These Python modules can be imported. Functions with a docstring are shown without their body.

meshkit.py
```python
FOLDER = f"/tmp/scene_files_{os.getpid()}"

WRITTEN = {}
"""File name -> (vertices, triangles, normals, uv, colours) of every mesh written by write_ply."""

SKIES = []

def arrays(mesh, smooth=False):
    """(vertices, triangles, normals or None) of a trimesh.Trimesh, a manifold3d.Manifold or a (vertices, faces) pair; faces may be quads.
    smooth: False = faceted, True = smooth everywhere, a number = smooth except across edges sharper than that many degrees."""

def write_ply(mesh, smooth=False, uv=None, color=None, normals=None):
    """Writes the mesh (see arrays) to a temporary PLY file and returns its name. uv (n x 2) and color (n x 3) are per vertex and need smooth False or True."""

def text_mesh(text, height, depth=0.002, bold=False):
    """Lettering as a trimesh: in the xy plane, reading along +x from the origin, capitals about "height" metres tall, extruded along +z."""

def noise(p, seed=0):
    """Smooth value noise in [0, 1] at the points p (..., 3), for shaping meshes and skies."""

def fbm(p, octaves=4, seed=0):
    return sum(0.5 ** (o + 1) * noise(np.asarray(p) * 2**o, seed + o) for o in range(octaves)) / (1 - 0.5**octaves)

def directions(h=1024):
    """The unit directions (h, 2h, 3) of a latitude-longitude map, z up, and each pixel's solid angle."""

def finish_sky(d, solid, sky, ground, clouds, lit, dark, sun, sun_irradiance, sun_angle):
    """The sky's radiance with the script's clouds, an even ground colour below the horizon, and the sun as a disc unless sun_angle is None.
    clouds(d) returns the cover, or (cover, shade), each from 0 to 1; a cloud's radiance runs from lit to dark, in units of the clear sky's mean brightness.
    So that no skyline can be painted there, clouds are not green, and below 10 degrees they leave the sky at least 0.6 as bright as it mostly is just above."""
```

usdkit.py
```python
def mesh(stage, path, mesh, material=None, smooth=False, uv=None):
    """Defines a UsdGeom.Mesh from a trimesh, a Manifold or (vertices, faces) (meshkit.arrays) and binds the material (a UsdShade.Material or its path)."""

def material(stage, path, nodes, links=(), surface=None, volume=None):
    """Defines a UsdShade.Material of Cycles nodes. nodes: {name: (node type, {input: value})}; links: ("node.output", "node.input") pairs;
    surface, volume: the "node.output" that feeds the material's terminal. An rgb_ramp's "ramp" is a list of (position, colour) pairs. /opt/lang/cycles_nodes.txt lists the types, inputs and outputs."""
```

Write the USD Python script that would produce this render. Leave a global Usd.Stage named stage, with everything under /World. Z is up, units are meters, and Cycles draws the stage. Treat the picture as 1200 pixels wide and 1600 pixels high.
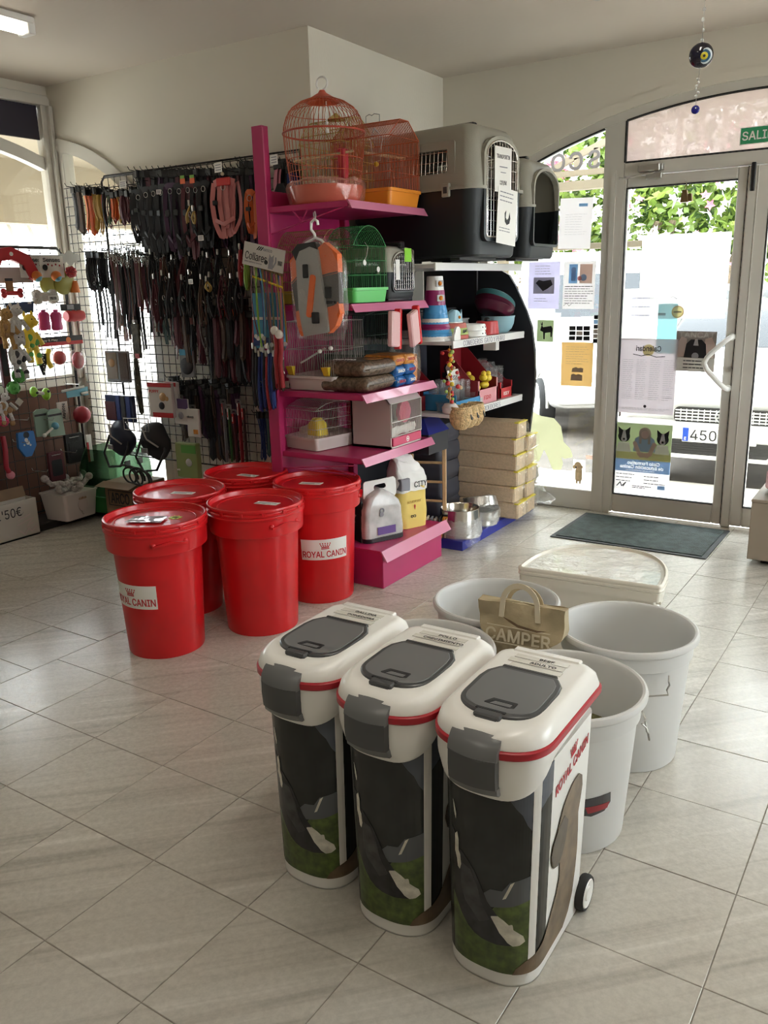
import math, random
import numpy as np, trimesh
import manifold3d as m3
import shapely.geometry as sg, shapely.affinity as sa
from shapely.ops import unary_union
import usdkit, meshkit
from pxr import Usd, UsdGeom, UsdLux, UsdShade, Gf, Sdf, Vt

rng = random.Random(7)
PI = math.pi
stage = Usd.Stage.CreateInMemory()
UsdGeom.SetStageUpAxis(stage, 'Z'); UsdGeom.SetStageMetersPerUnit(stage, 1.0)
UsdGeom.Xform.Define(stage, '/World'); UsdGeom.Scope.Define(stage, '/World/Looks')

# ---- camera: x runs along the door wall, y towards it, z up -------------------
EYE = np.array([0, 0, 1.4487])
FWD = np.array([-0.52592583, 0.80985476, -0.25987939]); RGT = np.array([0.8420862, 0.53875108, -0.02526079])
UP = np.cross(RGT, FWD)
cam = UsdGeom.Camera.Define(stage, '/World/camera')
m = np.eye(4); m[0, :3], m[1, :3], m[2, :3], m[3, :3] = RGT, UP, -FWD, EYE
UsdGeom.Xformable(cam).AddTransformOp().Set(Gf.Matrix4d(*m.ravel().tolist()))
cam.CreateHorizontalApertureAttr(24.0); cam.CreateVerticalApertureAttr(32.0)
cam.CreateFocalLengthAttr(24.0 * 1307.8 / 1200); cam.CreateClippingRangeAttr(Gf.Vec2f(0.05, 500))
cam.CreateFStopAttr(0.0)
cam.CreateExposureAttr(0.72)

# ---- daylight: hazy bright sky and a high sun over the street ------------------
dome = UsdLux.DomeLight.Define(stage, '/World/sky_light')
dome.CreateColorAttr(Gf.Vec3f(0.90, 0.95, 1.0)); dome.CreateIntensityAttr(2.3)
sun = UsdLux.DistantLight.Define(stage, '/World/sun_light')
sun.CreateColorAttr(Gf.Vec3f(1.0, 0.93, 0.82)); sun.CreateIntensityAttr(8.0); sun.CreateAngleAttr(1.0)
def aim(prim, d):   # a light shines down its own -z
    z = -np.array(d, float); z /= np.linalg.norm(z); x = np.cross([0, 1, 0.01], z); x /= np.linalg.norm(x); y = np.cross(z, x)
    q = np.eye(4); q[0, :3], q[1, :3], q[2, :3] = x, y, z
    UsdGeom.Xformable(prim).AddTransformOp().Set(Gf.Matrix4d(*q.ravel().tolist()))
aim(sun, (-0.42, -0.16, -1.0))
LAMP = 11.0      # brightness of the shop's fluorescent tubes

# ---- helpers -------------------------------------------------------------------
used = {}
def numbered(path):
    n = used.get(path, -1) + 1; used[path] = n
    return path if n == 0 else '%s_%03d' % (path, n)
def thing(name, label, cat, loc=(0, 0, 0), rz=0, group=None, rx=0, ry=0, kind=None):
    x = UsdGeom.Xform.Define(stage, numbered('/World/' + name))
    x.AddTranslateOp().Set(Gf.Vec3d(*map(float, loc)))
    if rz or rx or ry: x.AddRotateXYZOp().Set(Gf.Vec3f(rx, ry, rz))
    return tag(x.GetPrim(), label, cat, group, kind)
def tag(p, label=None, cat=None, group=None, kind=None):
    for k, v in (('label', label), ('category', cat), ('group', group), ('kind', kind)):
        if v: p.SetCustomDataByKey(k, v)
    return p
def part(t, name, mesh, mat, smooth=35, label=None, kind=None):
    if isinstance(mesh, list): mesh = join(mesh)
    p = usdkit.mesh(stage, numbered(str(t.GetPath()) + '/' + name), mesh, M[mat] if isinstance(mat, str) else mat, smooth=smooth).GetPrim()
    return tag(p, label, kind=kind)
def solo(name, mesh, mat, label=None, cat=None, group=None, kind=None, smooth=35):
    if isinstance(mesh, list): mesh = join(mesh)
    p = usdkit.mesh(stage, numbered('/World/' + name), mesh, M[mat] if isinstance(mat, str) else mat, smooth=smooth).GetPrim()
    return tag(p, label, cat, group, kind)
def xf(t, loc=(0, 0, 0), rz=0, rx=0, ry=0, s=None):   # set a copy's place
    pass
def dup(src, loc, rz=0, label=None, group=None, rx=0, ry=0, scale=None):
    was = src.GetCustomData()
    base = str(src.GetPath())
    nm = base.rsplit('_', 1)[0] if base[-4] == '_' and base[-3:].isdigit() else base
    x = UsdGeom.Xform.Define(stage, numbered(nm))
    x.AddTranslateOp().Set(Gf.Vec3d(*map(float, loc)))
    x.AddRotateXYZOp().Set(Gf.Vec3f(rx, ry, rz))
    if scale: x.AddScaleOp().Set(Gf.Vec3f(*scale))
    p = x.GetPrim(); tag(p, label or was.get('label'), was['category'], group or was.get('group'))
    p.GetReferences().AddInternalReference(src.GetPath()); p.SetInstanceable(True)
    return p
def T(v): return trimesh.transformations.translation_matrix(v)
def rot(mesh, deg, ax=(0, 0, 1), pt=None):
    mesh.apply_transform(trimesh.transformations.rotation_matrix(math.radians(deg), ax, pt)); return mesh
def mv(mesh, x=0, y=0, z=0): mesh.apply_translation((x, y, z)); return mesh
def join(ms):
    ms = [a for a in ms if a is not None and len(a.faces)]
    return trimesh.util.concatenate(ms)
def box(c, s, b=0.0):
    """Box of centre c and size s, chamfered by b."""
    h = np.array(s, float) / 2; c = np.array(c, float)
    if b <= 0 or b > h.min() * 0.95:
        bm = trimesh.creation.box(extents=s); bm.apply_translation(c); return bm
    pts = [c + np.array([sx, sy, sz]) * (h - b * (np.arange(3) != k)) for sx in (-1, 1) for sy in (-1, 1) for sz in (-1, 1) for k in range(3)]
    return trimesh.convex.convex_hull(np.array(pts))
def bx(x0, x1, y0, y1, z0, z1, b=0.0): return box(((x0 + x1) / 2, (y0 + y1) / 2, (z0 + z1) / 2), (x1 - x0, y1 - y0, z1 - z0), b)
def frames(P, closed):
    P = np.asarray(P, float); n = len(P)
    t = (np.roll(P, -1, 0) - np.roll(P, 1, 0)) if closed else np.gradient(P, axis=0)
    t /= np.maximum(np.linalg.norm(t, axis=1, keepdims=True), 1e-12)
    a = np.array([0, 0, 1.0]) if abs(t[0][2]) < 0.9 else np.array([1.0, 0, 0])
    u = np.cross(t[0], a); u /= np.linalg.norm(u); U = [u]
    for i in range(1, n):
        u = U[-1] - t[i] * (U[-1] @ t[i]); u /= max(np.linalg.norm(u), 1e-9); U.append(u)
    U = np.array(U); return t, U, np.cross(t, U)
def sweep(P, prof, closed=False):
    """Sweeps the closed 2D profile prof (k x 2) along P."""
    P = np.asarray(P, float); t, U, W = frames(P, closed); n, k = len(P), len(prof); prof = np.asarray(prof, float)
    V = (P[:, None] + U[:, None] * prof[None, :, :1] + W[:, None] * prof[None, :, 1:]).reshape(-1, 3)
    F = []
    for i in range(n if closed else n - 1):
        j = (i + 1) % n
        for q in range(k):
            r = (q + 1) % k; F += [[i * k + q, j * k + q, j * k + r], [i * k + q, j * k + r, i * k + r]]
    if not closed:
        F += [[0, q, q + 1] for q in range(1, k - 1)] + [[(n - 1) * k, (n - 1) * k + q + 1, (n - 1) * k + q] for q in range(1, k - 1)]
    mm = trimesh.Trimesh(V, np.array(F)[:, ::-1], process=False)
    if not closed and mm.volume < 0: mm.invert()
    return mm
def ring2(r, n=8, ry=None): a = np.arange(n) * 2 * PI / n; return np.c_[r * np.cos(a), (ry or r) * np.sin(a)]
def tube(P, r, n=6, closed=False): return sweep(P, ring2(r, n), closed)
def rod(a, b, r, n=6): return tube([a, b], r, n)
def ribbon(P, w, th, nrm=(0, 1, 0)):
    """Flat strap along P: w wide, th thick, the flat side facing nrm."""
    P = np.asarray(P, float); t = np.gradient(P, axis=0); t /= np.maximum(np.linalg.norm(t, axis=1, keepdims=True), 1e-9)
    nr = np.array(nrm, float); nr = nr[None] - t * (t @ nr)[:, None]; nr /= np.maximum(np.linalg.norm(nr, axis=1, keepdims=True), 1e-9)
    s = np.cross(t, nr); q = np.array([[-w / 2, -th / 2], [w / 2, -th / 2], [w / 2, th / 2], [-w / 2, th / 2]])
    V = (P[:, None] + s[:, None] * q[None, :, :1] + nr[:, None] * q[None, :, 1:]).reshape(-1, 3); n = len(P); F = []
    for i in range(n - 1):
        for a in range(4):
            b = (a + 1) % 4; F += [[i * 4 + a, i * 4 + b, i * 4 + 4 + b], [i * 4 + a, i * 4 + 4 + b, i * 4 + 4 + a]]
    F += [[0, 2, 1], [0, 3, 2], [n * 4 - 4, n * 4 - 3, n * 4 - 2], [n * 4 - 4, n * 4 - 2, n * 4 - 1]]
    mm = trimesh.Trimesh(V, np.array(F), process=False)
    if mm.volume < 0: mm.invert()
    return mm
def lathe(prof, n=48, sx=1, sy=1):
    """Turns (r, z) points about z; the profile may be open."""
    prof = np.asarray(prof, float); k = len(prof); a = np.arange(n) * 2 * PI / n
    V = np.stack([prof[None, :, 0] * np.cos(a)[:, None] * sx, prof[None, :, 0] * np.sin(a)[:, None] * sy, np.repeat(prof[None, :, 1], n, 0)], -1).reshape(-1, 3); F = []
    for i in range(n):
        j = (i + 1) % n
        for q in range(k - 1):
            A, B, C, D = i * k + q, j * k + q, j * k + q + 1, i * k + q + 1
            if prof[q, 0] > 1e-6: F.append([A, B, C])
            if prof[q + 1, 0] > 1e-6: F.append([A, C, D])
    mm = trimesh.Trimesh(V, np.array(F), process=False); return mm
def extr(poly, h, z0=0.0):
    """Extrudes a shapely polygon (or points) from z0 by h."""
    if not hasattr(poly, 'geom_type'): poly = sg.Polygon(poly)
    gs = getattr(poly, 'geoms', [poly])
    mm = join([trimesh.creation.extrude_polygon(g, h, engine='earcut') for g in gs if g.area > 1e-9]); mm.apply_translation((0, 0, z0)); return mm
def to_xz(mm):   # (x, y, z) drawn in the xy plane -> stands up in xz facing -y
    mm.apply_transform(np.array([[1, 0, 0, 0], [0, 0, -1, 0], [0, 1, 0, 0], [0, 0, 0, 1.0]])); return mm
def to_yz(mm):   # drawn in xy -> stands in yz facing +x (drawn x runs along +y)
    mm.apply_transform(np.array([[0, 0, 1, 0], [1, 0, 0, 0], [0, 1, 0, 0], [0, 0, 0, 1.0]])); return mm
def hull(pts): return trimesh.convex.convex_hull(np.asarray(pts, float))
def ball(c, r, sub=2, s=(1, 1, 1)):
    b = trimesh.creation.icosphere(sub, r); b.apply_scale(s); b.apply_translation(c); return b
def rrect(w, h, r, n=6, cx=0, cy=0):
    return sg.box(cx - w / 2 + r, cy - h / 2 + r, cx + w / 2 - r, cy + h / 2 - r).buffer(r, quad_segs=n)
def loft(sections, cap=True):
    """Joins closed rings of equal length (list of n x 3)."""
    S = [np.asarray(s, float) for s in sections]; k = len(S[0]); V = np.vstack(S); F = []
    for i in range(len(S) - 1):
        for q in range(k):
            r = (q + 1) % k; F += [[i * k + q, i * k + r, i * k + k + r], [i * k + q, i * k + k + r, i * k + k + q]]
    if cap:
        V = np.vstack([V, S[0].mean(0), S[-1].mean(0)]); a, b = len(V) - 2, len(V) - 1; o = (len(S) - 1) * k
        F += [[a, (q + 1) % k, q] for q in range(k)] + [[b, o + q, o + (q + 1) % k] for q in range(k)]
    mm = trimesh.Trimesh(V, np.array(F), process=False)
    if mm.volume < 0: mm.invert()
    return mm
def cut(poly, step, ax=0):
    """Cuts a polygon into strips so that it can be bent."""
    lo, hi = poly.bounds[ax], poly.bounds[ax + 2]; n = max(1, int(math.ceil((hi - lo) / step))); out = []
    for i in range(n):
        a, b = lo + (hi - lo) * i / n, lo + (hi - lo) * (i + 1) / n
        g = poly.intersection(sg.box(a, -99, b, 99) if ax == 0 else sg.box(-99, a, 99, b))
        out += [q for q in getattr(g, 'geoms', [g]) if q.geom_type == 'Polygon' and q.area > 1e-10]
    return out
def decal(poly, fn, step=0.01, th=0.0006, off=0.0004):
    """Print on a curved face: fn(s, z, d) -> point at height d over the face."""
    out = []
    for g in cut(poly, step):
        mm = trimesh.creation.extrude_polygon(g, th, engine='earcut'); v = mm.vertices
        mm.vertices = fn(v[:, 0], v[:, 1], v[:, 2] + off); out.append(mm)
    return join(out)
def text(s, h, depth=0.0006, bold=False, center=True, squash=1.0):
    mm = meshkit.text_mesh(s, h, depth, bold); mm.apply_scale((squash, 1, 1))
    if center: mm.apply_translation((-mm.bounds[:, 0].mean(), -h / 2, 0))
    return mm
def fit(s, w, h, depth=0.0006, bold=False):
    mm = text(s, h, depth, bold); mm.apply_scale((w / (mm.bounds[1][0] - mm.bounds[0][0]), 1, 1)); return mm
def text_shape(s, w, h, u=0, v=0, flip=False, bold=True):
    mm = fit(s, w, h, .001, bold); t = mm.vertices[mm.faces[mm.face_normals[:, 2] > .5]][:, :, :2]
    return sa.translate(sa.scale(unary_union([sg.Polygon(q).buffer(1e-5) for q in t]), -1 if flip else 1, 1, origin=(0, 0)), u, v)
def text_on(s, h, fn, s0, z0, bold=False, squash=1.0, th=0.0006, off=0.0012):
    mm = text(s, h, th, bold, True, squash); mm = mm.subdivide() if len(mm.faces) < 3000 else mm; v = mm.vertices
    mm.vertices = fn(v[:, 0] + s0, v[:, 1] + z0, v[:, 2] + off); return mm
def crumple(mm, amp, freq, seed=0):
    v = np.array(mm.vertices); d = np.stack([meshkit.fbm(v * freq + 11.3 * k, 3, seed + k) - 0.5 for k in range(3)], -1); mm.vertices = v + d * 2 * amp; return mm
# ---- materials -----------------------------------------------------------------
M = {}
def mat(name, color, rough=0.5, metal=0, spec=0.5, coat=0, trans=0, noise=None, bump=None, sss=0, alpha=1, ior=1.5, sheen=0):
    """Plain surface; noise=(scale, amount) varies its tone, bump=(scale, height) its relief."""
    n = {'p': ('principled_bsdf', {'base_color': color, 'roughness': rough, 'metallic': metal, 'specular_ior_level': spec, 'coat_weight': coat, 'transmission_weight': trans, 'ior': ior, 'alpha': alpha, 'sheen_weight': sheen})}
    if sss: n['p'][1].update(subsurface_weight=sss, subsurface_scale=0.01, subsurface_radius=(1, 1, 1))
    L = []
    if noise or bump: n['tc'] = ('texture_coordinate', {})
    if noise:
        sc, am = noise; c = np.array(color, float)
        n['nz'] = ('noise_texture', {'scale': sc, 'detail': 4.0}); n['rp'] = ('rgb_ramp', {'ramp': [(0.3, tuple(c * (1 - am))), (0.7, tuple(np.minimum(c * (1 + am), 1)))]})
        L += [('tc.object', 'nz.vector'), ('nz.fac', 'rp.fac'), ('rp.color', 'p.base_color')]
    if bump:
        n['bn'] = ('noise_texture', {'scale': bump[0], 'detail': 3.0}); n['bu'] = ('bump', {'strength': 1.0, 'distance': bump[1]})
        L += [('tc.object', 'bn.vector'), ('bn.fac', 'bu.height'), ('bu.normal', 'p.normal')]
    M[name] = usdkit.material(stage, '/World/Looks/' + name, n, L, surface='p.BSDF'); return M[name]
def paper(name, color, tr=0.5):
    M[name] = usdkit.material(stage, '/World/Looks/' + name, {'d': ('diffuse_bsdf', {'color': color}), 't': ('translucent_bsdf', {'color': color}), 'm': ('mix_closure', {'fac': tr})},
        [('d.BSDF', 'm.closure1'), ('t.BSDF', 'm.closure2')], surface='m.closure')
def pane(name, tint, gloss=0.03, haze=0.0, hazecol=(1, 1, 1), ior=1.5):
    """Clear sheet: see-through with a mirror sheen by angle, haze of it milky."""
    n = {'t': ('transparent_bsdf', {'color': tint}), 'g': ('glossy_bsdf', {'color': (1, 1, 1), 'roughness': gloss}), 'f': ('layer_weight', {'blend': 0.5}), 'fp': ('math', {'math_type': 'power', 'value2': 5.0}), 'fm': ('math', {'math_type': 'multiply_add', 'value2': 0.75, 'value3': 0.04}), 'm': ('mix_closure', {})}
    L = [('f.facing', 'fp.value1'), ('fp.value', 'fm.value1'), ('fm.value', 'm.fac'), ('t.BSDF', 'm.closure1'), ('g.BSDF', 'm.closure2')]; out = 'm.closure'
    if haze:
        n['d'] = ('diffuse_bsdf', {'color': hazecol}); n['h'] = ('mix_closure', {'fac': haze}); L += [('m.closure', 'h.closure1'), ('d.BSDF', 'h.closure2')]; out = 'h.closure'
    M[name] = usdkit.material(stage, '/World/Looks/' + name, n, L, surface=out)
def glow(name, color, strength):
    M[name] = usdkit.material(stage, '/World/Looks/' + name, {'e': ('emission', {'color': color, 'strength': strength})}, surface='e.emission')

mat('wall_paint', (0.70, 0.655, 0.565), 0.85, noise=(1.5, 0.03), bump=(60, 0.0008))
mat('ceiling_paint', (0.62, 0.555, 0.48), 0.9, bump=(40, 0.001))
mat('grout', (0.30, 0.27, 0.23), 0.8)
mat('white_aluminium', (0.58, 0.555, 0.50), 0.35, noise=(3, 0.04))
mat('white_plastic', (0.87, 0.862, 0.83), 0.26, noise=(6, 0.02))
M['tub_plastic'] = usdkit.material(stage, '/World/Looks/tub_plastic', {'p': ('principled_bsdf', {'base_color': (.765, .76, .74), 'roughness': .36}), 't': ('translucent_bsdf', {'color': (.74, .75, .74)}), 'm': ('mix_closure', {'fac': .16})}, [('p.BSDF', 'm.closure1'), ('t.BSDF', 'm.closure2')], surface='m.closure')
mat('ivory_plastic', (0.82, 0.78, 0.68), 0.25)
mat('red_plastic', (0.62, 0.010, 0.014), 0.32, noise=(9, 0.06), coat=0.1)
mat('red_band', (0.44, 0.016, 0.03), 0.35)
mat('red_print', (0.52, 0.035, 0.045), 0.5)
mat('grey_plastic', (0.075, 0.078, 0.082), 0.3)
mat('grey_plastic_light', (0.17, 0.175, 0.18), 0.28)
mat('dark_gap', (0.02, 0.02, 0.022), 0.6)
mat('label_white', (0.82, 0.80, 0.76), 0.45)
mat('tape_clear', (0.74, 0.72, 0.66), 0.18)
mat('ink', (0.02, 0.02, 0.025), 0.6)
mat('ink_grey', (0.25, 0.25, 0.28), 0.6)
mat('steel', (0.72, 0.70, 0.66), 0.16, metal=1)
mat('steel_dull', (0.50, 0.49, 0.46), 0.38, metal=1)
mat('zinc_wire', (0.42, 0.41, 0.38), 0.4, metal=0.8)
mat('black_plastic', (0.012, 0.012, 0.013), 0.4)
mat('black_steel', (0.015, 0.014, 0.014), 0.45)
mat('black_rubber', (0.02, 0.02, 0.02), 0.7)
mat('pink_steel', (0.46, 0.024, 0.125), 0.35, noise=(4, 0.05))
mat('pink_strip', (0.64, 0.20, 0.33), 0.25, coat=.4)
mat('blue_steel', (0.02, 0.03, 0.28), 0.35)
mat('grass_print', (0.070, 0.105, 0.022), 0.3, noise=(45, 0.5))
mat('night_print', (0.010, 0.013, 0.012), 0.22, noise=(12, 0.5))
mat('dusk_print', (0.085, 0.10, 0.13), 0.22, noise=(9, 0.25))
mat('dog_black', (0.016, 0.017, 0.019), 0.22, noise=(30, 0.6))
mat('dog_grey', (0.034, 0.036, 0.038), 0.22, noise=(35, 0.5))
mat('dog_white', (0.62, 0.60, 0.52), 0.25, noise=(40, 0.25))
mat('dog_brown', (0.155, 0.105, 0.062), 0.25, noise=(22, 0.35))
mat('dog_brown_dark', (0.075, 0.058, 0.042), 0.25, noise=(22, 0.4))
mat('stone_print', (0.10, 0.11, 0.12), 0.25)
mat('kraft', (0.50, 0.41, 0.26), 0.7, noise=(14, 0.12), bump=(25, 0.004))
mat('kraft_print', (0.70, 0.62, 0.46), 0.7)
mat('kraft_tear', (0.17, 0.11, 0.06), 0.8)
pane('window_glass', (0.97, 0.985, 0.975))
M['frosted_film'] = usdkit.material(stage, '/World/Looks/frosted_film', {'t': ('translucent_bsdf', {'color': (.46, .395, .375)}), 'c': ('transparent_bsdf', {'color': (.95, .93, .90)}), 'm': ('mix_closure', {'fac': .28})}, [('t.BSDF', 'm.closure1'), ('c.BSDF', 'm.closure2')], surface='m.closure')
pane('clear_bag', (0.93, 0.93, 0.93), 0.12, 0.06)
pane('clear_plastic', (0.90, 0.91, 0.92), 0.06, 0.05)
glow('tube_light_old', (1.0, 0.94, 0.80), 4.0)
glow('tube_light', (1.0, 0.95, 0.85), LAMP)
# floor tile: pale greige with soft veins running across the tiles at 45 degrees
def tile_mat(name, c0, c1, c2):
    M[name] = usdkit.material(stage, '/World/Looks/' + name, {
        'g': ('geometry', {}), 'o': ('object_info', {}), 'mp': ('mapping', {'rotation': (0, 0, -PI / 4)}), 'ms': ('mapping', {'scale': (0.9, 21.0, 1.0)}),
        'n1': ('noise_texture', {'scale': 1.0, 'detail': 3.0, 'roughness': 0.6, 'dimensions': '4D'}), 'r1': ('rgb_ramp', {'ramp': [(0.30, c0), (0.47, c1), (0.56, c1), (0.68, c2)]}),
        'w': ('math', {'math_type': 'multiply', 'value2': 37.0}), 'n2': ('noise_texture', {'scale': 55.0, 'detail': 5.0, 'roughness': 0.7}), 'r2': ('rgb_ramp', {'ramp': [(0.35, (0.90, 0.90, 0.90)), (0.6, (1, 1, 1))]}),
        'mx': ('mix_color', {'blend_type': 'multiply', 'fac': 1.0}), 'rr': ('map_range', {'from_min': 0.3, 'from_max': 0.7, 'to_min': 0.17, 'to_max': 0.30}), 'n3': ('noise_texture', {'scale': 120.0, 'detail': 2.0}), 'b': ('bump', {'distance': 0.0005, 'strength': 0.5}),
        'p': ('principled_bsdf', {'specular_ior_level': 0.5})},
        [('g.position', 'mp.vector'), ('mp.vector', 'ms.vector'), ('ms.vector', 'n1.vector'), ('o.random', 'w.value1'), ('w.value', 'n1.w'), ('n1.fac', 'r1.fac'), ('g.position', 'n2.vector'), ('n2.fac', 'r2.fac'),
         ('r1.color', 'mx.a'), ('r2.color', 'mx.b'), ('mx.result', 'p.base_color'), ('n2.fac', 'rr.value'), ('rr.result', 'p.roughness'), ('g.position', 'n3.vector'), ('n3.fac', 'b.height'), ('b.normal', 'p.normal')], surface='p.BSDF')
tile_mat('floor_tile', (0.43, 0.40, 0.35), (0.57, 0.54, 0.48), (0.68, 0.65, 0.59))
# ---- the room ------------------------------------------------------------------
XL, XR, YB, YD, ZC = -4.90, 2.3, -3.4, 5.155, 2.72
XC, YA = -2.815, 3.75          # the corner block left of the door
def px_of(p):
    d = np.asarray(p, float) - EYE; w = d @ FWD
    return 600 + 1307.8 * (d @ RGT) / w, 800 - 1307.8 * (d @ UP) / w, w
fl = UsdGeom.Xform.Define(stage, '/World/floor').GetPrim(); tag(fl, 'pale veined floor tiles laid wall to wall', 'floor', kind='structure')
part(fl, 'grout_bed', bx(XL, XR, YB, YD + .05, -0.12, -0.0025), 'grout')
th = math.radians(-0.737); tu = 0.33 * np.array([math.cos(th), math.sin(th)]); tv = 0.33 * np.array([-math.sin(th), math.cos(th)]); to = np.array([-2.5565, 1.2638])
room = sg.Polygon([(XL, YB), (XR, YB), (XR, YD + .05), (XC, YD), (XC, YA), (XL, YA)])
rest = []
for i in range(-14, 16):
    for j in range(-18, 16):
        sh = 0.64 if i < -1 else 0.0
        c = [to + tu * (i + a) + tv * (j + b + sh) for a, b in ((0, 0), (1, 0), (1, 1), (0, 1))]
        poly = sg.Polygon(c).buffer(-0.0012, join_style=2)
        if not poly.intersects(room): continue
        poly = poly.intersection(room)
        if poly.geom_type != 'Polygon' or poly.area < 1e-3: continue
        o = np.array(poly.exterior.coords)[:-1]; q = np.array(poly.buffer(-0.0012, join_style=2).exterior.coords)[:-1]
        dz = rng.uniform(-0.0005, 0.0005)
        mm = hull(np.vstack([np.c_[o, np.full(len(o), -0.009)], np.c_[o, np.full(len(o), -0.001 + dz)], np.c_[q, np.full(len(q), dz)]]))
        vis = any((lambda P: P[2] > 0.2 and -25 < P[0] < 1225 and 700 < P[1] < 1660)(px_of((x, y, 0))) for x, y in list(o) + [o.mean(0)])
        if vis: part(fl, 'tile', mm, 'floor_tile', smooth=False)
        else: rest.append(mm)
part(fl, 'tile_field', rest, 'floor_tile', smooth=False, kind='stuff')
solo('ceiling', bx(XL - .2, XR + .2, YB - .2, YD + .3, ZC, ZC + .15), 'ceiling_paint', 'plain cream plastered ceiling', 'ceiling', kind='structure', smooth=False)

# arch over the entrance: centre x -0.91, crown 2.465
AX, AR, AZ = -0.91, 3.35, 2.465
def arc_z(x, dr=0.0): return AZ - AR + math.sqrt((AR + dr) ** 2 - (x - AX) ** 2)
def arch_poly(x0, x1, z0, dr=0.0, n=28):
    xs = np.linspace(x0, x1, n); return sg.Polygon([(x0, z0)] + [(x, arc_z(x, dr)) for x in xs] + [(x1, z0)])
OX0, OX1 = -2.56, 0.74
def plate_xz(poly, y0, th):      # polygon in x,z -> slab from y0 to y0+th
    mm = to_xz(extr(poly, th)); mm.apply_translation((0, y0 + th, 0)); return mm
wd = sg.box(XC, -0.05, XR, ZC).difference(arch_poly(OX0, OX1, -0.1))
solo('wall_front', plate_xz(wd, YD, 0.22), 'wall_paint', 'cream wall arched over the glazed entrance', 'wall', kind='structure', smooth=False)
solo('wall_return', bx(XC - .12, XC, YA + .12, YD, -0.05, ZC), 'wall_paint', 'cream wall behind the pet carriers', 'wall', kind='structure', smooth=False)
# left back wall with its arched window
BX, BR, BZ = -5.05, 1.28, 2.425
def barc(x, dr=0): return BZ - BR + math.sqrt(max((BR + dr) ** 2 - (x - BX) ** 2, 0))
bxs = np.linspace(-4.86, -4.06, 20)
bop = sg.Polygon([(-4.86, 0.12)] + [(x, barc(x)) for x in bxs] + [(-4.06, 0.12)])
solo('wall_back', plate_xz(sg.box(XL, -0.05, XC, ZC).difference(bop), YA, 0.12), 'wall_paint', 'cream wall behind the grid of collars', 'wall', kind='structure', smooth=False)
wn = thing('window_1', 'arched window behind the left end of the collar grid', 'window', kind='structure')
rim = sg.Polygon([(x, barc(x, .0)) for x in bxs] + [(x, barc(x, -.075)) for x in bxs[::-1]])
part(wn, 'arch_frame', plate_xz(rim.intersection(sg.box(-4.86, 0, -4.06, 3)), YA - .02, .1), 'white_aluminium')
part(wn, 'frame_post', [bx(-4.86, -4.80, YA - .01, YA + .07, .12, 2.36, .004), bx(-4.14, -4.06, YA, YA + .07, .12, 1.72, .004), bx(-4.86, -4.06, YA, YA + .07, .12, .2, .004)], 'white_aluminium')
part(wn, 'pane', bx(-4.81, -4.10, YA + .03, YA + .036, .18, 2.33), 'window_glass')
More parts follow.
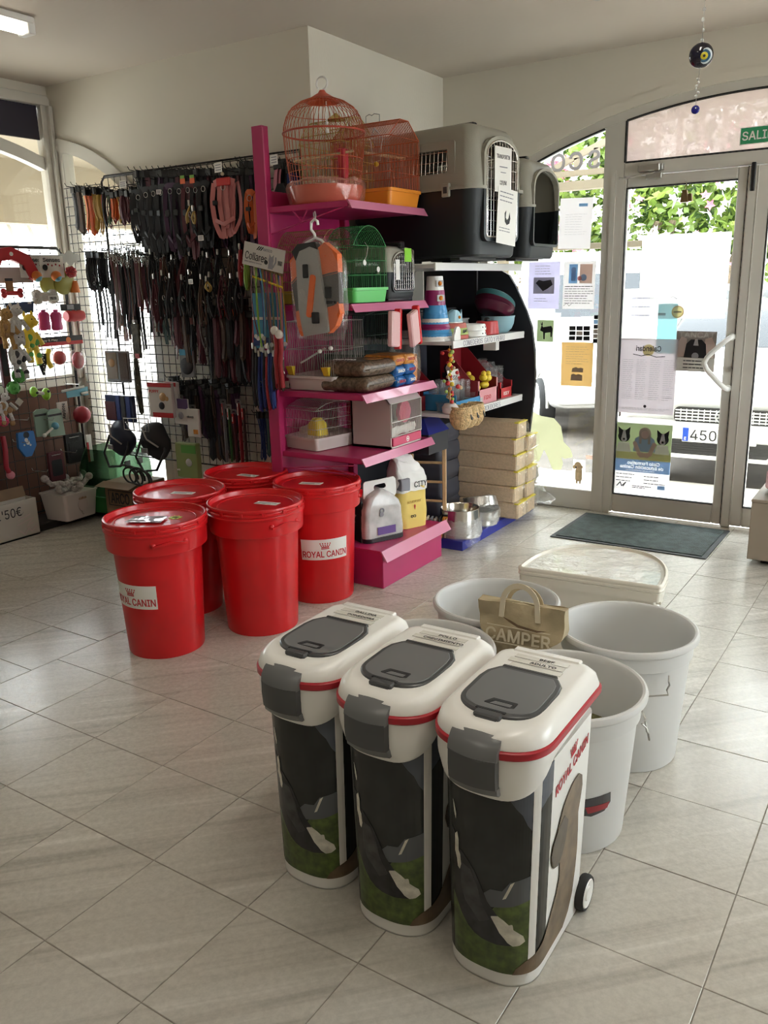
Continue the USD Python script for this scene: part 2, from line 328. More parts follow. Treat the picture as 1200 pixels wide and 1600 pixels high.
# left wall: knee wall, window band, dark blind under the ceiling
solo('wall_left', [bx(XL - .14, XL, YB, 2.7, -.05, 2.66), bx(XL - .14, XL, 2.7, YA, -0.05, .86), bx(XL - .14, XL, YB, YA, 2.655, ZC)], 'wall_paint', 'low wall below the left windows', 'wall', kind='structure', smooth=False)
mat('terracotta', (0.10, 0.040, 0.024), 0.7, noise=(3, 0.2))
solo('trim_1', bx(XL, XL + .012, 1.6, YA - .02, 0.0, .86), 'terracotta', 'terracotta dado on the low wall behind the toy grid', 'dado', kind='structure', smooth=False)
wl = thing('window_2', 'left shop window with a dark blind along its top', 'window', kind='structure')
part(wl, 'head_rail', [bx(XL - .05, XL + .035, 2.7, YA - .02, 2.60, 2.66, .004), bx(XL - .05, XL + .02, 2.7, YA - .02, .86, .93, .004)], 'white_aluminium')
part(wl, 'corner_post', [bx(XL - .05, XL + .03, YA - .075, YA - .005, 0.0, 2.65, .005), bx(XL - .02, XL + .06, YA - .04, YA - .012, 0.9, 2.6, .004)], 'white_aluminium')
part(wl, 'mullion', bx(XL - .05, XL + .03, 2.7, 2.76, .9, 2.65, .004), 'white_aluminium')
mat('blind_cloth', (0.030, 0.026, 0.042), 0.8)
part(wl, 'blind', bx(XL - .02, XL - .01, 2.72, YA - .08, 2.40, 2.60), 'blind_cloth')
ys = np.linspace(2.72, YA - .08, 24)
def larc(y): return 2.30 + 0.09 - 0.16 * ((y - 2.95) / .8) ** 2
part(wl, 'arch_beam', to_yz(extr(sg.Polygon([(y, larc(y) + .035) for y in ys] + [(y, larc(y) - .04) for y in ys[::-1]]), .06)).apply_translation((XL - .05, 0, 0)), 'white_aluminium')
part(wl, 'pane', bx(XL - .006, XL, 2.72, YA - .08, .93, 2.40), 'window_glass')
RY0, RY1, RZ0, RZ1 = 2.5, 4.5, .5, 2.2
solo('wall_right', [bx(XR, XR + .15, YB, RY0, -.05, ZC), bx(XR, XR + .15, RY1, YD + .2, -.05, ZC), bx(XR, XR + .15, RY0, RY1, -.05, RZ0), bx(XR, XR + .15, RY0, RY1, RZ1, ZC)], 'wall_paint', 'cream side wall', 'wall', kind='structure', smooth=False)
w6 = thing('window_6', 'shop window in the side wall right of the picture', 'window', kind='structure')
part(w6, 'pane', bx(XR + .06, XR + .066, RY0, RY1, RZ0, RZ1), 'window_glass'); part(w6, 'frame', [bx(XR + .02, XR + .1, y, y + .06, RZ0, RZ1) for y in (RY0, (RY0 + RY1) / 2 - .03, RY1 - .06)] + [bx(XR + .02, XR + .1, RY0, RY1, z, z + .06) for z in (RZ0, RZ1 - .06)], 'white_aluminium')
solo('wall_rear', bx(XL, XR, YB - .15, YB, -0.05, ZC), 'wall_paint', 'cream rear wall', 'wall', kind='structure', smooth=False)

# ---- glazed entrance -----------------------------------------------------------
FY0, FY1 = YD + .015, YD + .075
A_ = 'white_aluminium'
w3 = thing('window_3', 'fixed window left of the entrance door', 'window', kind='structure')
def xz(x0, x1, z0, z1, b=.004, y0=FY0, y1=FY1): return bx(x0, x1, y0, y1, z0, z1, b)
part(w3, 'sill_rail', [xz(OX0, -1.745, 0, .13), xz(OX0, -2.5, .13, 1.98)], A_)
part(w3, 'pane', plate_xz(arch_poly(-2.5, -1.745, .12, -.03), FY0 + .028, .006), 'window_glass')
fr = thing('trim_2', 'white aluminium frame arched around the entrance', 'frame', kind='structure')
xs = np.linspace(OX0, OX1, 48)
part(fr, 'arch_frame', plate_xz(sg.Polygon([(x, arc_z(x)) for x in xs] + [(x, arc_z(x, -.052)) for x in xs[::-1]]), FY0 - .006, .07), A_)
part(fr, 'arch_bead', plate_xz(sg.Polygon([(x, arc_z(x, .055)) for x in xs] + [(x, arc_z(x, .0)) for x in xs[::-1]]).intersection(sg.box(OX0, 0, OX1, 3)), YD - .004, .008), 'wall_paint')
part(fr, 'post', [plate_xz(arch_poly(-1.745, -1.626, 0, -.04), FY0 - .002, .068), plate_xz(arch_poly(-1.70, -1.67, 0, -.04).intersection(sg.box(-2, 0, 0, 2.07)), FY0 - .01, .02)], A_)
part(fr, 'post', [plate_xz(arch_poly(-.194, -.075, 0, -.04), FY0 - .002, .068)], A_)
part(fr, 'transom_beam', xz(-1.626, -.194, 2.035, 2.112), A_)
part(fr, 'gasket', [xz(-1.62, -.2, 2.105, 2.115, 0, FY0 - .001, FY0 + .02), xz(-1.628, -1.619, 2.11, 2.34, 0, FY0 - .004, FY0 + .02)], 'black_rubber')
xs2 = np.linspace(-1.62, -.2, 30)
part(fr, 'arch_gasket', plate_xz(sg.Polygon([(x, arc_z(x, -.049)) for x in xs2] + [(x, arc_z(x, -.058)) for x in xs2[::-1]]), FY0 - .009, .02), 'black_rubber')
xs3 = np.linspace(-2.5, -1.75, 20)
part(fr, 'arch_gasket', plate_xz(sg.Polygon([(x, arc_z(x, -.049)) for x in xs3] + [(x, arc_z(x, -.058)) for x in xs3[::-1]]), FY0 - .009, .02), 'black_rubber')
w4 = thing('window_4', 'arched milky fanlight above the entrance door', 'window', kind='structure')
part(w4, 'pane', plate_xz(arch_poly(-1.622, -.198, 2.11, -.045), FY0 + .02, .0015), 'frosted_film')
def leaf(name, label, x0, x1, gx0, gx1):
    d = thing(name, label, 'door', kind='structure')
    part(d, 'stile', [xz(x0, gx0, .012, 2.03, .006), xz(gx0 - .004, gx0 + .003, .13, 1.968, 0, FY0 + .012, FY1 - .01)], A_)
    part(d, 'stile', [xz(gx1, x1, .012, 2.03, .006)], A_)
    part(d, 'bottom_rail', xz(gx0, gx1, .012, .13, .006), A_); part(d, 'top_rail', xz(gx0, gx1, 1.968, 2.03, .006), A_)
    part(d, 'gasket', [xz(gx0, gx1, .128, .134, 0, FY0 - .001, FY0 + .02), xz(gx0, gx1, 1.963, 1.97, 0, FY0 - .001, FY0 + .02), xz(gx0 - .001, gx0 + .004, .13, 1.968, 0, FY0 - .001, FY0 + .02)], 'black_rubber')
    part(d, 'pane', xz(gx0 - .01, gx1 + .01, .12, 1.975, 0, FY0 + .027, FY0 + .033), 'window_glass')
    return d
d1 = leaf('door_1', 'glazed entrance door leaf with a bent white pull handle', -1.668, -.942, -1.606, -.983 - .012)
part(d1, 'lock', [rot(trimesh.creation.cylinder(.011, .012, sections=20), 90, (1, 0, 0)).apply_translation((-.957, FY0 - .004, .945)), bx(-.962, -.952, FY0 - .009, FY0 - .003, .925, .945)], 'steel_dull')
hp = [(-.957, FY0, 1.122), (-.957, FY0 - .045, 1.122), (-.98, FY0 - .06, 1.105), (-1.075, FY0 - .06, 1.012), (-1.09, FY0 - .06, .975), (-1.075, FY0 - .06, .94), (-.98, FY0 - .06, .845), (-.957, FY0 - .045, .83), (-.957, FY0, .83)]
hd = np.array(hp); hh = [hd[0]]
for a, b, c in zip(hd[:-2], hd[1:-1], hd[2:]):
    for t in (.3, .5, .7): hh.append((1 - t) ** 2 * (a + b) / 2 + 2 * t * (1 - t) * b + t * t * (b + c) / 2)
hh.append(hd[-1])
hdl = part(d1, 'pull_handle', [tube(hh, .0145, 12), rot(trimesh.creation.cylinder(.02, .008, sections=20), 90, (1, 0, 0)).apply_translation((-.957, FY0 - .004, 1.122)), rot(trimesh.creation.cylinder(.02, .008, sections=20), 90, (1, 0, 0)).apply_translation((-.957, FY0 - .004, .83))], 'white_plastic', smooth=50)
d2 = leaf('door_2', 'fixed glazed door leaf at the right edge with a black bolt', -.94, -.20, -.826, -.262)
part(d2, 'meeting_strip', [xz(-.940, -.888, .0, 2.03, .006, FY0 - .012, FY0 + .004), xz(-.8905, -.8875, .0, 2.03, 0, FY0 - .014, FY0)], A_)
part(d2, 'flush_bolt', bx(-.925, -.903, FY0 - .028, FY0 - .01, 1.90, 2.045, .003), 'black_plastic')
part(d1, 'edge_gap', xz(-.9435, -.940, .01, 2.03, 0, FY0 - .004, FY0 + .01), 'black_rubber')
w5 = thing('window_5', 'fixed window right of the entrance door', 'window', kind='structure')
part(w5, 'sill_rail', [xz(-.075, OX1, 0, .13), xz(OX1 - .06, OX1, .13, 1.98)], A_)
part(w5, 'pane', plate_xz(arch_poly(-.075, OX1 - .05, .12, -.03), FY0 + .028, .006), 'window_glass')
dc = thing('door_closer', 'aluminium door closer on the beam over the entrance door', 'door closer')
part(dc, 'body', [bx(-1.535, -1.41, FY0 - .045, FY0, 2.045, 2.088, .006), bx(-1.41, -1.395, FY0 - .04, FY0, 2.05, 2.083, .003)], 'steel_dull')
part(dc, 'arm', [rod((-1.44, FY0 - .03, 2.04), (-1.60, FY0 - .05, 2.018), .006), rod((-1.60, FY0 - .05, 2.018), (-1.645, FY0 - .02, 2.022), .006), bx(-1.49, -1.40, FY0 - .035, FY0 - .005, 2.005, 2.035, .003)], 'steel_dull')

# ---- lamps ---------------------------------------------------------------------
def strip_light(label, c, along, n=1, L=1.22, tm='tube_light'):
    t = thing('strip_light', label, 'ceiling light', c, along, group=None)
    part(t, 'housing', [bx(-L / 2 - .02, L / 2 + .02, -.05, .05, -.03, 0, .004), bx(-L / 2 - .03, -L / 2 + .01, -.045, .045, -.075, 0, .004), bx(L / 2 - .01, L / 2 + .03, -.045, .045, -.075, 0, .004)], 'white_plastic')
    for k in range(n):
        part(t, 'tube', rot(trimesh.creation.cylinder(.019, L - .03, sections=16), 90, (0, 1, 0)).apply_translation((0, (k - (n - 1) / 2) * .055, -.058)), tm)
    return t
strip_light('lit fluorescent strip on the ceiling at the upper left', (-3.80, 2.86 - .64, ZC), 90, tm='tube_light_old')
strip_light('lit double fluorescent strip on the ceiling over the kibble bins', (-0.55, 1.35, ZC), 90, 3)
strip_light('lit double fluorescent strip on the ceiling behind the camera', (-1.30, -.6, ZC), 90, 2)
strip_light('lit fluorescent strip on the ceiling over the counter side', (0.95, 0.9, ZC), 90, 2)
sp = thing('ceiling_spotlight', 'small square recessed spotlight at the top edge of the picture', 'ceiling light', (-1.46, 4.17, ZC), -30)
part(sp, 'frame', extr(sg.box(-.07, -.05, .07, .05).difference(sg.box(-.055, -.035, .055, .035)), .012, -.012), 'steel_dull')
part(sp, 'reflector', [bx(-.055, .055, -.035, .035, -.004, -.001), rot(lathe([(.012, 0), (.03, -.008)], 16), 0)], 'black_plastic')
# ---- outside: terrace, street, porch, cars, bougainvillea ------------------------
mat('terrace', (0.62, 0.58, 0.51), 0.7, noise=(2, 0.08)); mat('asphalt', (0.12, 0.105, 0.09), 0.85, noise=(3, 0.25)); mat('outer_render', (0.72, 0.68, 0.60), 0.85, noise=(1.2, 0.05))
mat('car_white', (0.80, 0.79, 0.76), 0.25, coat=0.6); mat('car_glass', (0.02, 0.025, 0.03), 0.05); mat('chrome', (0.8, 0.8, 0.8), 0.15, metal=1); mat('lens', (0.55, 0.57, 0.6), 0.1, coat=1); mat('eu_blue', (0.01, 0.08, 0.55), 0.4)
solo('terrace', [bx(-9, 9, YD + .22, 6.47, -.30, -.05), bx(2.45, 9, -4, YD + .3, -.30, -.05), bx(-7.2, XL - .14, -4, YD + .3, -.30, -.05), bx(-5, XC - .12, YA + .12, YD + .3, -.30, -.05)], 'terrace', 'cream paved terrace outside the shop', 'terrace', kind='structure')
solo('street', bx(-30, 30, 6.47, 40, -.35, -.21), 'asphalt', 'grey street where the cars are parked', 'street', kind='structure')
solo('yard_ground', bx(-30, -7.2, -25, 6.47, -.35, -.21), 'terrace', 'pale ground beside the shop', 'ground', kind='structure')
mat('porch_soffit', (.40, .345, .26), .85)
pr = thing('porch', 'cream porch roof and beams around the shop', 'porch', kind='structure')
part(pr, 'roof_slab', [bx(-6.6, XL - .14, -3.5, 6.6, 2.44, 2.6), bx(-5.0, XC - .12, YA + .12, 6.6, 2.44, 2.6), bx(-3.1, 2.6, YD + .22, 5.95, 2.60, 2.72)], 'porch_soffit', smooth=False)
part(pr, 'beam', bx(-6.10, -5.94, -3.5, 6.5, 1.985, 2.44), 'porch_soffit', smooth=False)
part(pr, 'column', bx(-6.12, -5.92, 6.3, 6.5, -.05, 1.985), 'outer_render', smooth=False)
part(pr, 'column', bx(-5.72, -5.55, 4.32, 4.5, -.05, 1.25), 'outer_render', smooth=False)
# railing outside the left window
rl = thing('side_railing', 'white slatted railing outside the left window', 'railing')
part(rl, 'rail', [bx(-6.60, -6.55, 2.0, 6.4, 1.88, 1.92), bx(-6.60, -6.55, 2.0, 6.4, .9, .95)], 'white_plastic', smooth=False)
for k in range(14):
    part(rl, 'slat', hull([(-6.59, 3.4 + k * .19 + dx, z + dz) for dx, z, dz in ((0, 1.9, 0), (.035, 1.9, 0), (-.10, 2.12, 0), (-.065, 2.12, 0))] + [(-6.57, 3.4 + k * .19 + dx, z) for dx, z in ((0, 1.9), (.035, 1.9), (-.10, 2.12), (-.065, 2.12))]), 'steel_dull', smooth=False)
# arched sign frame on the porch edge, its letters seen from behind
sf = thing('sign_frame', 'white arched porch sign with letters seen from behind', 'sign', group=None)
def sz(x): return 2.58 - .22 * ((x + 1.05) / 1.2) ** 2 if x > -2.9 else 2.2
sxs = np.linspace(-2.62, .5, 30)
part(sf, 'arch_bar', plate_xz(sg.Polygon([(x, sz(x) + .03) for x in sxs] + [(x, sz(x) - .015) for x in sxs[::-1]]), 6.3, .04), 'porch_soffit', smooth=False)
part(sf, 'bottom_bar', bx(-2.75, .6, 6.29, 6.35, 2.20, 2.235), 'porch_soffit', smooth=False)
part(sf, 'lower_beam', bx(-3.0, .9, 6.27, 6.37, 2.10, 2.16), 'porch_soffit', smooth=False)
for k in range(20):
    x = -2.50 + k * .145
    part(sf, 'bar', bx(x, x + .035, 6.30, 6.335, 2.22, sz(x)), 'porch_soffit', smooth=False)
mat('sign_letter', (0.14, 0.13, 0.13), 0.5)
for k, ch in enumerate('MASCOTAS'):
    lt = to_xz(text(ch, .115, .012, True)); lt.apply_scale((-1, 1, 1)); lt.invert(); lt.apply_translation((-1.93 - .137 * k, 6.31, 2.30)); part(sf, 'letter', lt, 'sign_letter', smooth=False)
for x in (-2.9, .85): part(sf, 'post', bx(x - .05, x + .05, 6.27, 6.37, -.05, 2.16), 'porch_soffit', smooth=False)
solo('porch_rail', bx(-2.9, -1.6, 5.88, 5.93, 1.665, 1.705, .004), 'porch_soffit', 'tan wooden rail across the porch left of the door', 'rail')

def wheel(t, c, r, ax):
    w = lathe([(r * .80, -.08), (r * .93, -.09), (r, -.06), (r, .06), (r * .93, .09), (r * .80, .08)], 36); rim_ = join([lathe([(0, .05), (r * .2, .06), (r * .5, .05), (r * .78, .085), (r * .82, .08), (r * .82, -.05), (0, -.05)], 30)])
    for mm, nme, mt in ((w, 'tyre', 'black_rubber'), (rim_, 'wheel_cover', 'car_white')):
        mm.apply_transform(trimesh.geometry.align_vectors((0, 0, 1), ax)); mm.apply_translation(c); part(t, nme, mm, mt)
def rsec(y, w, z0, z1, r, n=5, bulge=0):   # rounded section across x at y
    p = np.array(rrect(w, z1 - z0, r, n, 0, (z0 + z1) / 2).exterior.coords)[:-1]; return np.c_[p[:, 0], np.full(len(p), y), p[:, 1]]
car = thing('parked_car', 'white parked car facing the entrance door, number plate showing', 'car', (-1.235, 6.58, -.21))
# car body, local: x across, y to the rear, z up from the street
part(car, 'body', loft([rsec(.02, 1.30, .40, .62, .09), rsec(-.02, 1.44, .36, .80, .12), rsec(.06, 1.58, .32, .92, .14), rsec(.35, 1.64, .30, 1.02, .14), rsec(1.0, 1.66, .28, 1.10, .14), rsec(2.6, 1.66, .28, 1.12, .14), rsec(3.4, 1.60, .34, 1.10, .14), rsec(3.55, 1.4, .4, .9, .1)]), 'car_white', smooth=50)
part(car, 'bumper', loft([rsec(-.10, 1.20, .345, .60, .05), rsec(-.06, 1.50, .335, .61, .06), rsec(.05, 1.64, .33, .62, .06), rsec(.4, 1.67, .33, .60, .06)]), 'car_white', smooth=50)
part(car, 'cabin', loft([rsec(.98, 1.42, 1.05, 1.10, .02), rsec(1.30, 1.36, 1.05, 1.36, .08), rsec(1.75, 1.28, 1.05, 1.56, .10), rsec(2.7, 1.28, 1.05, 1.57, .10), rsec(3.35, 1.36, 1.05, 1.2, .05)]), 'car_glass', smooth=50)
part(car, 'roof', loft([rsec(1.72, 1.24, 1.53, 1.585, .02), rsec(1.9, 1.28, 1.53, 1.60, .03), rsec(2.7, 1.28, 1.53, 1.60, .03), rsec(2.85, 1.2, 1.53, 1.58, .02)]), 'car_white', smooth=50)
gm = rrect(.70, .115, .035); part(car, 'grille', to_xz(extr(gm, .02)).apply_translation((0, -.022, .665)), 'black_plastic')
part(car, 'grille_bar', [bx(-.34, .34, -.048, -.04, .665 + dz - .005, .665 + dz + .005) for dz in (-.035, -.012, .012, .035)] + [bx(x - .004, x + .004, -.046, -.04, .62, .71) for x in np.linspace(-.3, .3, 15)], 'car_white')
part(car, 'badge', to_xz(join([extr(sg.Point(0, 0).buffer(.05).difference(sg.Point(0, 0).buffer(.038)), .012), extr(rrect(.05, .018, .008), .012), extr(rrect(.016, .06, .006), .012)])).apply_translation((0, -.05, .668)), 'chrome')
part(car, 'lower_grille', to_xz(extr(sg.Polygon([(-.40, .475), (.40, .475), (.33, .39), (-.33, .39)]).buffer(.012), .02)).apply_translation((0, -.092, 0)), 'black_plastic')
part(car, 'lower_grille_bar', [bx(-.36, .36, -.116, -.11, z, z + .004) for z in (.405, .422, .439, .456)], 'black_rubber')
np_ = part(car, 'number_plate', bx(-.26, .26, -.128, -.11, .475, .585, .002), 'label_white')
part(np_, 'euro_band', bx(-.256, -.215, -.1295, -.1279, .48, .58), 'eu_blue'); part(np_, 'euro_letter', to_xz(text('E', .022, .001, True)).apply_translation((-.236, -.1296, .500)), 'label_white')
part(np_, 'plate_number', to_xz(text('4508', .075, .0015, False, True, 1.0)).apply_translation((-.075, -.1285, .53)), 'ink', smooth=False)
for s in (-1, 1):
    part(car, 'headlight', hull([(s * .42, -.035, .70), (s * .74, .10, .72), (s * .76, .2, .86), (s * .52, .02, .86), (s * .44, .05, .78), (s * .7, .2, .8)]), 'lens')
    part(car, 'door_mirror', ball((s * .90, 1.15, 1.10), .1, 2, (1, .6, .7)), 'car_white')
    for y in (.72, 2.85): wheel(car, (s * .76, y, .29), .29, (s, 0, 0))
part(car, 'wiper', [rod((-.5, 1.02, 1.075), (.1, 1.10, 1.12), .008), rod((.05, 1.02, 1.085), (.6, 1.10, 1.12), .008)], 'black_plastic')
van = thing('parked_van', 'white van with a large round wheel, seen through the left window', 'van', (-2.72, 8.9, -.21), 32)
part(van, 'body', loft([rsec(-.02, 1.15, .36, .70, .09), rsec(.02, 1.36, .34, .95, .12), rsec(.35, 1.44, .30, 1.12, .12), rsec(.75, 1.46, .30, 1.30, .12), rsec(1.15, 1.46, .30, 1.85, .14), rsec(1.5, 1.46, .30, 2.0, .16), rsec(2.45, 1.46, .30, 2.0, .14)]), 'car_white', smooth=50)
part(van, 'bumper', loft([rsec(-.07, 1.1, .40, .62, .06), rsec(-.03, 1.40, .38, .62, .06), rsec(.3, 1.48, .38, .62, .06)]), 'car_white', smooth=50)
part(van, 'windscreen', hull([(-.60, .66, 1.23), (.60, .66, 1.23), (-.55, 1.06, 1.74), (.55, 1.06, 1.74), (-.55, 1.1, 1.6), (.55, 1.1, 1.6), (-.6, .75, 1.2), (.6, .75, 1.2)]), 'car_glass')
part(van, 'badge', to_xz(extr(sg.Point(0, 0).buffer(.07).difference(sg.Point(.03, .02).buffer(.045)), .012)).apply_translation((0, -.055, .74)), 'steel_dull')
for s in (-1, 1):
    part(van, 'headlight', hull([(s * .42, -.0, .74), (s * .66, .12, .76), (s * .68, .22, .94), (s * .5, .02, .92)]), 'lens')
    for y in (.72, 2.0): wheel(van, (s * .70, y, .30), .30, (s, 0, 0))
    part(van, 'wheel_arch', rot(tube([(0, .36 * math.cos(a), .36 * math.sin(a)) for a in np.linspace(0, PI, 18)], .02, 6), 0).apply_translation((s * .72, .72, .30)), 'steel_dull')
# planter wall, railing and bougainvillea across the street
solo('planter_wall', bx(-14, 8, 12.05, 12.3, -.21, 1.42), 'outer_render', 'white rendered wall across the street below the flowers', 'wall', kind='structure')
gf = thing('garden_railing', 'white garden railing behind the parked van', 'railing', (-7.4, 11.35, -.21))
part(gf, 'top_rail', [bx(0, 3.2, -.02, .02, 1.62, 1.66), bx(0, 3.2, -.02, .02, .5, .54)], 'white_plastic')
for k in range(27): part(gf, 'bar', bx(k * .12, k * .12 + .03, -.012, .012, .3, 1.66), 'white_plastic', smooth=False)
def leafmat(name, c, tr):
    M[name] = usdkit.material(stage, '/World/Looks/' + name, {'d': ('principled_bsdf', {'base_color': c, 'roughness': .45}), 't': ('translucent_bsdf', {'color': tr}), 'm': ('mix_closure', {'fac': .4})},
        [('d.BSDF', 'm.closure1'), ('t.BSDF', 'm.closure2')], surface='m.closure')
leafmat('leaf_green', (.17, .25, .06), (.30, .45, .06)); leafmat('leaf_pale', (.28, .38, .09), (.45, .58, .10)); leafmat('leaf_deep', (.06, .12, .03), (.10, .2, .03)); leafmat('petal_white', (.85, .83, .80), (.8, .78, .75)); leafmat('petal_pink', (.80, .22, .30), (.8, .3, .38))
nr = np.random.default_rng(5)
def leaves(n, size, box_, squash=.55):
    c = nr.uniform(0, 1, (n, 3)) * (np.array(box_[1]) - box_[0]) + box_[0]
    # bulging hedge front
    d = meshkit.fbm(c * np.array([1.1, 1, 1.3]), 3, 3); c[:, 1] -= (d - .4) * 1.3 * np.where(c[:, 2] > 1.4, 1, .4)
    keep = (meshkit.fbm(c * 1.6 + 5, 3, 9) > .36) | (c[:, 2] > 1.9); c = c[keep]; n = len(c)
    a = nr.normal(size=(n, 3)); a /= np.linalg.norm(a, axis=1, keepdims=True); b = np.cross(a, nr.normal(size=(n, 3))); b /= np.linalg.norm(b, axis=1, keepdims=True); nn = np.cross(a, b)
    s = size * nr.uniform(.7, 1.3, (n, 1))
    V = np.stack([c - a * s, c + b * s * squash + nn * s * .15, c + a * s, c - b * s * squash + nn * s * .15], 1).reshape(-1, 3); i = np.arange(n)[:, None] * 4
    return trimesh.Trimesh(V, np.vstack([i + [0, 1, 2], i + [0, 2, 3]]), process=False)
hg = thing('bougainvillea', 'tall flowering bougainvillea hedge across the street', 'hedge')
hb = ([-9.5, 11.9, 1.35], [4, 13.0, 4.3])
part(hg, 'foliage', leaves(15000, .075, hb), 'leaf_green', smooth=False, kind='stuff'); part(hg, 'pale_foliage', leaves(9000, .07, hb), 'leaf_pale', smooth=False, kind='stuff'); part(hg, 'deep_foliage', leaves(14000, .1, ([-9.5, 12.4, 1.3], [4, 13.4, 4.3])), 'leaf_deep', smooth=False, kind='stuff')
def blossoms(n, seed, spread):
    r_ = np.random.default_rng(seed); out = []
    for k in range(n):
        c = np.array([r_.uniform(-8.5, 3.4), 0, r_.uniform(1.55, 3.9)]); d = meshkit.fbm((c * np.array([1.1, 1, 1.3]))[None], 3, 3)[0]; c[1] = 11.66 - (d - .4) * 1.3
        for q in range(r_.integers(4, 10)):
            p = c + r_.normal(size=3) * spread; a = r_.normal(size=3); a /= np.linalg.norm(a); u = np.cross(a, [.3, .2, 1]); u /= np.linalg.norm(u); w = np.cross(a, u); s = r_.uniform(.05, .085)
            V = np.array([p] + [p + (u * math.cos(t) + w * math.sin(t)) * s * (1 if i % 2 else .5) + a * s * .3 for i, t in enumerate(np.arange(10) * PI / 5)]); out.append(trimesh.Trimesh(V, [[0, i + 1, (i + 1) % 10 + 1] for i in range(10)], process=False))
    return join(out)
part(hg, 'white_blossom', blossoms(430, 21, .075), 'petal_white', smooth=False, kind='stuff'); part(hg, 'pink_blossom', blossoms(105, 22, .085), 'petal_pink', smooth=False, kind='stuff')
mat('bark', (.20, .15, .10), .9, noise=(20, .4), bump=(30, .02))
for x in (-3.45, -3.25, -2.3, -.6, -5.2): part(hg, 'trunk', tube([(x, 11.9, -.2), (x + .05, 11.85, .7), (x - .04, 11.88, 1.3), (x + .12, 12.2, 2.2)], .06, 7), 'bark')
# ---- the red storage buckets -----------------------------------------------------
def crown_poly(s):   # small five-point crown, s high
    ps = [sg.box(-.55 * s, -.12 * s, .55 * s, .02 * s), sg.Polygon([(-.55 * s, .08 * s), (.55 * s, .08 * s), (.5 * s, .22 * s), (-.5 * s, .22 * s)])]
    for k in range(5):
        x = (k - 2) * .27 * s; ps += [sg.Polygon([(x * .8 - .06 * s, .2 * s), (x * .8 + .06 * s, .2 * s), (x * 1.25 + .03 * s, .62 * s), (x * 1.25 - .03 * s, .62 * s)]), sg.Point(x * 1.28, .7 * s).buffer(.085 * s, quad_segs=3), sg.Point(x * 1.1, .42 * s).buffer(.08 * s, quad_segs=3)]
    return unary_union(ps)
def bucket_fn(az):     # label coordinates -> bucket wall; az is the azimuth (deg) of s = 0
    def fn(s, z, d):
        r = .157 + (z / .5) * .024 + d; a = math.radians(az) + s / .17
        return np.stack([r * np.cos(a), r * np.sin(a), z], -1)
    return fn
bucket_wall = lathe([(0, .004), (.150, .004), (.155, 0), (.157, .006), (.1805, .485), (.1815, .50)], 64)
bucket_collar = lathe([(.180, .455), (.2005, .452), (.2025, .456), (.2045, .522), (.2055, .526), (.200, .529), (.186, .53)], 64)
bucket_lid = lathe([(.2055, .5265), (.2095, .528), (.2105, .533), (.2065, .537), (.2060, .541), (.2100, .544), (.2105, .550), (.2060, .554), (.2055, .558), (.2085, .561), (.2090, .568), (.2070, .573), (.2030, .575), (.1975, .572), (.1945, .556), (.1925, .5525), (.168, .5525), (.166, .555), (.163, .555), (.161, .5525), (0, .5535)], 72)
def bucket(loc, label, handle, brand=None, note=None, bright=False):
    t = thing('storage_bucket', label, 'bucket', loc, 0, 'red lidded storage buckets')
    part(t, 'body', bucket_wall, 'red_plastic', 40); part(t, 'collar', bucket_collar, 'red_plastic', 30); ld = part(t, 'lid', bucket_lid, 'red_plastic', 30)
    a0 = math.radians(handle)
    for k in range(14):
        a = k * 2 * PI / 14 + .2; b = bx(.2075, .2125, -.008, .008, .548, .562, .001); rot(b, math.degrees(a)); part(ld, 'lid_clip', b, 'red_plastic')
    for aa in (a0, a0 + PI):
        pts = [(.207 * math.cos(aa + t_), .207 * math.sin(aa + t_), .498 + .006 * math.cos(t_ * 9)) for t_ in np.linspace(-.33, .33, 14)]
        part(t, 'grip', [sweep(pts, [(-.010, -.005), (.010, -.005), (.008, .005), (-.008, .005)]), ball((.2 * math.cos(aa - .33), .2 * math.sin(aa - .33), .498), .012, 2), ball((.2 * math.cos(aa + .33), .2 * math.sin(aa + .33), .498), .012, 2)], 'red_plastic')
    if brand is not None:
        fn = bucket_fn(brand); lb = part(t, 'label', decal(sg.box(-.115, .222, .115, .322), fn, .008), 'label_white', 60)
        part(lb, 'brand_name', text_on('ROYAL CANIN', .029, fn, 0, .250, True, .80), 'red_print', False)
        part(lb, 'crown', decal(sa.translate(crown_poly(.034), 0, .279), fn, .006, .0006, .0012), 'red_print', False)
    if note:
        x, y, r = note; fz = .5535
        part(ld, 'price_note', rot(bx(-.055, .055, -.022, .022, fz, fz + .001), r).apply_translation((x, y, 0)), 'label_white', label='white paper price note on the lid')
        for q in range(2): part(ld, 'note_line', rot(bx(-.042, .042 - .02 * q, .004 - .014 * q, .009 - .014 * q, fz + .001, fz + .0014), r).apply_translation((x, y, 0)), 'ink_grey')
    return t, ld
b1, l1 = bucket((-2.592, 2.268, 0), 'front left red bucket with a yellow star sticker and glossy leaflet on its lid', -28, brand=-88)
mat('star_yellow', (.70, .75, .10), .4); mat('leaflet', (.55, .50, .58), .08, coat=1)
st = sg.Polygon([((.030 if k % 2 else .019) * math.cos(k * PI / 9), (.030 if k % 2 else .019) * math.sin(k * PI / 9)) for k in range(18)])
part(l1, 'star_sticker', extr(st, .001, .5537).apply_translation((.062, .052, 0)), 'star_yellow'); part(l1, 'star_mark', [extr(sg.box(-.012, y - .002, .012, y + .002), .0006, .5547).apply_translation((.062, .052, 0)) for y in (-.006, .002, .009)], 'ink')
part(l1, 'leaflet', crumple(rot(extr(sg.box(-.075, -.045, .075, .045), .0012, .5545), 25).subdivide().subdivide(), .004, 18, 3).apply_translation((-.01, -.035, .004)), 'leaflet', label='glossy folded leaflet on the lid')
bucket((-2.383, 2.648, 0), 'front right red bucket with a plain wall and a white note on its lid', -12, note=(.04, .03, 10))
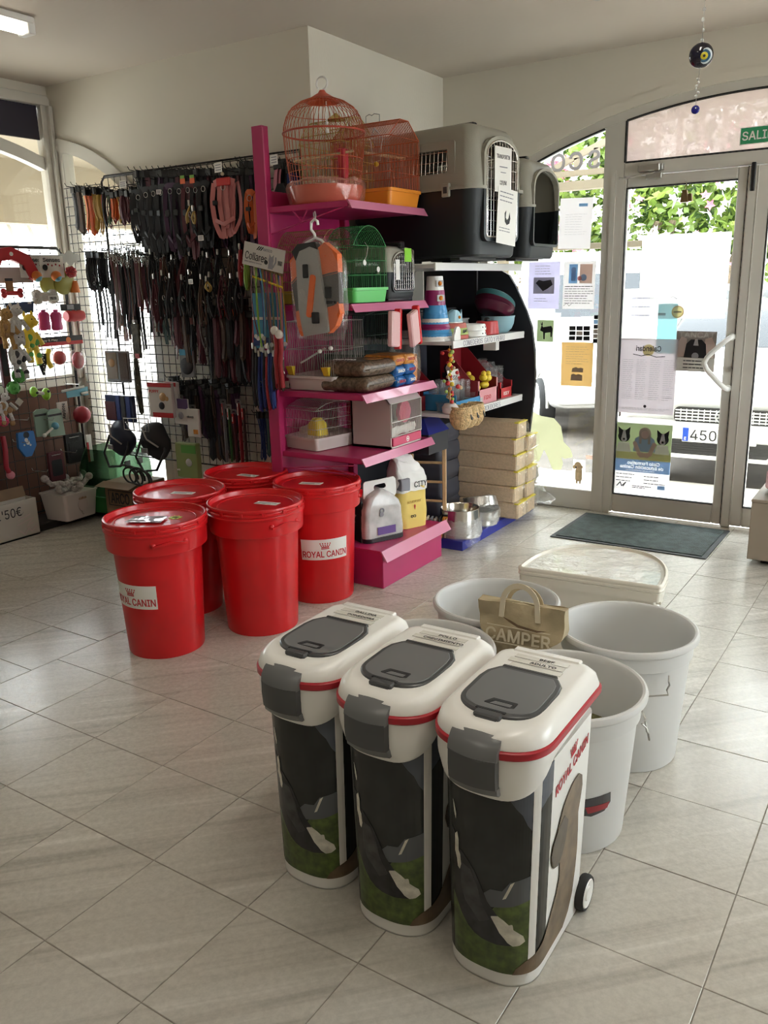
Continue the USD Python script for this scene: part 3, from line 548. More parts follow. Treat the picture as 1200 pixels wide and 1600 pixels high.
bucket((-2.384, 3.09, 0), 'red lidded bucket beside the magenta shelf, white brand label facing the room', 40, brand=-44, note=(-.02, -.02, 15))
bucket((-2.841, 2.646, 0), 'red lidded bucket at the far left of the group, behind the star sticker one', 150, note=(.02, .0, 20))
bucket((-2.83, 3.089, 0), 'red lidded bucket at the back of the group below the hanging leads', 140, note=(.03, -.02, 5))

# ---- kibble bins on wheels ---------------------------------------------------------
def bin_outline(w, y0, y1, rf, rb=.035, n=14):
    """Plan of a bin: round front at y0, squarer back at y1."""
    p = []
    for a in np.linspace(PI, 2 * PI, 2 * n + 1): p.append((w / 2 * math.copysign(abs(math.cos(a)) ** .82, math.cos(a)), y0 + rf + rf * -abs(math.sin(a)) ** .82))
    for a in np.linspace(0, PI / 2, 6): p.append((w / 2 - rb + rb * math.cos(a), y1 - rb + rb * math.sin(a)))
    for a in np.linspace(PI / 2, PI, 6): p.append((-w / 2 + rb + rb * math.cos(a), y1 - rb + rb * math.sin(a)))
    q = [p[0]]
    for v in p[1:]:
        if math.hypot(v[0] - q[-1][0], v[1] - q[-1][1]) > 1e-4: q.append(v)
    return np.array(q)
def ringz(o, z): return np.c_[o, np.full(len(o), z)]
BW0, BW1 = .205, .226
o_base = bin_outline(BW0, 0, .330, .085); o_top = bin_outline(BW1, -.008, .345, .092)
def bin_o(z): k = z / .52; return o_base * (1 - k) + o_top * k
def bin_fn():
    o = np.vstack([o_base, o_base[:1]]); seg = np.r_[0, np.cumsum(np.linalg.norm(np.diff(o, axis=0), axis=1))]; k0 = np.argmin(np.abs(o_base[:, 0]) + (o_base[:, 1] > .1) * 9); L = seg[-1]; s0 = seg[k0]
    def fn(s, z, d):
        u = (s + s0) % L; oz = [np.vstack([q, q[:1]]) for q in (o_base, o_top)]
        P = [np.stack([np.interp(u, seg, q[:, 0]), np.interp(u, seg, q[:, 1])], -1) for q in oz]; k = (z / .52)[:, None]; p = P[0] * (1 - k) + P[1] * k
        e = 1e-3; A = np.stack([np.interp((u + e) % L, seg, o[:, 0]), np.interp((u + e) % L, seg, o[:, 1])], -1); B = np.stack([np.interp((u - e) % L, seg, o[:, 0]), np.interp((u - e) % L, seg, o[:, 1])], -1)
        t = A - B; t /= np.maximum(np.linalg.norm(t, axis=1, keepdims=True), 1e-9); nrm = np.stack([t[:, 1], -t[:, 0]], -1)
        return np.c_[p + nrm * d[:, None], z]
    return fn
BFN = bin_fn()
def FS(g):     # front picture: the half left of the middle is drawn closer together
    from shapely import transform
    return transform(g, lambda p: np.c_[np.where(p[:, 0] < 0, p[:, 0] * .52, p[:, 0]), p[:, 1]]).buffer(0)
def collar_bottom(y): return .462 + .10 * np.clip((y + .03) / .14, 0, 1) ** 1.15
def kibble_bin(loc, label, lines):
    t = thing('kibble_bin', label, 'food container', loc, 0, None)
    part(t, 'body', loft([ringz(bin_o(.004) * .985, 0), ringz(bin_o(.006), .006), ringz(bin_o(.26), .26), ringz(bin_o(.52), .52)]), 'white_plastic', 50)
    # wrapped picture print: meadow, dark trees, sitting dogs
    pr_ = part(t, 'picture_wrap', decal(sg.box(-.145, .034, .098, .50), BFN, .006, .0006, .0002), 'night_print', 60, label='dark picture print of a dog on grass')
    part(pr_, 'grass', decal(FS(sg.Polygon([(-.145, .034), (.098, .034), (.098, .245), (.075, .235), (.03, .20), (-.02, .15), (-.06, .15), (-.145, .19)])), BFN, .006, .0006, .0010), 'grass_print', 60)
    part(pr_, 'sky', decal(FS(sg.Polygon([(.098, .50), (.0, .50), (.03, .478), (.052, .462), (.066, .44), (.078, .425), (.088, .40), (.098, .385)])), BFN, .006, .0006, .0010), 'dusk_print', 60)
    part(pr_, 'stone', decal(FS(sg.Polygon([(.0, .215), (.02, .235), (.045, .238), (.06, .262), (.098, .275), (.098, .225), (.06, .21), (.02, .20)]).buffer(.004)), BFN, .006, .0006, .0012), 'stone_print', 60)
    part(pr_, 'dog', decal(FS(sg.Polygon([(-.145, .345), (-.125, .335), (-.105, .30), (-.09, .30), (-.06, .285), (-.035, .268), (-.01, .24), (.008, .205), (.03, .175), (.055, .155), (.075, .132), (.08, .119), (.06, .112), (.03, .109), (.0, .112), (-.03, .118), (-.06, .13), (-.09, .15), (-.115, .175), (-.145, .20)]).buffer(.004)), BFN, .006, .0006, .0014), 'dog_black', 60)
    part(pr_, 'dog_flank', decal(FS(sg.Polygon([(-.085, .27), (-.05, .265), (-.025, .235), (-.01, .2), (.01, .165), (-.01, .155), (-.04, .175), (-.07, .19), (-.09, .22)]).buffer(.006)), BFN, .006, .0006, .0018), 'dog_grey', 60)
    part(pr_, 'dog_paw', decal(FS(sg.Polygon([(.022, .172), (.034, .176), (.046, .168), (.056, .158), (.062, .160), (.064, .148), (.072, .142), (.084, .132), (.088, .120), (.078, .112), (.066, .110), (.056, .117), (.050, .126), (.040, .138), (.034, .150)]).buffer(.002)), BFN, .006, .0006, .0022), 'dog_white', 60)
    part(pr_, 'post', decal(FS(sg.Polygon([(.058, .262), (.066, .268), (.050, .226), (.043, .222)])), BFN, .006, .0006, .0022), 'dog_white', 60)
    part(pr_, 'dog_face', decal(FS(sg.Polygon([(-.120, .335), (-.110, .342), (-.104, .325), (-.106, .30), (-.098, .292), (-.094, .27), (-.100, .258), (-.108, .262), (-.112, .28), (-.122, .295)]).buffer(.002)), BFN, .006, .0006, .0022), 'dog_white', 60)
    part(pr_, 'dog_blaze', decal(FS(sg.Polygon([(-.130, .415), (-.122, .405), (-.114, .385), (-.116, .375), (-.124, .39)]).buffer(.001)), BFN, .006, .0006, .0022), 'dog_white', 60)
    part(pr_, 'frame_line', decal(sg.box(.098, .028, .116, .50), BFN, .004, .0006, .0016), 'label_white', 60)
    p2 = part(t, 'side_print', decal(sg.box(.116, .05, .158, .52), BFN, .006, .0006, .0004), 'night_print', 60)
    part(p2, 'sky', decal(sg.Polygon([(.116, .43), (.135, .445), (.158, .45), (.158, .52), (.116, .52)]), BFN, .006, .0006, .0010), 'dusk_print', 60)
    wide = lambda g: sa.scale(g, 1.55, 1, origin=(.116, 0))
    br = wide(sg.Polygon([(.083, .034), (.088, .05), (.10, .066), (.115, .075), (.135, .09), (.15, .115), (.175, .16), (.185, .20), (.182, .235), (.155, .25), (.148, .28), (.152, .305), (.166, .325), (.175, .35), (.188, .375), (.205, .392), (.222, .402), (.240, .402), (.252, .388), (.256, .36), (.252, .33), (.246, .30), (.25, .25), (.252, .20), (.25, .15), (.243, .09), (.23, .055), (.21, .034)]))
    part(p2, 'dog', decal(br, BFN, .006, .0006, .0022), 'dog_brown', 60); part(p2, 'dog_ear', decal(wide(sg.Polygon([(.148, .285), (.155, .31), (.175, .335), (.19, .345), (.205, .32), (.20, .28), (.19, .25), (.175, .235), (.158, .245)])), BFN, .006, .0006, .0028), 'dog_brown_dark', 60)
    fn2 = lambda s, z, d: BFN(s, z + (s - .265) * .18, d)
    part(p2, 'brand_name', text_on('ROYAL CANIN', .023, fn2, .265, .449, True, .82, off=.001), 'red_print', False); part(p2, 'crown', decal(sa.translate(crown_poly(.026), .268, .474), fn2, .006, .0006, .001), 'red_print', False)
    # upper collar dips low at the front
    oc = bin_outline(.248, -.036, .356, .105); ob = bin_outline(.232, -.018, .348, .095)
    zb = collar_bottom(oc[:, 1])
    part(t, 'collar', loft([np.c_[ob * .97, zb + .004], np.c_[ob, zb], np.c_[oc * .4 + ob * .6, zb + .008], np.c_[oc, np.minimum(zb + .045, .562)], ringz(oc, .566), ringz(oc * .98, .567)]), 'white_plastic', 50)
    og = bin_outline(.256, -.040, .360, .108)
    part(t, 'seal_band', loft([ringz(oc, .562), ringz(og, .566), ringz(og, .579), ringz(oc, .583)]), 'red_band', 40)
    on = bin_outline(.236, -.030, .350, .10); om = bin_outline(.216, -.014, .338, .092); oi = bin_outline(.19, .0, .325, .08)
    def dome(o, z, dz): return np.c_[o, z + dz * np.clip((o[:, 1]) / .1, 0, 1)]
    ld = part(t, 'lid', loft([ringz(oc, .580), ringz(oc, .586), dome(on, .604, .004), dome(om, .613, .008), dome(oi, .615, .011)]), 'white_plastic', 50)
    # grey flap and its catch
    fo = []
    for a in np.linspace(PI, 2 * PI, 25): fo.append((.093 * math.copysign(abs(math.cos(a)) ** .8, math.cos(a)), .10 - .075 * abs(math.sin(a)) ** .8))
    fo += [(.093, .165), (.088, .195), (.073, .218), (.066, .226), (-.066, .226), (-.073, .218), (-.088, .195), (-.093, .165)]
    fo = np.array(fo); fpoly = sg.Polygon(fo); fin = np.array(fpoly.buffer(-.011).exterior.coords)[:-1]
    tilt = lambda mm: (mm.apply_transform(trimesh.transformations.rotation_matrix(.035, (1, 0, 0), (0, .1, .62))), mm)[1]
    fl_ = part(ld, 'flap', tilt(hull(np.vstack([ringz(fo, .614), ringz(np.array(fpoly.buffer(-.002).exterior.coords)[:-1], .624), ringz(np.array(fpoly.buffer(-.005).exterior.coords)[:-1], .626)]))), 'grey_plastic', 30)
    part(ld, 'flap_gap', tilt(extr(fpoly.buffer(.003), .0012, .6135)), 'dark_gap')
    part(fl_, 'flap_panel', tilt(hull(np.vstack([ringz(np.array(fpoly.buffer(-.012).exterior.coords)[:-1], .625), ringz(np.array(fpoly.buffer(-.014).exterior.coords)[:-1], .6272)]))), 'grey_plastic_light', 30)
    part(fl_, 'finger_slot', [tilt(extr(sg.Polygon([(-.026, .062), (-.016, .080), (.034, .080), (.034, .064), (.024, .060)]).buffer(.003).difference(sg.Polygon([(-.018, .060), (-.010, .074), (.029, .074), (.028, .062)])), .0006, .6272))], 'dark_gap')
    part(fl_, 'hinge', tilt(bx(-.064, .064, .222, .232, .614, .6275, .003)), 'grey_plastic')
    part(ld, 'flap_catch', [tilt(bx(-.032, .026, .014, .036, .610, .6275, .003)), tilt(bx(-.028, .022, .010, .020, .608, .620, .003))], 'grey_plastic')
    part(ld, 'catch_gap', tilt(bx(-.036, .030, .033, .041, .612, .6280, .001)), 'dark_gap')
    # big front latch, bent round the front
    def lat(z, dd, w): 
        xs_ = np.linspace(-w, w, 11) - .004; return np.array([(x, -.043 + .10 * (x / .108) ** 2 * .45 - dd, z) for x in xs_])
    def latch(zs, w, th_): 
        secs = []
        for z, dd in zs:
            f = lat(z, dd, w); b = lat(z, dd - th_, w)[::-1]; secs.append(np.vstack([f, b]))
        return loft(secs)
    lt = part(t, 'latch', latch([(.498, .004), (.503, .013), (.535, .016), (.566, .0155), (.570, .008)], .052, .018), 'grey_plastic', 40)
    part(lt, 'latch_head', latch([(.564, .0150), (.582, .012), (.597, .0), (.607, -.016), (.6125, -.036)], .054, .016), 'grey_plastic_light', 40)
    part(lt, 'latch_pocket', latch([(.482, -.002), (.490, .007), (.502, .009)], .053, .014), 'grey_plastic_light', 40)
    # strips of tape with the food written on them
    zf = lambda y: .6245 + .001
    for k, (dx, wd_) in enumerate(((0, .125), (-.004, .13), (.004, .12))):
        part(ld, 'tape', bx(dx - wd_ / 2, dx + wd_ / 2, .240 + .024 * (2 - k), .258 + .024 * (2 - k), .6258, .6266), 'tape_clear')
    for k, ln in enumerate(lines):
        part(ld, 'writing', text(ln, .0095, .0004, True, True, 1.15).apply_translation((.012, .297 - .024 * k, .6268)), 'ink', False)
    part(ld, 'rear_ledge', bx(-.080, .080, .318, .340, .606, .629, .003), 'white_plastic')
    for s in (-1, 1):
        wh = part(t, 'wheel', lathe([(.0345, -.010), (.040, -.011), (.043, -.006), (.043, .006), (.040, .011), (.0345, .010)], 36).apply_transform(trimesh.geometry.align_vectors((0, 0, 1), (s, 0, 0))).apply_translation((s * .112, .318, .043)), 'black_rubber')
        part(wh, 'wheel_cover', lathe([(0, .011), (.016, .012), (.018, .009), (.030, .010), (.033, .012), (.035, .010), (.035, -.010), (0, -.010)], 32).apply_transform(trimesh.geometry.align_vectors((0, 0, 1), (s, 0, 0))).apply_translation((s * .112, .318, .043)), 'white_plastic')
    return t
kibble_bin((-.652, 1.345, 0), 'rightmost kibble bin of the row of three, brown dog printed on its open side', ['BEEF', 'ADULTO'])
kibble_bin((-.910, 1.355, 0), 'middle white kibble bin of the row of three, grey flap and red seal band', ['POLLO', 'CRECIMIENTO'])
kibble_bin((-1.168, 1.385, 0), 'leftmost white kibble bin of the row of three, closest to the red buckets', ['GALLINA', 'PONEDORA'])

# ---- white open tubs ---------------------------------------------------------------
tub_shell = lathe([(0, .012), (.155, .012), (.158, .018), (.1945, .395), (.1965, .408), (.2005, .4135), (.207, .4155), (.2125, .413), (.2155, .405), (.2145, .397), (.209, .392), (.2025, .390), (.2000, .382), (.1985, .345), (.1945, .343), (.191, .34), (.168, .004), (.164, 0), (.150, 0)], 72)
tub_shell.invert() if tub_shell.volume < 0 else None
def tub(loc, label, az=None, grain=None, bail=None):
    t = thing('open_tub', label, 'tub', loc, 0, None)
    part(t, 'shell', tub_shell, 'tub_plastic', 35)
    for a in ([bail] if bail is not None else []) + ([az] if az is not None else []):
        c, s = math.cos(math.radians(a)), math.sin(math.radians(a)); P = []
        for u, z, d in ((-.055, .335, .002), (-.05, .322, .014), (-.052, .312, .016), (-.042, .300, .022), (-.046, .285, .024), (.046, .285, .024), (.042, .300, .022), (.052, .312, .016), (.05, .322, .014), (.055, .335, .002)):
            P.append(((.195 + d) * c - u * s, (.195 + d) * s + u * c, z))
        part(t, 'wire_handle', tube(P, .0028, 6), 'steel_dull')
    if grain: part(t, 'feed', lathe([(0, grain + .012), (.06, grain + .010), (.12, grain), (.17, grain - .012)], 40).subdivide(), 'feed_grain', 50, kind=None)
    return t
mat('feed_grain', (.16, .15, .05), .8, noise=(90, .6), bump=(120, .01))
tub((-.717, 1.972, 0), 'white open tub right behind the nearest kibble bin, black foil sticker low on its side', az=22, grain=.26)
tub((-1.164, 1.99, 0), 'white open tub behind the left pair of kibble bins', grain=.10)
tb = tub((-.69, 2.43, 0), 'empty white open tub at the right rear with a wire handle on its front', az=-52)
tub((-1.141, 2.445, 0), 'white open tub beside the magenta base, paper bag leaning on its rim', grain=.08)
t0 = stage.GetPrimAtPath('/World/open_tub')
mat('sticker_dark', (.02, .018, .03), .15, coat=1); mat('sticker_red', (.30, .03, .04), .2)
def tubfn(az):
    return lambda s, z, d: np.stack([(.1685 + z / .336 * .0228 + d) * np.cos(math.radians(az) + s / .18), (.1685 + z / .336 * .0228 + d) * np.sin(math.radians(az) + s / .18), z], -1)
part(t0, 'sticker', decal(sg.Polygon([(-.04, .175), (.035, .18), (.038, .15), (.02, .128), (-.02, .12), (-.04, .125)]), tubfn(-38), .006), 'sticker_dark', 60); part(t0, 'sticker_band', decal(sg.Polygon([(-.038, .150), (.034, .152), (.028, .135), (-.03, .13)]), tubfn(-38), .006, .0006, .001), 'sticker_red', 60)
# scoop handle standing in the right rear tub
part(tb, 'scoop', [rod((-.03, -.12, .05), (-.075, -.155, .36), .008, 8), hull([(-.06, -.08, .02), (.03, -.10, .02), (-.05, -.14, .03), (.02, -.15, .03), (-.05, -.1, .1), (.01, -.12, .1)])], 'steel_dull')

# ---- long ivory tub with a D-shaped lid ---------------------------------------------
def dshape(L, W, n=30):
    a = np.linspace(0, PI, n); arc = [(-L / 2 * math.copysign(abs(math.cos(x)) ** .75, math.cos(x)), W * abs(math.sin(x)) ** .9) for x in a]
    return sg.Polygon(arc + [(L / 2 - .004, -.012), (-L / 2 + .004, -.012)]).buffer(.012)
def dring(L, W, z): return ringz(np.array(dshape(L, W).exterior.coords)[:-1], z)
ot = thing('oval_tub', 'long ivory tub with a shiny D-shaped lid in front of the door mat', 'tub', (-.985, 2.925, 0), 4)
n_ = len(dring(.5, .38, 0))
def dr(k, z): z *= 1.045; return ringz(np.array(sa.scale(dshape(.53, .385), k, k, origin=(0, .15)).exterior.coords)[:-1], z)
part(ot, 'body', loft([dr(.80, 0), dr(.82, .008), dr(.93, .325), dr(.93, .345)]), 'ivory_plastic', 40)
part(ot, 'collar', loft([dr(.93, .300), dr(.975, .300), dr(.985, .330), dr(.97, .334), dr(.93, .334)]), 'ivory_plastic', 35)
lid_ = part(ot, 'lid', loft([dr(.985, .334), dr(1.0, .336), dr(1.0, .343), dr(.985, .346), dr(.985, .350), dr(1.0, .352), dr(1.0, .358), dr(.985, .362), dr(.96, .363), dr(.945, .355), dr(.93, .352)]), 'ivory_plastic', 35)
mat('gloss_film', (.82, .79, .70), .22, coat=.5, bump=(16, .02))
part(lid_, 'gloss_label', extr(sa.scale(dshape(.53, .385), .90, .88, origin=(0, .15)), .001, .3695), 'gloss_film')
part(ot, 'lug', [hull([(-.27, .0, .30), (-.24, .0, .30), (-.27, .05, .30), (-.24, .05, .30), (-.262, .01, .335), (-.24, .01, .335), (-.262, .04, .335), (-.24, .04, .335)])], 'ivory_plastic'); part(ot, 'lug', [hull([(.27, .0, .30), (.24, .0, .30), (.27, .05, .30), (.24, .05, .30), (.262, .01, .335), (.24, .01, .335), (.262, .04, .335), (.24, .04, .335)])], 'ivory_plastic')

# crumpled paper carrier bag standing between the tubs
pb = thing('paper_bag', 'torn kraft paper bag with twisted handle between the white tubs', 'paper bag', (-.945, 2.215, 0), 3)
def bag_ring(w, d, z, n=9):
    p = [(-w / 2 + w * i / n, -d / 2) for i in range(n)] + [(w / 2, -d / 2 + d * i / 3) for i in range(3)] + [(w / 2 - w * i / n, d / 2) for i in range(n)] + [(-w / 2, d / 2 - d * i / 3) for i in range(3)]; return ringz(np.array(p), z)
zs = np.linspace(0, .515, 24); wd = lambda z: np.interp(z, [0, .37, .43, .515], [.14, .15, .265, .27]); bm = loft([bag_ring(wd(z), .12 * (1 - .72 * (z / .515) ** 1.3), z) for z in zs])
bm = bm.subdivide(); k = bm.vertices[:, 2] / .515; v = np.array(bm.vertices); dd = np.stack([meshkit.fbm(v * 9 + 7 * q, 3, q) - .5 for q in range(3)], -1) * np.c_[.02 + 0 * k, .07 * k ** 2 + .008, .06 * k ** 3]; bm.vertices = v + dd
part(pb, 'sack', bm, 'kraft', 25)
hx = [(-.055 + .055 * (1 - math.cos(t)), -.028, .515 + .062 * math.sin(t)) for t in np.linspace(0, PI, 14)]
part(pb, 'handle', ribbon([(-.058, -.03, .47)] + hx + [(.058, -.03, .47)], .016, .003, (0, 1, 0)), 'kraft_print')
part(pb, 'handle', ribbon([(-.05, .02, .47)] + [(x, .018, z - .02) for x, y, z in hx] + [(.058, .02, .47)], .012, .003, (0, 1, 0)), 'kraft')
def bag_front(mm, x, z):
    to_xz(mm); mm.apply_translation((x, 0, z)); v = np.array(mm.vertices); mm.vertices = np.c_[v[:, 0], v[:, 1] - .062 * (1 - .72 * (np.clip(v[:, 2], 0, .515) / .515) ** 1.3) - .016, v[:, 2]]; return mm
part(pb, 'bag_print', bag_front(fit('CAMPER', .205, .036, .0008, True), .0, .418), 'kraft_print', False)
part(pb, 'print_line', [bag_front(extr(sg.box(-.10, z, .10, z + .003), .0008), 0, 0) for z in (.444, .392)], 'kraft_print', False)
part(pb, 'tear', bag_front(extr(sg.Polygon([(-.05, .475), (-.03, .462), (0, .449), (.06, .444), (.09, .452), (.06, .450), (0, .457), (-.03, .469)]), .0012), .0, .0), 'kraft_tear', False)

# door mat, with its ribbed border
mat('mat_green', (.030, .048, .042), .75, noise=(18, .55), bump=(150, .004)); mat('mat_edge', (.045, .05, .05), .7)
dm = thing('door_mat', 'dark green rubber-edged door mat in front of the entrance', 'door mat', (-1.31, 4.785, 0), -.6)
part(dm, 'pile', bx(-.415, .415, -.275, .275, 0, .011, .003), 'mat_green'); part(dm, 'border', [extr(sg.box(-.44, -.30, .44, .30).difference(sg.box(-.415, -.275, .415, .275)), .006)], 'mat_edge')

# display counter at the right edge, with a bag on it
mat('counter_taupe', (.30, .245, .185), .5)
ct = thing('display_counter', 'low taupe display plinth at the right edge by the door', 'counter', (-.675, 4.5, 0), 0)
part(ct, 'carcass', bx(0, 1.1, 0, .5, .03, .335, .003), 'counter_taupe'); part(ct, 'top', bx(-.002, 1.11, -.004, .51, .335, .352, .004), 'counter_taupe'); part(ct, 'plinth', bx(.06, 1.05, .06, .45, 0, .03), 'dark_gap')
mat('bag_black', (.02, .02, .022), .3); mat('bag_red', (.42, .03, .035), .3)
fb = thing('food_sack', 'red and black plastic feed sack on the counter at the right edge', 'sack', (-.47, 4.70, .366), 12)
def pillow(w, d, h, seed=1, amp=.01, nz=9, pinch=.3):
    secs = []
    for q in range(nz):
        t = q / (nz - 1); e = 1 - pinch * max(0, (t - .6) / .4) ** 1.5 - .10 * max(0, (.15 - t) / .15); dk = math.sqrt(max(1e-3, 1 - max(0, (t - .35) / .66) ** 2.2)); secs.append(ringz(np.array(rrect(w * e, max(d * dk, .012), min(d * dk, .06) * .45, 4).exterior.coords)[:-1], h * t))
    return crumple(loft(secs), amp, 1 / max(w, .05) * 2.2, seed)
part(fb, 'sack', pillow(.34, .22, .42, 3, .012), 'bag_black', 40); part(fb, 'red_band', crumple(loft([ringz(np.array(rrect(.345, .226, .09, 5).exterior.coords)[:-1], z) for z in (.02, .06, .10)]), .008, 6, 4), 'bag_red', 40); part(fb, 'red_band', crumple(loft([ringz(np.array(rrect(.338, .20, .08, 5).exterior.coords)[:-1], z) for z in (.24, .28, .31)]), .008, 6, 4), 'bag_red', 40)

# evil-eye charm hanging from the ceiling
mat('glass_cobalt', (.004, .005, .02), .04, coat=1); mat('eye_white', (.62, .72, .78), .15); mat('eye_blue', (.05, .14, .24), .12); mat('eye_yellow', (.75, .66, .05), .2); mat('bead_blue', (.01, .012, .25), .06, coat=1)
M['bead_glass'] = usdkit.material(stage, '/World/Looks/bead_glass', {'p': ('principled_bsdf', {'base_color': (.9, .9, .88), 'roughness': .05, 'transmission_weight': .7})}, surface='p.BSDF')
ee = thing('evil_eye_charm', 'dark glass evil eye charm on a beaded string above the door', 'hanging charm', (-.62, 2.6, 2.035))
vd = np.array([.62, -2.6, -.62]); vd /= np.linalg.norm(vd); tm = trimesh.geometry.align_vectors((0, 0, 1), vd)
part(ee, 'glass_disc', lathe([(0, .016), (.012, .0155), (.024, .011), (.031, .003), (.032, -.004), (.027, -.012), (.014, -.017), (0, -.018)], 40).apply_transform(tm), 'glass_cobalt', 60)
for nm, r, z, mt in (('white_ring', .0205, .0158, 'eye_white'), ('blue_ring', .018, .0166, 'eye_blue'), ('yellow_ring', .0105, .0174, 'eye_yellow'), ('pupil', .0035, .0184, 'ink')):
    part(ee, nm, lathe([(0, z + .0006), (r * .8, z + .0004 - .002 * (r / .02)), (r, z - .0045 * (r / .0205)), (r, z - .008)], 32).apply_transform(tm).apply_translation(tm[:3, :3] @ np.array([0, .008, 0])), mt, 60)
beads = []
for k in range(26): beads.append(ball((.002 * math.sin(k * 2.1), 0, .036 + k * .0255), rng.uniform(.0036, .0058), 1, (1, 1, rng.uniform(.9, 1.5))))
part(ee, 'string', rod((0, 0, .03), (0, 0, .684), .0009, 5), 'zinc_wire'); 
for k, b in enumerate(beads): part(ee, 'bead', b, 'bead_glass')
part(ee, 'lower_string', tube([(0, 0, -.03), (-.004, 0, -.06), (-.006, 0, -.125)], .001, 5), 'zinc_wire')
for k in range(6): part(ee, 'bead', ball((-.005 + .003 * math.sin(k * 2), 0, -.058 - k * .0085), .0042, 1), 'bead_glass')
part(ee, 'small_eye', ball((-.006, 0, -.135), .0115, 2, (1, .6, 1)), 'bead_blue', True); part(ee, 'small_pupil', ball((-.004, -.0066, -.132), .0018, 1), 'eye_white')

# ---- papers and stickers on the entrance glass ---------------------------------------
PY = FY0 + .0262
paper('paper_white', (.84, .82, .82), .6); paper('paper_grey', (.72, .68, .70), .5); paper('paper_lilac', (.76, .74, .86), .6); paper('paper_tan', (.78, .62, .36), .55); paper('paper_bright', (.9, .9, .9), .75); paper('paper_cream', (.55, .52, .48), .25)
for nm, c in dict(print_grey=(.38, .36, .38), print_dark=(.12, .11, .12), print_blue=(.20, .42, .68), print_sky=(.22, .55, .85), print_green=(.40, .52, .22), print_skin=(.62, .38, .30), print_hair=(.36, .22, .16), print_shirt=(.22, .36, .60), print_black=(.05, .045, .05), print_yellow=(.75, .68, .30), print_brown=(.22, .14, .08), print_orange=(.70, .35, .12), print_cyan=(.35, .75, .80), print_peach=(.75, .55, .45), print_red=(.7, .2, .2)).items(): paper(nm, tuple(min(1, q * .65 + (.04 if max(c) < .2 else .32)) for q in c), .65)
def sheet(name, label, cat, x0, x1, z0, z1, pm, prints=(), tilt=0, y=PY, group=None):
    """A sheet stuck on the glass. prints: (part name, shape in u, v from its lower left corner, material)."""
    t = thing(name, label, cat, ((x0 + x1) / 2, y - .0008, (z0 + z1) / 2), 0, group, ry=tilt); w, h = x1 - x0, z1 - z0
    part(t, 'paper', bx(-w / 2, w / 2, 0, .0006, -h / 2, h / 2), pm, False)
    for k, (nm, shp, mt) in enumerate(prints):
        mm = shp if isinstance(shp, trimesh.Trimesh) else extr(shp, .0003)
        mm = to_xz(mm); mm.apply_translation((-w / 2, -.0002 - .00022 * k, -h / 2)); part(t, nm, mm, mt, False)
    return t
def lines(w, z, n, dz, seed=1, x0=.1, x1=.9, th=.0022, ragged=.25):
    """A block of unreadable small print."""
    r_ = random.Random(seed); out = []
    for k in range(n):
        a = x0 * w; e = (x1 - r_.random() * ragged) * w
        while a < e: 
            l = r_.uniform(.012, .035); out.append(sg.box(a, z - k * dz, min(a + l, e), z - k * dz + th)); a += l + .004
    return sg.MultiPolygon(out)
def mirrored(s, w, h, u, v, bold=True): mm = fit(s, w, h, .0003, bold); mm.apply_scale((-1, 1, 1)); mm.invert(); mm.apply_translation((u, v, 0)); return mm
sheet('notice', 'white typed notice with a blue heading, highest sheet in the left window', 'notice', -2.025, -1.818, 1.645, 1.94, 'paper_white', [('heading', sg.box(.12, .245, .175, .262), 'print_sky'), ('text_line', lines(.207, .20, 9, .0145, 3, .18, .9, .0016), 'print_grey')], 2)
sheet('notice', 'lilac notice with a grey animal picture, second row of the left window', 'notice', -2.222, -2.012, 1.285, 1.575, 'paper_lilac', [('text_line', lines(.21, .262, 4, .016, 5, .2, .85, .004), 'print_grey'), ('picture', sg.box(.035, .095, .175, .195), 'print_grey'), ('animal', sg.Polygon([(.05, .16), (.07, .18), (.10, .172), (.15, .18), (.165, .15), (.13, .125), (.10, .11), (.08, .13)]), 'print_dark'), ('text_line', lines(.21, .062, 2, .015, 6, .2, .8, .004), 'print_grey')], 1)
sheet('notice', 'white flyer with a blue drawing above handwriting in the left window', 'notice', -1.988, -1.783, 1.283, 1.57, 'paper_white', [('drawing', sg.box(.035, .155, .09, .27), 'print_sky'), ('drawing', sg.box(.105, .155, .185, .27), 'print_peach'), ('figure', sg.Point(.065, .235).buffer(.017).union(sg.box(.05, .17, .08, .22)), 'print_blue'), ('figure', sg.Point(.13, .19).buffer(.02), 'print_blue'), ('figure', sg.Point(.105, .185).buffer(.014), 'print_red'), ('handwriting', lines(.205, .135, 8, .0145, 8, .06, .97, .0035, .2), 'print_dark'), ('handwriting', sg.LineString([(.01, .02), (.03, .035), (.045, .018), (.06, .03)]).buffer(.0012), 'print_dark')], 1)
sheet('photo_print', 'white sheet with a photo of a black goat on grass in the left window', 'photo print', -2.20, -2.0, 1.02, 1.262, 'paper_bright', [('grass', sg.box(.045, .06, .155, .195), 'print_green'), ('goat', unary_union([sg.Polygon([(.065, .13), (.075, .165), (.085, .15), (.14, .16), (.15, .14), (.145, .09), (.138, .09), (.136, .12), (.1, .115), (.098, .075), (.09, .075), (.085, .12)]), sg.Polygon([(.07, .165), (.066, .185), (.073, .17), (.08, .187), (.082, .16)])]), 'print_black')], 1)
sheet('notice', 'tan handbill with two dark pictures below its text in the left window', 'notice', -1.985, -1.778, .803, 1.078, 'paper_tan', [('text_line', lines(.207, .245, 8, .015, 11, .14, .92, .002), 'print_brown'), ('picture', sg.Polygon([(.07, .088), (.145, .088), (.147, .112), (.13, .118), (.115, .112), (.10, .12), (.075, .112)]), 'print_brown'), ('picture', sg.Polygon([(.065, .035), (.142, .035), (.142, .07), (.12, .076), (.10, .07), (.085, .078), (.068, .07)]), 'print_brown')])
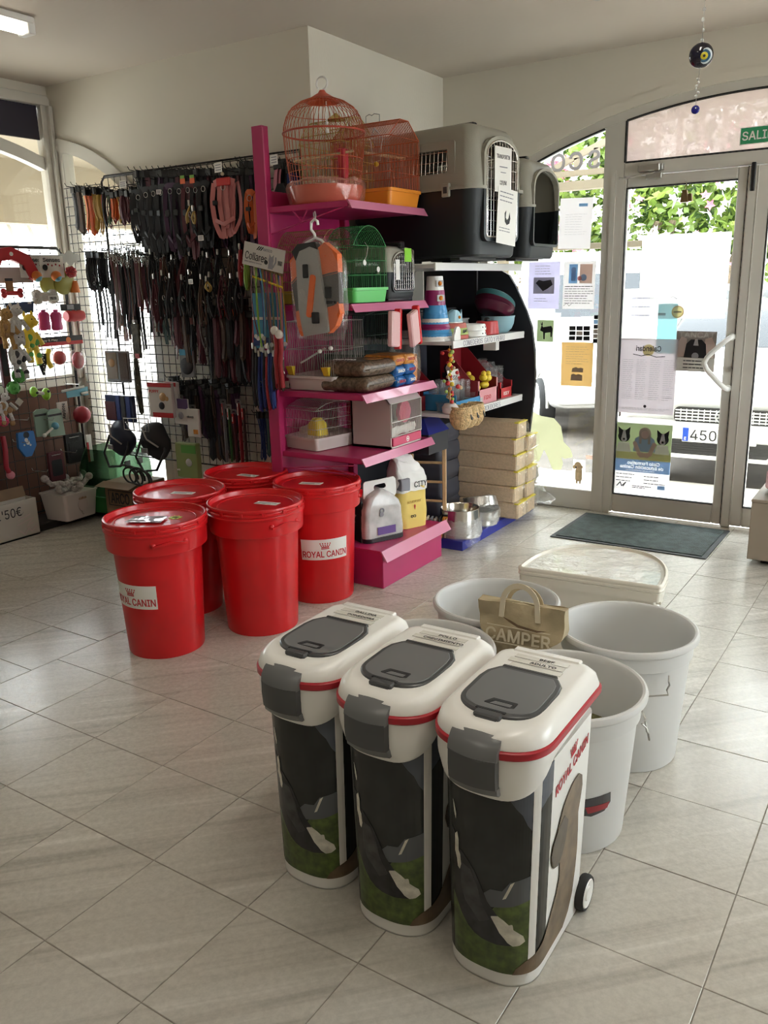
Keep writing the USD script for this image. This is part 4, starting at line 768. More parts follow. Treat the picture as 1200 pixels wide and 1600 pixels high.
sheet('swatch_card', 'small card of dark photo squares in the left window above the tan handbill', 'card', -1.95, -1.80, 1.083, 1.18, 'paper_bright', [('square', sg.box(.012 + .047 * i, .008 + .031 * j, .052 + .047 * i, .033 + .031 * j), 'print_brown' if (i, j) == (1, 1) else 'print_black') for i in range(3) for j in range(3)])
sheet('swatch_card', 'narrow strip of dark photo squares at the right end of the left window', 'card', -1.785, -1.752, 1.07, 1.245, 'paper_bright', [('square', sg.box(.005, .006 + .029 * j, .030, .030 + .029 * j), ('print_black', 'print_brown', 'print_brown', 'print_black', 'print_blue', 'print_black')[j]) for j in range(6)])
mat('sticker_pup', (.72, .55, .33), .5, noise=(40, .2))
sheet('puppy_sticker', 'small cut-out sticker of a cream puppy low in the left window', 'sticker', -1.885, -1.800, .155, .325, 'paper_bright', [('puppy', unary_union([sg.Point(.035, .13).buffer(.024), sg.Point(.012, .12).buffer(.012), sg.Point(.058, .122).buffer(.011), rrect(.045, .09, .018, 5, .042, .07), sg.box(.025, .01, .036, .04), sg.box(.046, .01, .058, .04)]), 'sticker_pup'), ('nose', sg.Point(.022, .118).buffer(.005), 'print_black')])
solo('red_sticker', bx(-1.80, -1.755, PY - .0008, PY - .0002, .335, .36), 'print_peach', 'tiny coral sticker above the puppy sticker', 'sticker')
# large cream lily-like plastic film ... sun-bleached dog-shaped film low in the window
mat('film_olive', (.42, .42, .30), .6)
M['film_olive'] = usdkit.material(stage, '/World/Looks/film_olive_sheet', {'t': ('translucent_bsdf', {'color': (.62, .62, .46)}), 'd': ('diffuse_bsdf', {'color': (.5, .5, .38)}), 'm': ('mix_closure', {'fac': .35}), 'c': ('transparent_bsdf', {'color': (.9, .9, .8)}), 'm2': ('mix_closure', {'fac': .25})}, [('t.BSDF', 'm.closure1'), ('d.BSDF', 'm.closure2'), ('m.closure', 'm2.closure1'), ('c.BSDF', 'm2.closure2')], surface='m2.closure')
dogp = sg.Polygon([(-2.26, .60), (-2.19, .62), (-2.12, .585), (-2.03, .575), (-1.985, .53), (-1.965, .43), (-1.915, .385), (-1.90, .345), (-1.945, .335), (-1.985, .365), (-1.965, .29), (-1.975, .255), (-2.015, .25), (-2.05, .33), (-2.09, .40), (-2.13, .30), (-2.26, .25)]).buffer(.012)
solo('animal_silhouette', plate_xz(dogp, PY - .001, .0006), 'film_olive', 'olive animal silhouette film low in the left window behind the bales', 'window sticker', smooth=False)
# on the door
sheet('blank_poster', 'large blank white sheet hung high on the door glass', 'poster', -1.508, -1.010, 1.225, 1.70, 'paper_bright', [('scribble', sg.LineString([(.18, .115), (.2, .125), (.22, .112), (.24, .118)]).buffer(.002), 'print_grey')], .5, PY + .001)
sheet('opening_notice', 'pale sheet of faint lines left of the round yellow sticker on the door', 'notice', -1.60, -1.395, 1.10, 1.40, 'paper_bright', [('text_line', lines(.2, .24, 3, .05, 13, .25, .85, .006), 'paper_lilac')], 0, PY - .003)
sheet('cyan_flyer', 'cyan tinted flyer behind the round yellow sticker on the door', 'flyer', -1.39, -1.275, 1.02, 1.31, 'print_cyan', [('band', sg.box(.0, .2, .115, .29), 'paper_bright'), ('bar', sg.box(0, .222, .045, .236), 'print_grey')], 0, PY - .0005)
ys_ = thing('round_sticker', 'round pale yellow sticker in the middle of the door glass', 'sticker', (-1.275, PY - .005, 1.262))
part(ys_, 'disc', to_xz(extr(sg.Point(0, 0).buffer(.036), .0005)), 'print_yellow', False); part(ys_, 'ring', to_xz(extr(sg.Point(0, 0).buffer(.033).difference(sg.Point(0, 0).buffer(.030)), .0004)).apply_translation((0, -.0006, 0)), 'print_orange', False); part(ys_, 'text_line', to_xz(extr(sg.box(-.024, -.004, .022, .003), .0004)).apply_translation((0, -.0006, 0)), 'print_brown', False)
sheet('closed_sign', 'cream closed sign with a boxer dog picture beside the door handle', 'sign', -1.275, -1.048, .918, 1.15, 'paper_cream', [('photo', sg.box(.0, .078, .227, .232).difference(text_shape('TANCAT', .205, .030, .115, .212)), 'print_brown'), ('dog_cheek', sg.Polygon([(.01, .08), (.0, .15), (.03, .2), (.06, .19), (.07, .09)]), 'print_peach'), ('dog_cheek', sg.Polygon([(.217, .08), (.227, .15), (.2, .2), (.165, .19), (.16, .09)]), 'print_peach'), ('dog_mask', sg.Polygon([(.05, .08), (.06, .16), (.085, .185), (.145, .185), (.17, .16), (.18, .08)]), 'print_black'), ('dog_blaze', sg.Polygon([(.108, .188), (.122, .188), (.13, .15), (.1, .15)]), 'paper_white'), ('dog_chin', sg.Point(.115, .09).buffer(.02).intersection(sg.box(0, .078, 1, 1)), 'print_grey'),
('text_line', lines(.227, .058, 3, .02, 15, .22, .78, .006, .05), 'print_dark')], 1)
poster_cols = [('column', lines(.35, .325, 20, .0125, 21 + q, .06 + .235 * q, .06 + .235 * q + .19, .003, .04), 'print_grey') for q in range(4)]
sheet('price_list', 'grey list poster of four columns, lower left on the door glass', 'poster', -1.604, -1.262, .652, 1.105, 'paper_grey', [('emblem', sg.Point(.17, .385).buffer(.035), 'print_yellow'), ('title', mirrored('Calendari', .15, .03, .17, .395), 'print_dark'), ('swash', sg.LineString([(.08, .36), (.13, .35), (.17, .36), (.22, .345), (.27, .35)]).buffer(.002), 'print_dark')] + poster_cols + [('stamp', sg.Point(.17, .045).buffer(.009), 'print_dark'), ('text_line', lines(.34, .03, 2, .008, 31, .08, .95, .003), 'print_grey')], .5, PY - .006)
dgp = lambda cx, cy, s, tilt: [('dog_ear', sa.translate(unary_union([sg.Polygon([(-.03 * s, .02 * s), (-.035 * s, .07 * s), (-.005 * s, .045 * s)]), sg.Polygon([(.03 * s, .02 * s), (.035 * s, .07 * s), (.005 * s, .045 * s)]), sg.Point(0, .015 * s).buffer(.034 * s)]), cx, cy), 'print_black'), ('dog_muzzle', sa.translate(unary_union([sg.Polygon([(-.006 * s, .05 * s), (.006 * s, .05 * s), (.016 * s, 0), (-.016 * s, 0)]), sg.Point(0, -.002 * s).buffer(.017 * s), sg.Polygon([(-.03 * s, -.02 * s), (.03 * s, -.02 * s), (.045 * s, -.075 * s), (-.045 * s, -.075 * s)])]), cx, cy), 'paper_white'), ('dog_nose', sg.Point(cx, cy - .002 * s).buffer(.006 * s), 'print_black')]
sheet('course_poster', 'course poster of a girl lying between two collie dogs, lowest on the door', 'poster', -1.616, -1.262, .162, .595, 'paper_white', [('meadow', sg.box(0, .20, .354, .425), 'print_green'), ('lawn', sg.box(0, .195, .354, .245), 'print_yellow'), ('shirt', sg.Polygon([(.12, .25), (.13, .33), (.16, .35), (.22, .35), (.25, .33), (.26, .25)]), 'print_shirt'), ('hair', unary_union([sg.Point(.19, .365).buffer(.038), sg.box(.155, .30, .17, .365), sg.box(.21, .30, .225, .365)]), 'print_hair'), ('face', sg.Point(.19, .358).buffer(.024), 'print_skin'), ('arm', unary_union([sg.LineString([(.13, .30), (.16, .235), (.21, .225)]).buffer(.013), sg.LineString([(.25, .30), (.225, .235), (.17, .225)]).buffer(.013)]), 'print_skin')] + dgp(.06, .325, 1.1, 0) + dgp(.30, .32, 1.05, 0) +
    [('title_band', sg.box(0, .118, .354, .198).difference(unary_union([text_shape('Ciclo Formativo', .20, .020, .19, .176, True), text_shape('de Educación Canina', .27, .020, .18, .150, True), text_shape('con aula profesional', .18, .010, .17, .129, True, False)])), 'print_blue'), ('text_line', lines(.354, .098, 3, .022, 41, .06, .48, .004), 'print_dark'), ('text_line', lines(.354, .092, 3, .022, 42, .56, .98, .004), 'print_dark'), ('text_line', lines(.354, .026, 2, .010, 43, .36, .70, .004), 'print_dark'), ('logo', sg.box(.285, .018, .33, .042), 'print_blue'), ('logo', sg.LineString([(.03, .02), (.05, .045), (.06, .02), (.085, .045), (.07, .02)]).buffer(.003), 'print_dark')])
mat('exit_green', (.03, .30, .13), .4)
ex = thing('exit_sign', 'green exit sign on the fanlight at the right edge', 'sign', (-.925, FY0 + .0185, 2.185))
part(ex, 'panel', bx(-.076, .19, -.001, 0, -.040, .040), 'exit_green'); part(ex, 'border', to_xz(extr(sg.box(-.08, -.044, .194, .044).difference(sg.box(-.076, -.04, .19, .04)), .001)), 'label_white', False); part(ex, 'word', to_xz(fit('SALIDA', .20, .042, .0006, True)).apply_translation((.032, -.0012, 0)), 'label_white', False)
bl = thing('door_bell', 'small brass shop bell hanging inside the top of the door', 'bell', (-1.265, FY0 - .03, 1.90))
mat('brass_dark', (.25, .17, .08), .35, metal=.8)
part(bl, 'bell_cup', to_xz(extr(sg.Polygon([(-.012, .03), (.012, .03), (.020, -.035), (-.020, -.035)]), .03)).apply_translation((0, .015, 0)), 'brass_dark'); part(bl, 'bell_cup', to_xz(extr(sg.Polygon([(.018, .01), (.036, .01), (.040, -.03), (.016, -.03)]), .02)).apply_translation((0, .02, 0)), 'brass_dark'); part(bl, 'cord', rod((0, 0, .03), (0, .028, .075), .0015), 'kraft'); part(bl, 'hook', tube([(0, .03, .07), (0, .0, .085), (0, -.01, .075)], .002), 'steel_dull')
# ---- magenta shelf unit --------------------------------------------------------------
GX0, GX1, GY0, GY1 = -2.76, -2.205, 3.215, 3.865
ps = thing('shelf_unit', 'magenta metal shop shelf unit stocked with cages and bags', 'shelf unit', (0, 0, 0))
part(ps, 'base_box', bx(-2.74, -2.141, 3.275, 3.872, 0, .185, .003), 'pink_steel')
def shelf(x1, z, lip=.0):
    part(ps, 'shelf', [bx(GX0 + .06, x1, GY0, GY1, z - .028, z, .003)], 'pink_steel')
    s = part(ps, 'price_strip', extr(sg.Polygon([(0, .0), (.026, -.034), (.029, -.033), (.006, .004), (0, .004)]), GY1 - GY0 + .02).apply_transform(np.array([[1, 0, 0, x1], [0, 0, 1, GY0 - .01], [0, 1, 0, z - .003], [0, 0, 0, 1.]])), 'pink_strip'); return s
for x1, z in ((-2.205, .662), (-2.19, .965), (-2.235, 1.375), (-2.235, 1.822)): shelf(x1, z)
part(ps, 'price_strip', extr(sg.Polygon([(0, .0), (.034, -.048), (.038, -.046), (.006, .005), (0, .005)]), .66).apply_transform(np.array([[1, 0, 0, -2.145], [0, 0, 1, 3.262], [0, 1, 0, .192], [0, 0, 0, 1.]])), 'pink_strip')
part(ps, 'base_top', bx(-2.74, -2.141, 3.27, 3.875, .185, .195, .002), 'pink_steel')
for y in (GY0 - .012, GY1 - .03): part(ps, 'post', [bx(-2.757, -2.687, y, y + .04, 0, 2.172, .004), bx(-2.753, -2.691, y - .002, y + .042, 2.165, 2.175, .001)], 'pink_steel')
part(ps, 'back_panel', [bx(-2.735, -2.725, GY0 + .03, GY1 - .03, .2, .95), bx(-2.735, -2.725, GY0 + .03, GY1 - .03, 1.0, 1.9)], 'pink_steel')
yb = GY0 + .004
part(ps, 'bracket', [rod((-2.69, yb, 1.70), (-2.26, yb, 1.795), .004), rod((-2.50, yb, 1.745), (-2.46, yb, 1.80), .003), rod((-2.50, yb, 1.745), (-2.55, yb, 1.80), .003), rod((-2.685, yb - .004, 1.55), (-2.685, yb - .004, 1.80), .003)], 'pink_steel')
part(ps, 'bracket', [rod((-2.69, yb, .575), (-2.25, yb, .625), .004), rod((-2.44, yb, .605), (-2.25, yb, .58), .003), rod((-2.69, yb, .575), (-2.25, yb, .58), .004)], 'pink_steel')
# ---- wire cages
mat('wire_orange', (.52, .10, .03), .4); mat('wire_rust', (.42, .06, .03), .4); mat('wire_yellow', (.50, .34, .06), .4); mat('wire_tan', (.34, .22, .07), .4); mat('wire_green', (.03, .22, .06), .4); mat('wire_dkgreen', (.012, .05, .03), .4); mat('wire_white', (.48, .46, .42), .4)
mat('tray_orange', (.80, .28, .03), .35); mat('tray_red', (.60, .085, .035), .35); mat('tray_green', (.10, .55, .12), .35); mat('tray_white', (.62, .55, .52), .4); mat('tray_yellow', (.50, .33, .04), .4); mat('perch_wood', (.50, .36, .20), .6); mat('toy_yellow', (.75, .55, .04), .4)
pane('wrap_film', (.97, .93, .91), .15, .13, (.85, .5, .42))
def gable_cage(t, L, W, z0, z1, zr, wm, sp=.013, r=.0014, ridge='x', arch=False, cross=3):
    """Wire cage of plan L x W (local x, y), walls z0..z1, roof to zr."""
    nx, ny = int(L / sp), int(W / sp); ws = []
    def roof_y(y):
        u = abs(y) / (W / 2); return zr - (zr - z1) * (u ** 2.2 if arch else max(0, (u - .28) / .72))
    yy = [-W / 2, -W * .14, W * .14, W / 2] if not arch else list(np.linspace(-W / 2, W / 2, 13))
    for i in range(nx + 1):
        x = -L / 2 + L * i / nx; ws.append(tube([(x, -W / 2, z0)] + [(x, y, roof_y(y)) for y in yy] + [(x, W / 2, z0)], r, 3))
    for j in range(1, ny):
        y = -W / 2 + W * j / ny
        for x in (-L / 2, L / 2): ws.append(rod((x, y, z0), (x, y, roof_y(y)), r, 3))
    part(t, 'wires', ws, wm, True, kind='stuff')
    fr_ = []
    for k in range(cross + 1):
        z = z0 + (z1 - z0) * k / cross; fr_.append(tube([(-L / 2, -W / 2, z), (L / 2, -W / 2, z), (L / 2, W / 2, z), (-L / 2, W / 2, z)], r * 1.6, 4, True))
    for y in yy[1:-1][:: (1 if not arch else 4)]: fr_.append(rod((-L / 2, y, roof_y(y)), (L / 2, y, roof_y(y)), r * 1.6, 4))
    for x in (-L / 2, L / 2): fr_.append(tube([(x, y, roof_y(y)) for y in yy], r * 2, 4))
    part(t, 'frame_wire', fr_, wm, True, kind='stuff')
def tray(t, L, W, h, mt, z=0, flare=.94): part(t, 'tray', loft([ringz(np.array(rrect(L * flare, W * flare, .02, 4).exterior.coords)[:-1], z), ringz(np.array(rrect(L, W, .02, 4).exterior.coords)[:-1], z + h * .8), ringz(np.array(rrect(L + .012, W + .012, .02, 4).exterior.coords)[:-1], z + h * .82), ringz(np.array(rrect(L + .012, W + .012, .02, 4).exterior.coords)[:-1], z + h)]), mt)
# domed cage, its base wrapped in film
dc1 = thing('birdcage', 'tall domed orange birdcage with a white hanging ring on the top shelf', 'birdcage', (-2.475, 3.385, 1.822))
R0 = .187
part(dc1, 'base', lathe([(0, 0), (.15, 0), (.158, .01), (.172, .075), (.174, .082), (.165, .084), (0, .06)], 40), 'tray_red')
ws = []
for k in range(48):
    a = k * 2 * PI / 48; c, s = math.cos(a), math.sin(a)
    pr_ = [(.160, .07), (.172, .16), (.183, .25), (R0, .315), (.184, .345), (.170, .385), (.145, .42), (.105, .446), (.06, .462), (.03, .47)]
    ws.append(tube([(r * c, r * s, z) for r, z in pr_], .0017, 3))
part(dc1, 'wires', ws, 'wire_orange', True, kind='stuff')
cir = lambda r, z, n=40: [(r * math.cos(a), r * math.sin(a), z) for a in np.arange(n) * 2 * PI / n]
part(dc1, 'hoop', tube(cir(R0 + .002, .315), .0045, 6, True), 'wire_rust'); 
for r, z in ((.164, .10), (.170, .145), (.176, .20), (.160, .405)): part(dc1, 'hoop', tube(cir(r, z), .0016, 4, True), 'wire_orange')
part(dc1, 'cap', lathe([(0, .500), (.012, .498), (.02, .486), (.055, .466), (.082, .448), (.078, .446), (0, .46)], 32), 'tray_red')
part(dc1, 'hanging_ring', tube([(.030 * math.cos(a), 0, .527 + .027 * math.sin(a)) for a in np.linspace(-.45 * PI, 1.25 * PI, 22)], .0045, 7), 'white_plastic')
part(dc1, 'perch', rod((-.13, -.07, .20), (.13, .05, .235), .006, 8), 'perch_wood'); part(dc1, 'swing', [rod((.02, 0, .45), (.02, 0, .33), .003), ball((.02, 0, .325), .010, 1), ball((.02, 0, .36), .007, 1)], 'white_plastic')
part(dc1, 'feeder', bx(.055, .095, .02, .06, .085, .25, .006), 'red_band')
fw = lathe([(.150, -.0), (.176, .02), (.188, .075), (.183, .098), (.176, .108), (.170, .10)], 48); part(dc1, 'plastic_wrap', crumple(fw, .016, 22, 8), 'wrap_film', 30, label='crinkled clear film around the base')
# orange house cage with orange tray
oc_ = thing('birdcage', 'orange house-shaped wire cage on a bright orange tray, top shelf', 'birdcage', (-2.415, 3.725, 1.826))
tray(oc_, .345, .288, .078, 'tray_orange'); gable_cage(oc_, .335, .275, .07, .31, .388, 'wire_orange', .0095, .0016)
part(oc_, 'carry_handle', tube([(-.05, 0, .385), (-.05, 0, .43), (-.03, 0, .437), (-.015, 0, .43), (0, 0, .437), (.03, 0, .43), (.03, 0, .385)], .0022, 5), 'zinc_wire')
part(oc_, 'perch', rod((-.14, -.05, .165), (-.02, -.05, .17), .007, 8), 'perch_wood'); part(oc_, 'perch', rod((.0, -.10, .25), (.14, .05, .225), .007, 8), 'perch_wood'); part(oc_, 'knob', ball((-.13, -.055, .165), .012, 2), 'tray_white'); part(oc_, 'swing', tube([(.07, -.11, .35), (.045, -.11, .30), (.055, -.11, .24), (.05, -.11, .20), (.10, -.11, .205), (.10, -.11, .25), (.115, -.11, .30), (.07, -.11, .35)], .003, 5), 'tray_white'); part(oc_, 'bell_toy', ball((.075, -.11, .19), .012, 2), 'toy_yellow')
# yellow cage behind the dome
yc_ = thing('birdcage', 'yellow arched birdcage half hidden behind the domed orange one', 'birdcage', (-2.60, 3.66, 1.826))
tray(yc_, .26, .30, .07, 'tray_yellow'); gable_cage(yc_, .25, .29, .065, .30, .42, 'wire_yellow', .014, .0013, arch=True); part(yc_, 'cap', lathe([(0, .455), (.02, .44), (.05, .42), (0, .42)], 16), 'tray_yellow')
# second shelf from the top
tc_ = thing('birdcage', 'tan arched wire cage at the left end of the second shelf', 'birdcage', (-2.55, 3.345, 1.379))
tray(tc_, .27, .21, .06, 'tray_yellow'); gable_cage(tc_, .26, .20, .055, .24, .335, 'wire_tan', .0125, .0013, arch=True, cross=4)
gc_ = thing('birdcage', 'bright green arched wire cage on a lime tray beside the small carrier', 'birdcage', (-2.335, 3.415, 1.379))
tray(gc_, .165, .285, .068, 'tray_green'); gable_cage(gc_, .155, .275, .06, .255, .345, 'wire_green', .0115, .0013, arch=True, cross=3)
for y, z in ((-.055, .18), (.06, .15)): part(gc_, 'clip', lathe([(0, 0), (.012, .001), (.013, .004), (.005, .008), (0, .009)], 14).apply_transform(trimesh.geometry.align_vectors((0, 0, 1), (1, 0, 0))).apply_translation((.079, y, z)), 'white_plastic')
part(gc_, 'hook', tube([(.082, -.05, .27), (.086, -.03, .25), (.084, -.04, .21), (.082, -.055, .19)], .002, 5), 'zinc_wire')

# ---- pet carriers
mat('carrier_beige', (.33, .315, .26), .5, bump=(300, .0006)); mat('carrier_dark', (.008, .012, .015), .5); mat('carrier_dark2', (.016, .022, .026), .35)
def to_man(mm): return m3.Manifold(m3.Mesh(np.asarray(mm.vertices, np.float32), np.asarray(mm.faces, np.uint32)))
def from_man(mm):
    a = mm.to_mesh(); return trimesh.Trimesh(a.vert_properties[:, :3], a.tri_verts, process=False)
def carrier_half(L, W, prof, r):
    """Shell half: prof = (z, inset) list."""
    return loft([ringz(np.array(rrect(L - 2 * i, W - 2 * i, max(.01, r - i * .4), 6).exterior.coords)[:-1], z) for z, i in prof])
def carrier(loc, label, L, W, H, door=True, vent=True, group=None, rz=0, fr=.62):
    t = thing('pet_carrier', label, 'pet carrier', loc, rz, group); h1 = H * .50; k = H / .6; r = .075 * k; wall = .012 * k
    bot = carrier_half(L, W, [(.0, .035 * k), (.012, .026 * k), (h1, 0)], r); boti = carrier_half(L - 2 * wall, W - 2 * wall, [(.02, .035 * k), (h1 + .05, 0)], r * .8)
    top = carrier_half(L, W, [(h1, 0), (h1 + (H - h1) * .55, .014 * k), (H - .10 * k, .022 * k), (H - .05 * k, .034 * k), (H - .02 * k, .058 * k), (H - .005 * k, .095 * k), (H, .14 * k)], r); topi = carrier_half(L - 2 * wall, W - 2 * wall, [(h1 - .05, 0), (H - .10 * k, .022 * k), (H - .05 * k, .05 * k), (H - .03 * k, .10 * k)], r * .8)
    dw, dz0, dz1 = W * fr, .085 * k, H - .075 * k
    dp = sg.Polygon([(-dw / 2, dz0), (dw / 2, dz0), (dw / 2, dz1 - dw * .28)] + [(dw / 2 * math.cos(a), dz1 - dw * .28 + dw * .28 * math.sin(a)) for a in np.linspace(.1, PI - .1, 12)] + [(-dw / 2, dz1 - dw * .28)]).buffer(-.02).buffer(.02)
    hole = to_yz(extr(dp, .3)).apply_translation((L / 2 - .15, 0, 0))
    vy = []
    cutters = to_man(hole)
    vx0, vx1, vz0, vz1 = -L * .16, L * .30, H * .63, H * .80
    if vent:
        for s in (-1, 1): cutters = cutters + to_man(bx(vx0, vx1, s * W / 2 - .05, s * W / 2 + .05, vz0, vz1))
    part(t, 'lower_shell', from_man(to_man(bot) - to_man(boti) - to_man(hole)), 'carrier_dark', 30); part(t, 'upper_shell', from_man(to_man(top) - to_man(topi) - cutters), 'carrier_beige', 30)
    part(t, 'flange', loft([ringz(np.array(rrect(L + .014, W + .014, r, 6).exterior.coords)[:-1], h1 - .004), ringz(np.array(rrect(L + .02, W + .02, r, 6).exterior.coords)[:-1], h1 + .004), ringz(np.array(rrect(L + .014, W + .014, r, 6).exterior.coords)[:-1], h1 + .012 * k)]), 'carrier_beige', 30) if False else None
    fl_o = rrect(L + .022 * k, W + .022 * k, r, 6); fl_i = rrect(L - .01, W - .01, r, 6)
    flm = extr(fl_o.difference(fl_i), .014 * k, h1); flm = from_man(to_man(flm) - to_man(hole)); part(t, 'flange', flm, 'carrier_beige', 30)
    fo_ = dp.buffer(.015 * k); fm = to_yz(extr(fo_.difference(dp.buffer(-.001)), .022 * k)).apply_translation((L / 2 - .018 * k, 0, 0)); part(t, 'door_surround', from_man(to_man(fm) ^ to_man(bx(-9, 9, -9, 9, h1, 9))), 'carrier_beige', 30); part(t, 'door_surround', from_man(to_man(fm) ^ to_man(bx(-9, 9, -9, 9, -1, h1))), 'carrier_dark2', 30)
    if vent:
        for s in (-1, 1):
            part(t, 'vent_grille', [rod((x, s * (W / 2 - .012), vz0), (x, s * (W / 2 - .02), vz1), .0022 * k, 4) for x in np.linspace(vx0 + .012, vx1 - .012, 15)] + [rod((vx0, s * (W / 2 - .016), vz0 + (vz1 - vz0) * q), (vx1, s * (W / 2 - .016), vz0 + (vz1 - vz0) * q), .0022 * k, 4) for q in (.1, .5, .9)], 'steel', True, kind='stuff')
            part(t, 'vent_frame', to_xz(extr(sg.box(vx0 - .03, vz0 - .025, vx1 + .03, vz1 + .025).buffer(.012).difference(sg.box(vx0, vz0, vx1, vz1)), .008 * k)).apply_translation((0, s * (W / 2 - .010 * k) + .004 * k, 0)), 'carrier_beige')
    for x in (-L * .30, L * .30):
        for s in (-1, 1): part(t, 'side_latch', [bx(x - .022 * k, x + .022 * k, s * (W / 2 + .008) - .008, s * (W / 2 + .008) + .008, h1 - .03 * k, h1 + .03 * k, .004)], 'carrier_beige')
    for x in (-L * .30, L * .30): part(t, 'latch_button', bx(x - .010 * k, x + .010 * k, -W / 2 - .018, -W / 2 - .014, h1 - .014 * k, h1 + .014 * k), 'dark_gap')
    part(t, 'top_handle', [bx(-.02 + L * .2, .09 + L * .2, -.02, .02, H + .004, H + .022, .006), bx(-.02 + L * .2, 0 + L * .2, -.018, .018, H - .01, H + .012, .003), bx(.07 + L * .2, .09 + L * .2, -.018, .018, H - .01, H + .012, .003)], 'black_plastic')
    if door:
        X = L / 2 + .004; d = thing; di = dp.buffer(-.006); dx = part(t, 'wire_door', tube([(X, y, z) for y, z in np.array(di.exterior.coords)[:-1]], .0045 * k, 6, True), 'steel', True)
        wsd = []
        for y in np.linspace(-dw / 2 + .02, dw / 2 - .02, 9 if W < .4 else 11):
            ln = di.intersection(sg.LineString([(y, 0), (y, 9)])); 
            if ln.geom_type == 'LineString' and len(ln.coords) > 1: wsd.append(rod((X, y, ln.coords[0][1]), (X, y, ln.coords[-1][1]), .0022 * k, 4))
        for z in np.linspace(dz0 + .03 * k, dz1 - .04 * k, 9):
            ln = di.intersection(sg.LineString([(-9, z), (9, z)])); 
            if ln.geom_type == 'LineString' and len(ln.coords) > 1: wsd.append(rod((X + .003, ln.coords[0][0], z), (X + .003, ln.coords[-1][0], z), .0022 * k, 4))
        part(dx, 'bars', wsd, 'steel', True, kind='stuff')
    for q in (-1, 1): part(t, 'foot', bx(L * .30 * q - .03, L * .30 * q + .03, -W * .36, W * .36, -.012, .02, .003), 'black_plastic')
    return t
carrier((-2.32, 4.15, 1.582), 'large beige and dark green pet carrier with a wire door and price sheets', .82, .49, .635, True, True, rz=-6, fr=.62)
carrier((-2.235, 4.66, 1.582), 'large open-fronted pet carrier without a door nearest the window', .68, .46, .525, False, False, fr=.74)
carrier((-2.40, 3.70, 1.379 + .012), 'small beige and black cat carrier with a white wire door and lime note', .30, .275, .25, True, True, fr=.72)
sheet('price_sheet', 'white price sheet on the upper half of the carrier door', 'price sheet', 0, .16, 0, .21, 'label_white', [('price_word', fit('TRANSPORTIN', .125, .018, .0003, True).apply_translation((.08, .165, 0)), 'ink'), ('text_line', sg.box(.045, .115, .12, .12), 'ink_grey'), ('text_line', sg.box(.055, .09, .105, .094), 'ink_grey'), ('price', fit('119,95€', .065, .018, .0003, True).apply_translation((.08, .045, 0)), 'ink')])
sheet('price_sheet', 'curling white leaflet with a dark bird logo low on the carrier door', 'price sheet', 0, .19, 0, .27, 'label_white', [('text_line', lines(.19, .245, 3, .02, 61, .1, .9, .005), 'ink_grey'), ('bird_mark', unary_union([sg.Polygon([(.07, .15), (.085, .165), (.082, .13), (.095, .12), (.11, .13), (.118, .16), (.128, .13), (.12, .105), (.095, .095), (.075, .11)])]), 'ink'), ('text_line', lines(.19, .075, 2, .014, 62, .12, .9, .004), 'ink_grey')])
for nme, loc, ry in (('price_sheet', (-1.895, 4.09, 1.995), 0), ('price_sheet_001', (-1.888, 4.125, 1.775), -5)):
    p_ = UsdGeom.Xformable(stage.GetPrimAtPath('/World/' + nme)); p_.ClearXformOpOrder(); p_.GetPrim().RemoveProperty('xformOp:rotateXYZ') if p_.GetPrim().HasAttribute('xformOp:rotateXYZ') else None
    p_.AddTransformOp().Set(Gf.Matrix4d(1) * Gf.Matrix4d(Gf.Rotation(Gf.Vec3d(0, 1, 0), 0), Gf.Vec3d(0)) * (Gf.Matrix4d().SetRotate(Gf.Rotation(Gf.Vec3d(0, 0, 1), 84)) * Gf.Matrix4d().SetRotate(Gf.Rotation(Gf.Vec3d(1, 0, 0), ry))) * Gf.Matrix4d().SetTranslate(Gf.Vec3d(*loc)))
mat('note_lime', (.30, .75, .06), .5)
nt = solo('price_note', bx(-2.243, -2.241, 3.70, 3.765, 1.565, 1.63), 'note_lime', 'lime green note on the small carrier', 'note')
nt = solo('price_note', bx(-2.243, -2.2415, 3.615, 3.65, 1.48, 1.575), 'label_white', 'white tag hanging on the left of the small carrier door', 'note')

# ---- dog vest in a clear bag, on a hanger
mat('vest_orange', (.82, .17, .04), .6, bump=(200, .002)); mat('vest_grey', (.36, .36, .345), .65, bump=(220, .002)); mat('vest_mesh', (.11, .105, .10), .8, bump=(400, .003))
pane('bag_film', (.98, .98, .98), .10, .05)
vt = thing('dog_vest', 'orange and grey dog life vest in a clear bag on a white hanger', 'dog vest', (-2.385, 3.165, 1.24), -8)
def vpoly(name, pts, mt, y=0, th=.03): part(vt, name, crumple(to_xz(extr(sg.Polygon(pts).buffer(.004), th)).subdivide().apply_translation((0, y, 0)), .004, 12, 3), mt, 40)
vpoly('back_panel', [(-.085, .33), (-.06, .37), (.0, .385), (.045, .37), (.055, .30), (.075, .18), (.095, .02), (-.06, .0), (-.085, .12)], 'vest_grey', -.012, .03)
vpoly('side_panel', [(.04, .375), (.085, .40), (.155, .35), (.16, .275), (.065, .262)], 'vest_orange'); vpoly('side_panel', [(-.14, .33), (-.09, .365), (-.075, .33), (-.085, .27), (-.135, .235)], 'vest_orange'); vpoly('side_panel', [(.085, .13), (.155, .145), (.16, .10), (.13, .045), (.09, .015)], 'vest_orange'); vpoly('side_panel', [(-.115, .11), (-.085, .10), (-.06, .0), (-.09, .0), (-.11, .045)], 'vest_orange')
vpoly('mesh_pocket', [(.065, .262), (.16, .275), (.158, .145), (.085, .13), (.072, .19)], 'vest_mesh'); vpoly('mesh_pocket', [(-.135, .235), (-.085, .27), (-.082, .12), (-.115, .11)], 'vest_mesh')
vpoly('collar', [(-.11, .37), (-.075, .40), (.02, .405), (.04, .375), (.01, .345), (-.09, .335)], 'black_rubber', -.004, .035)
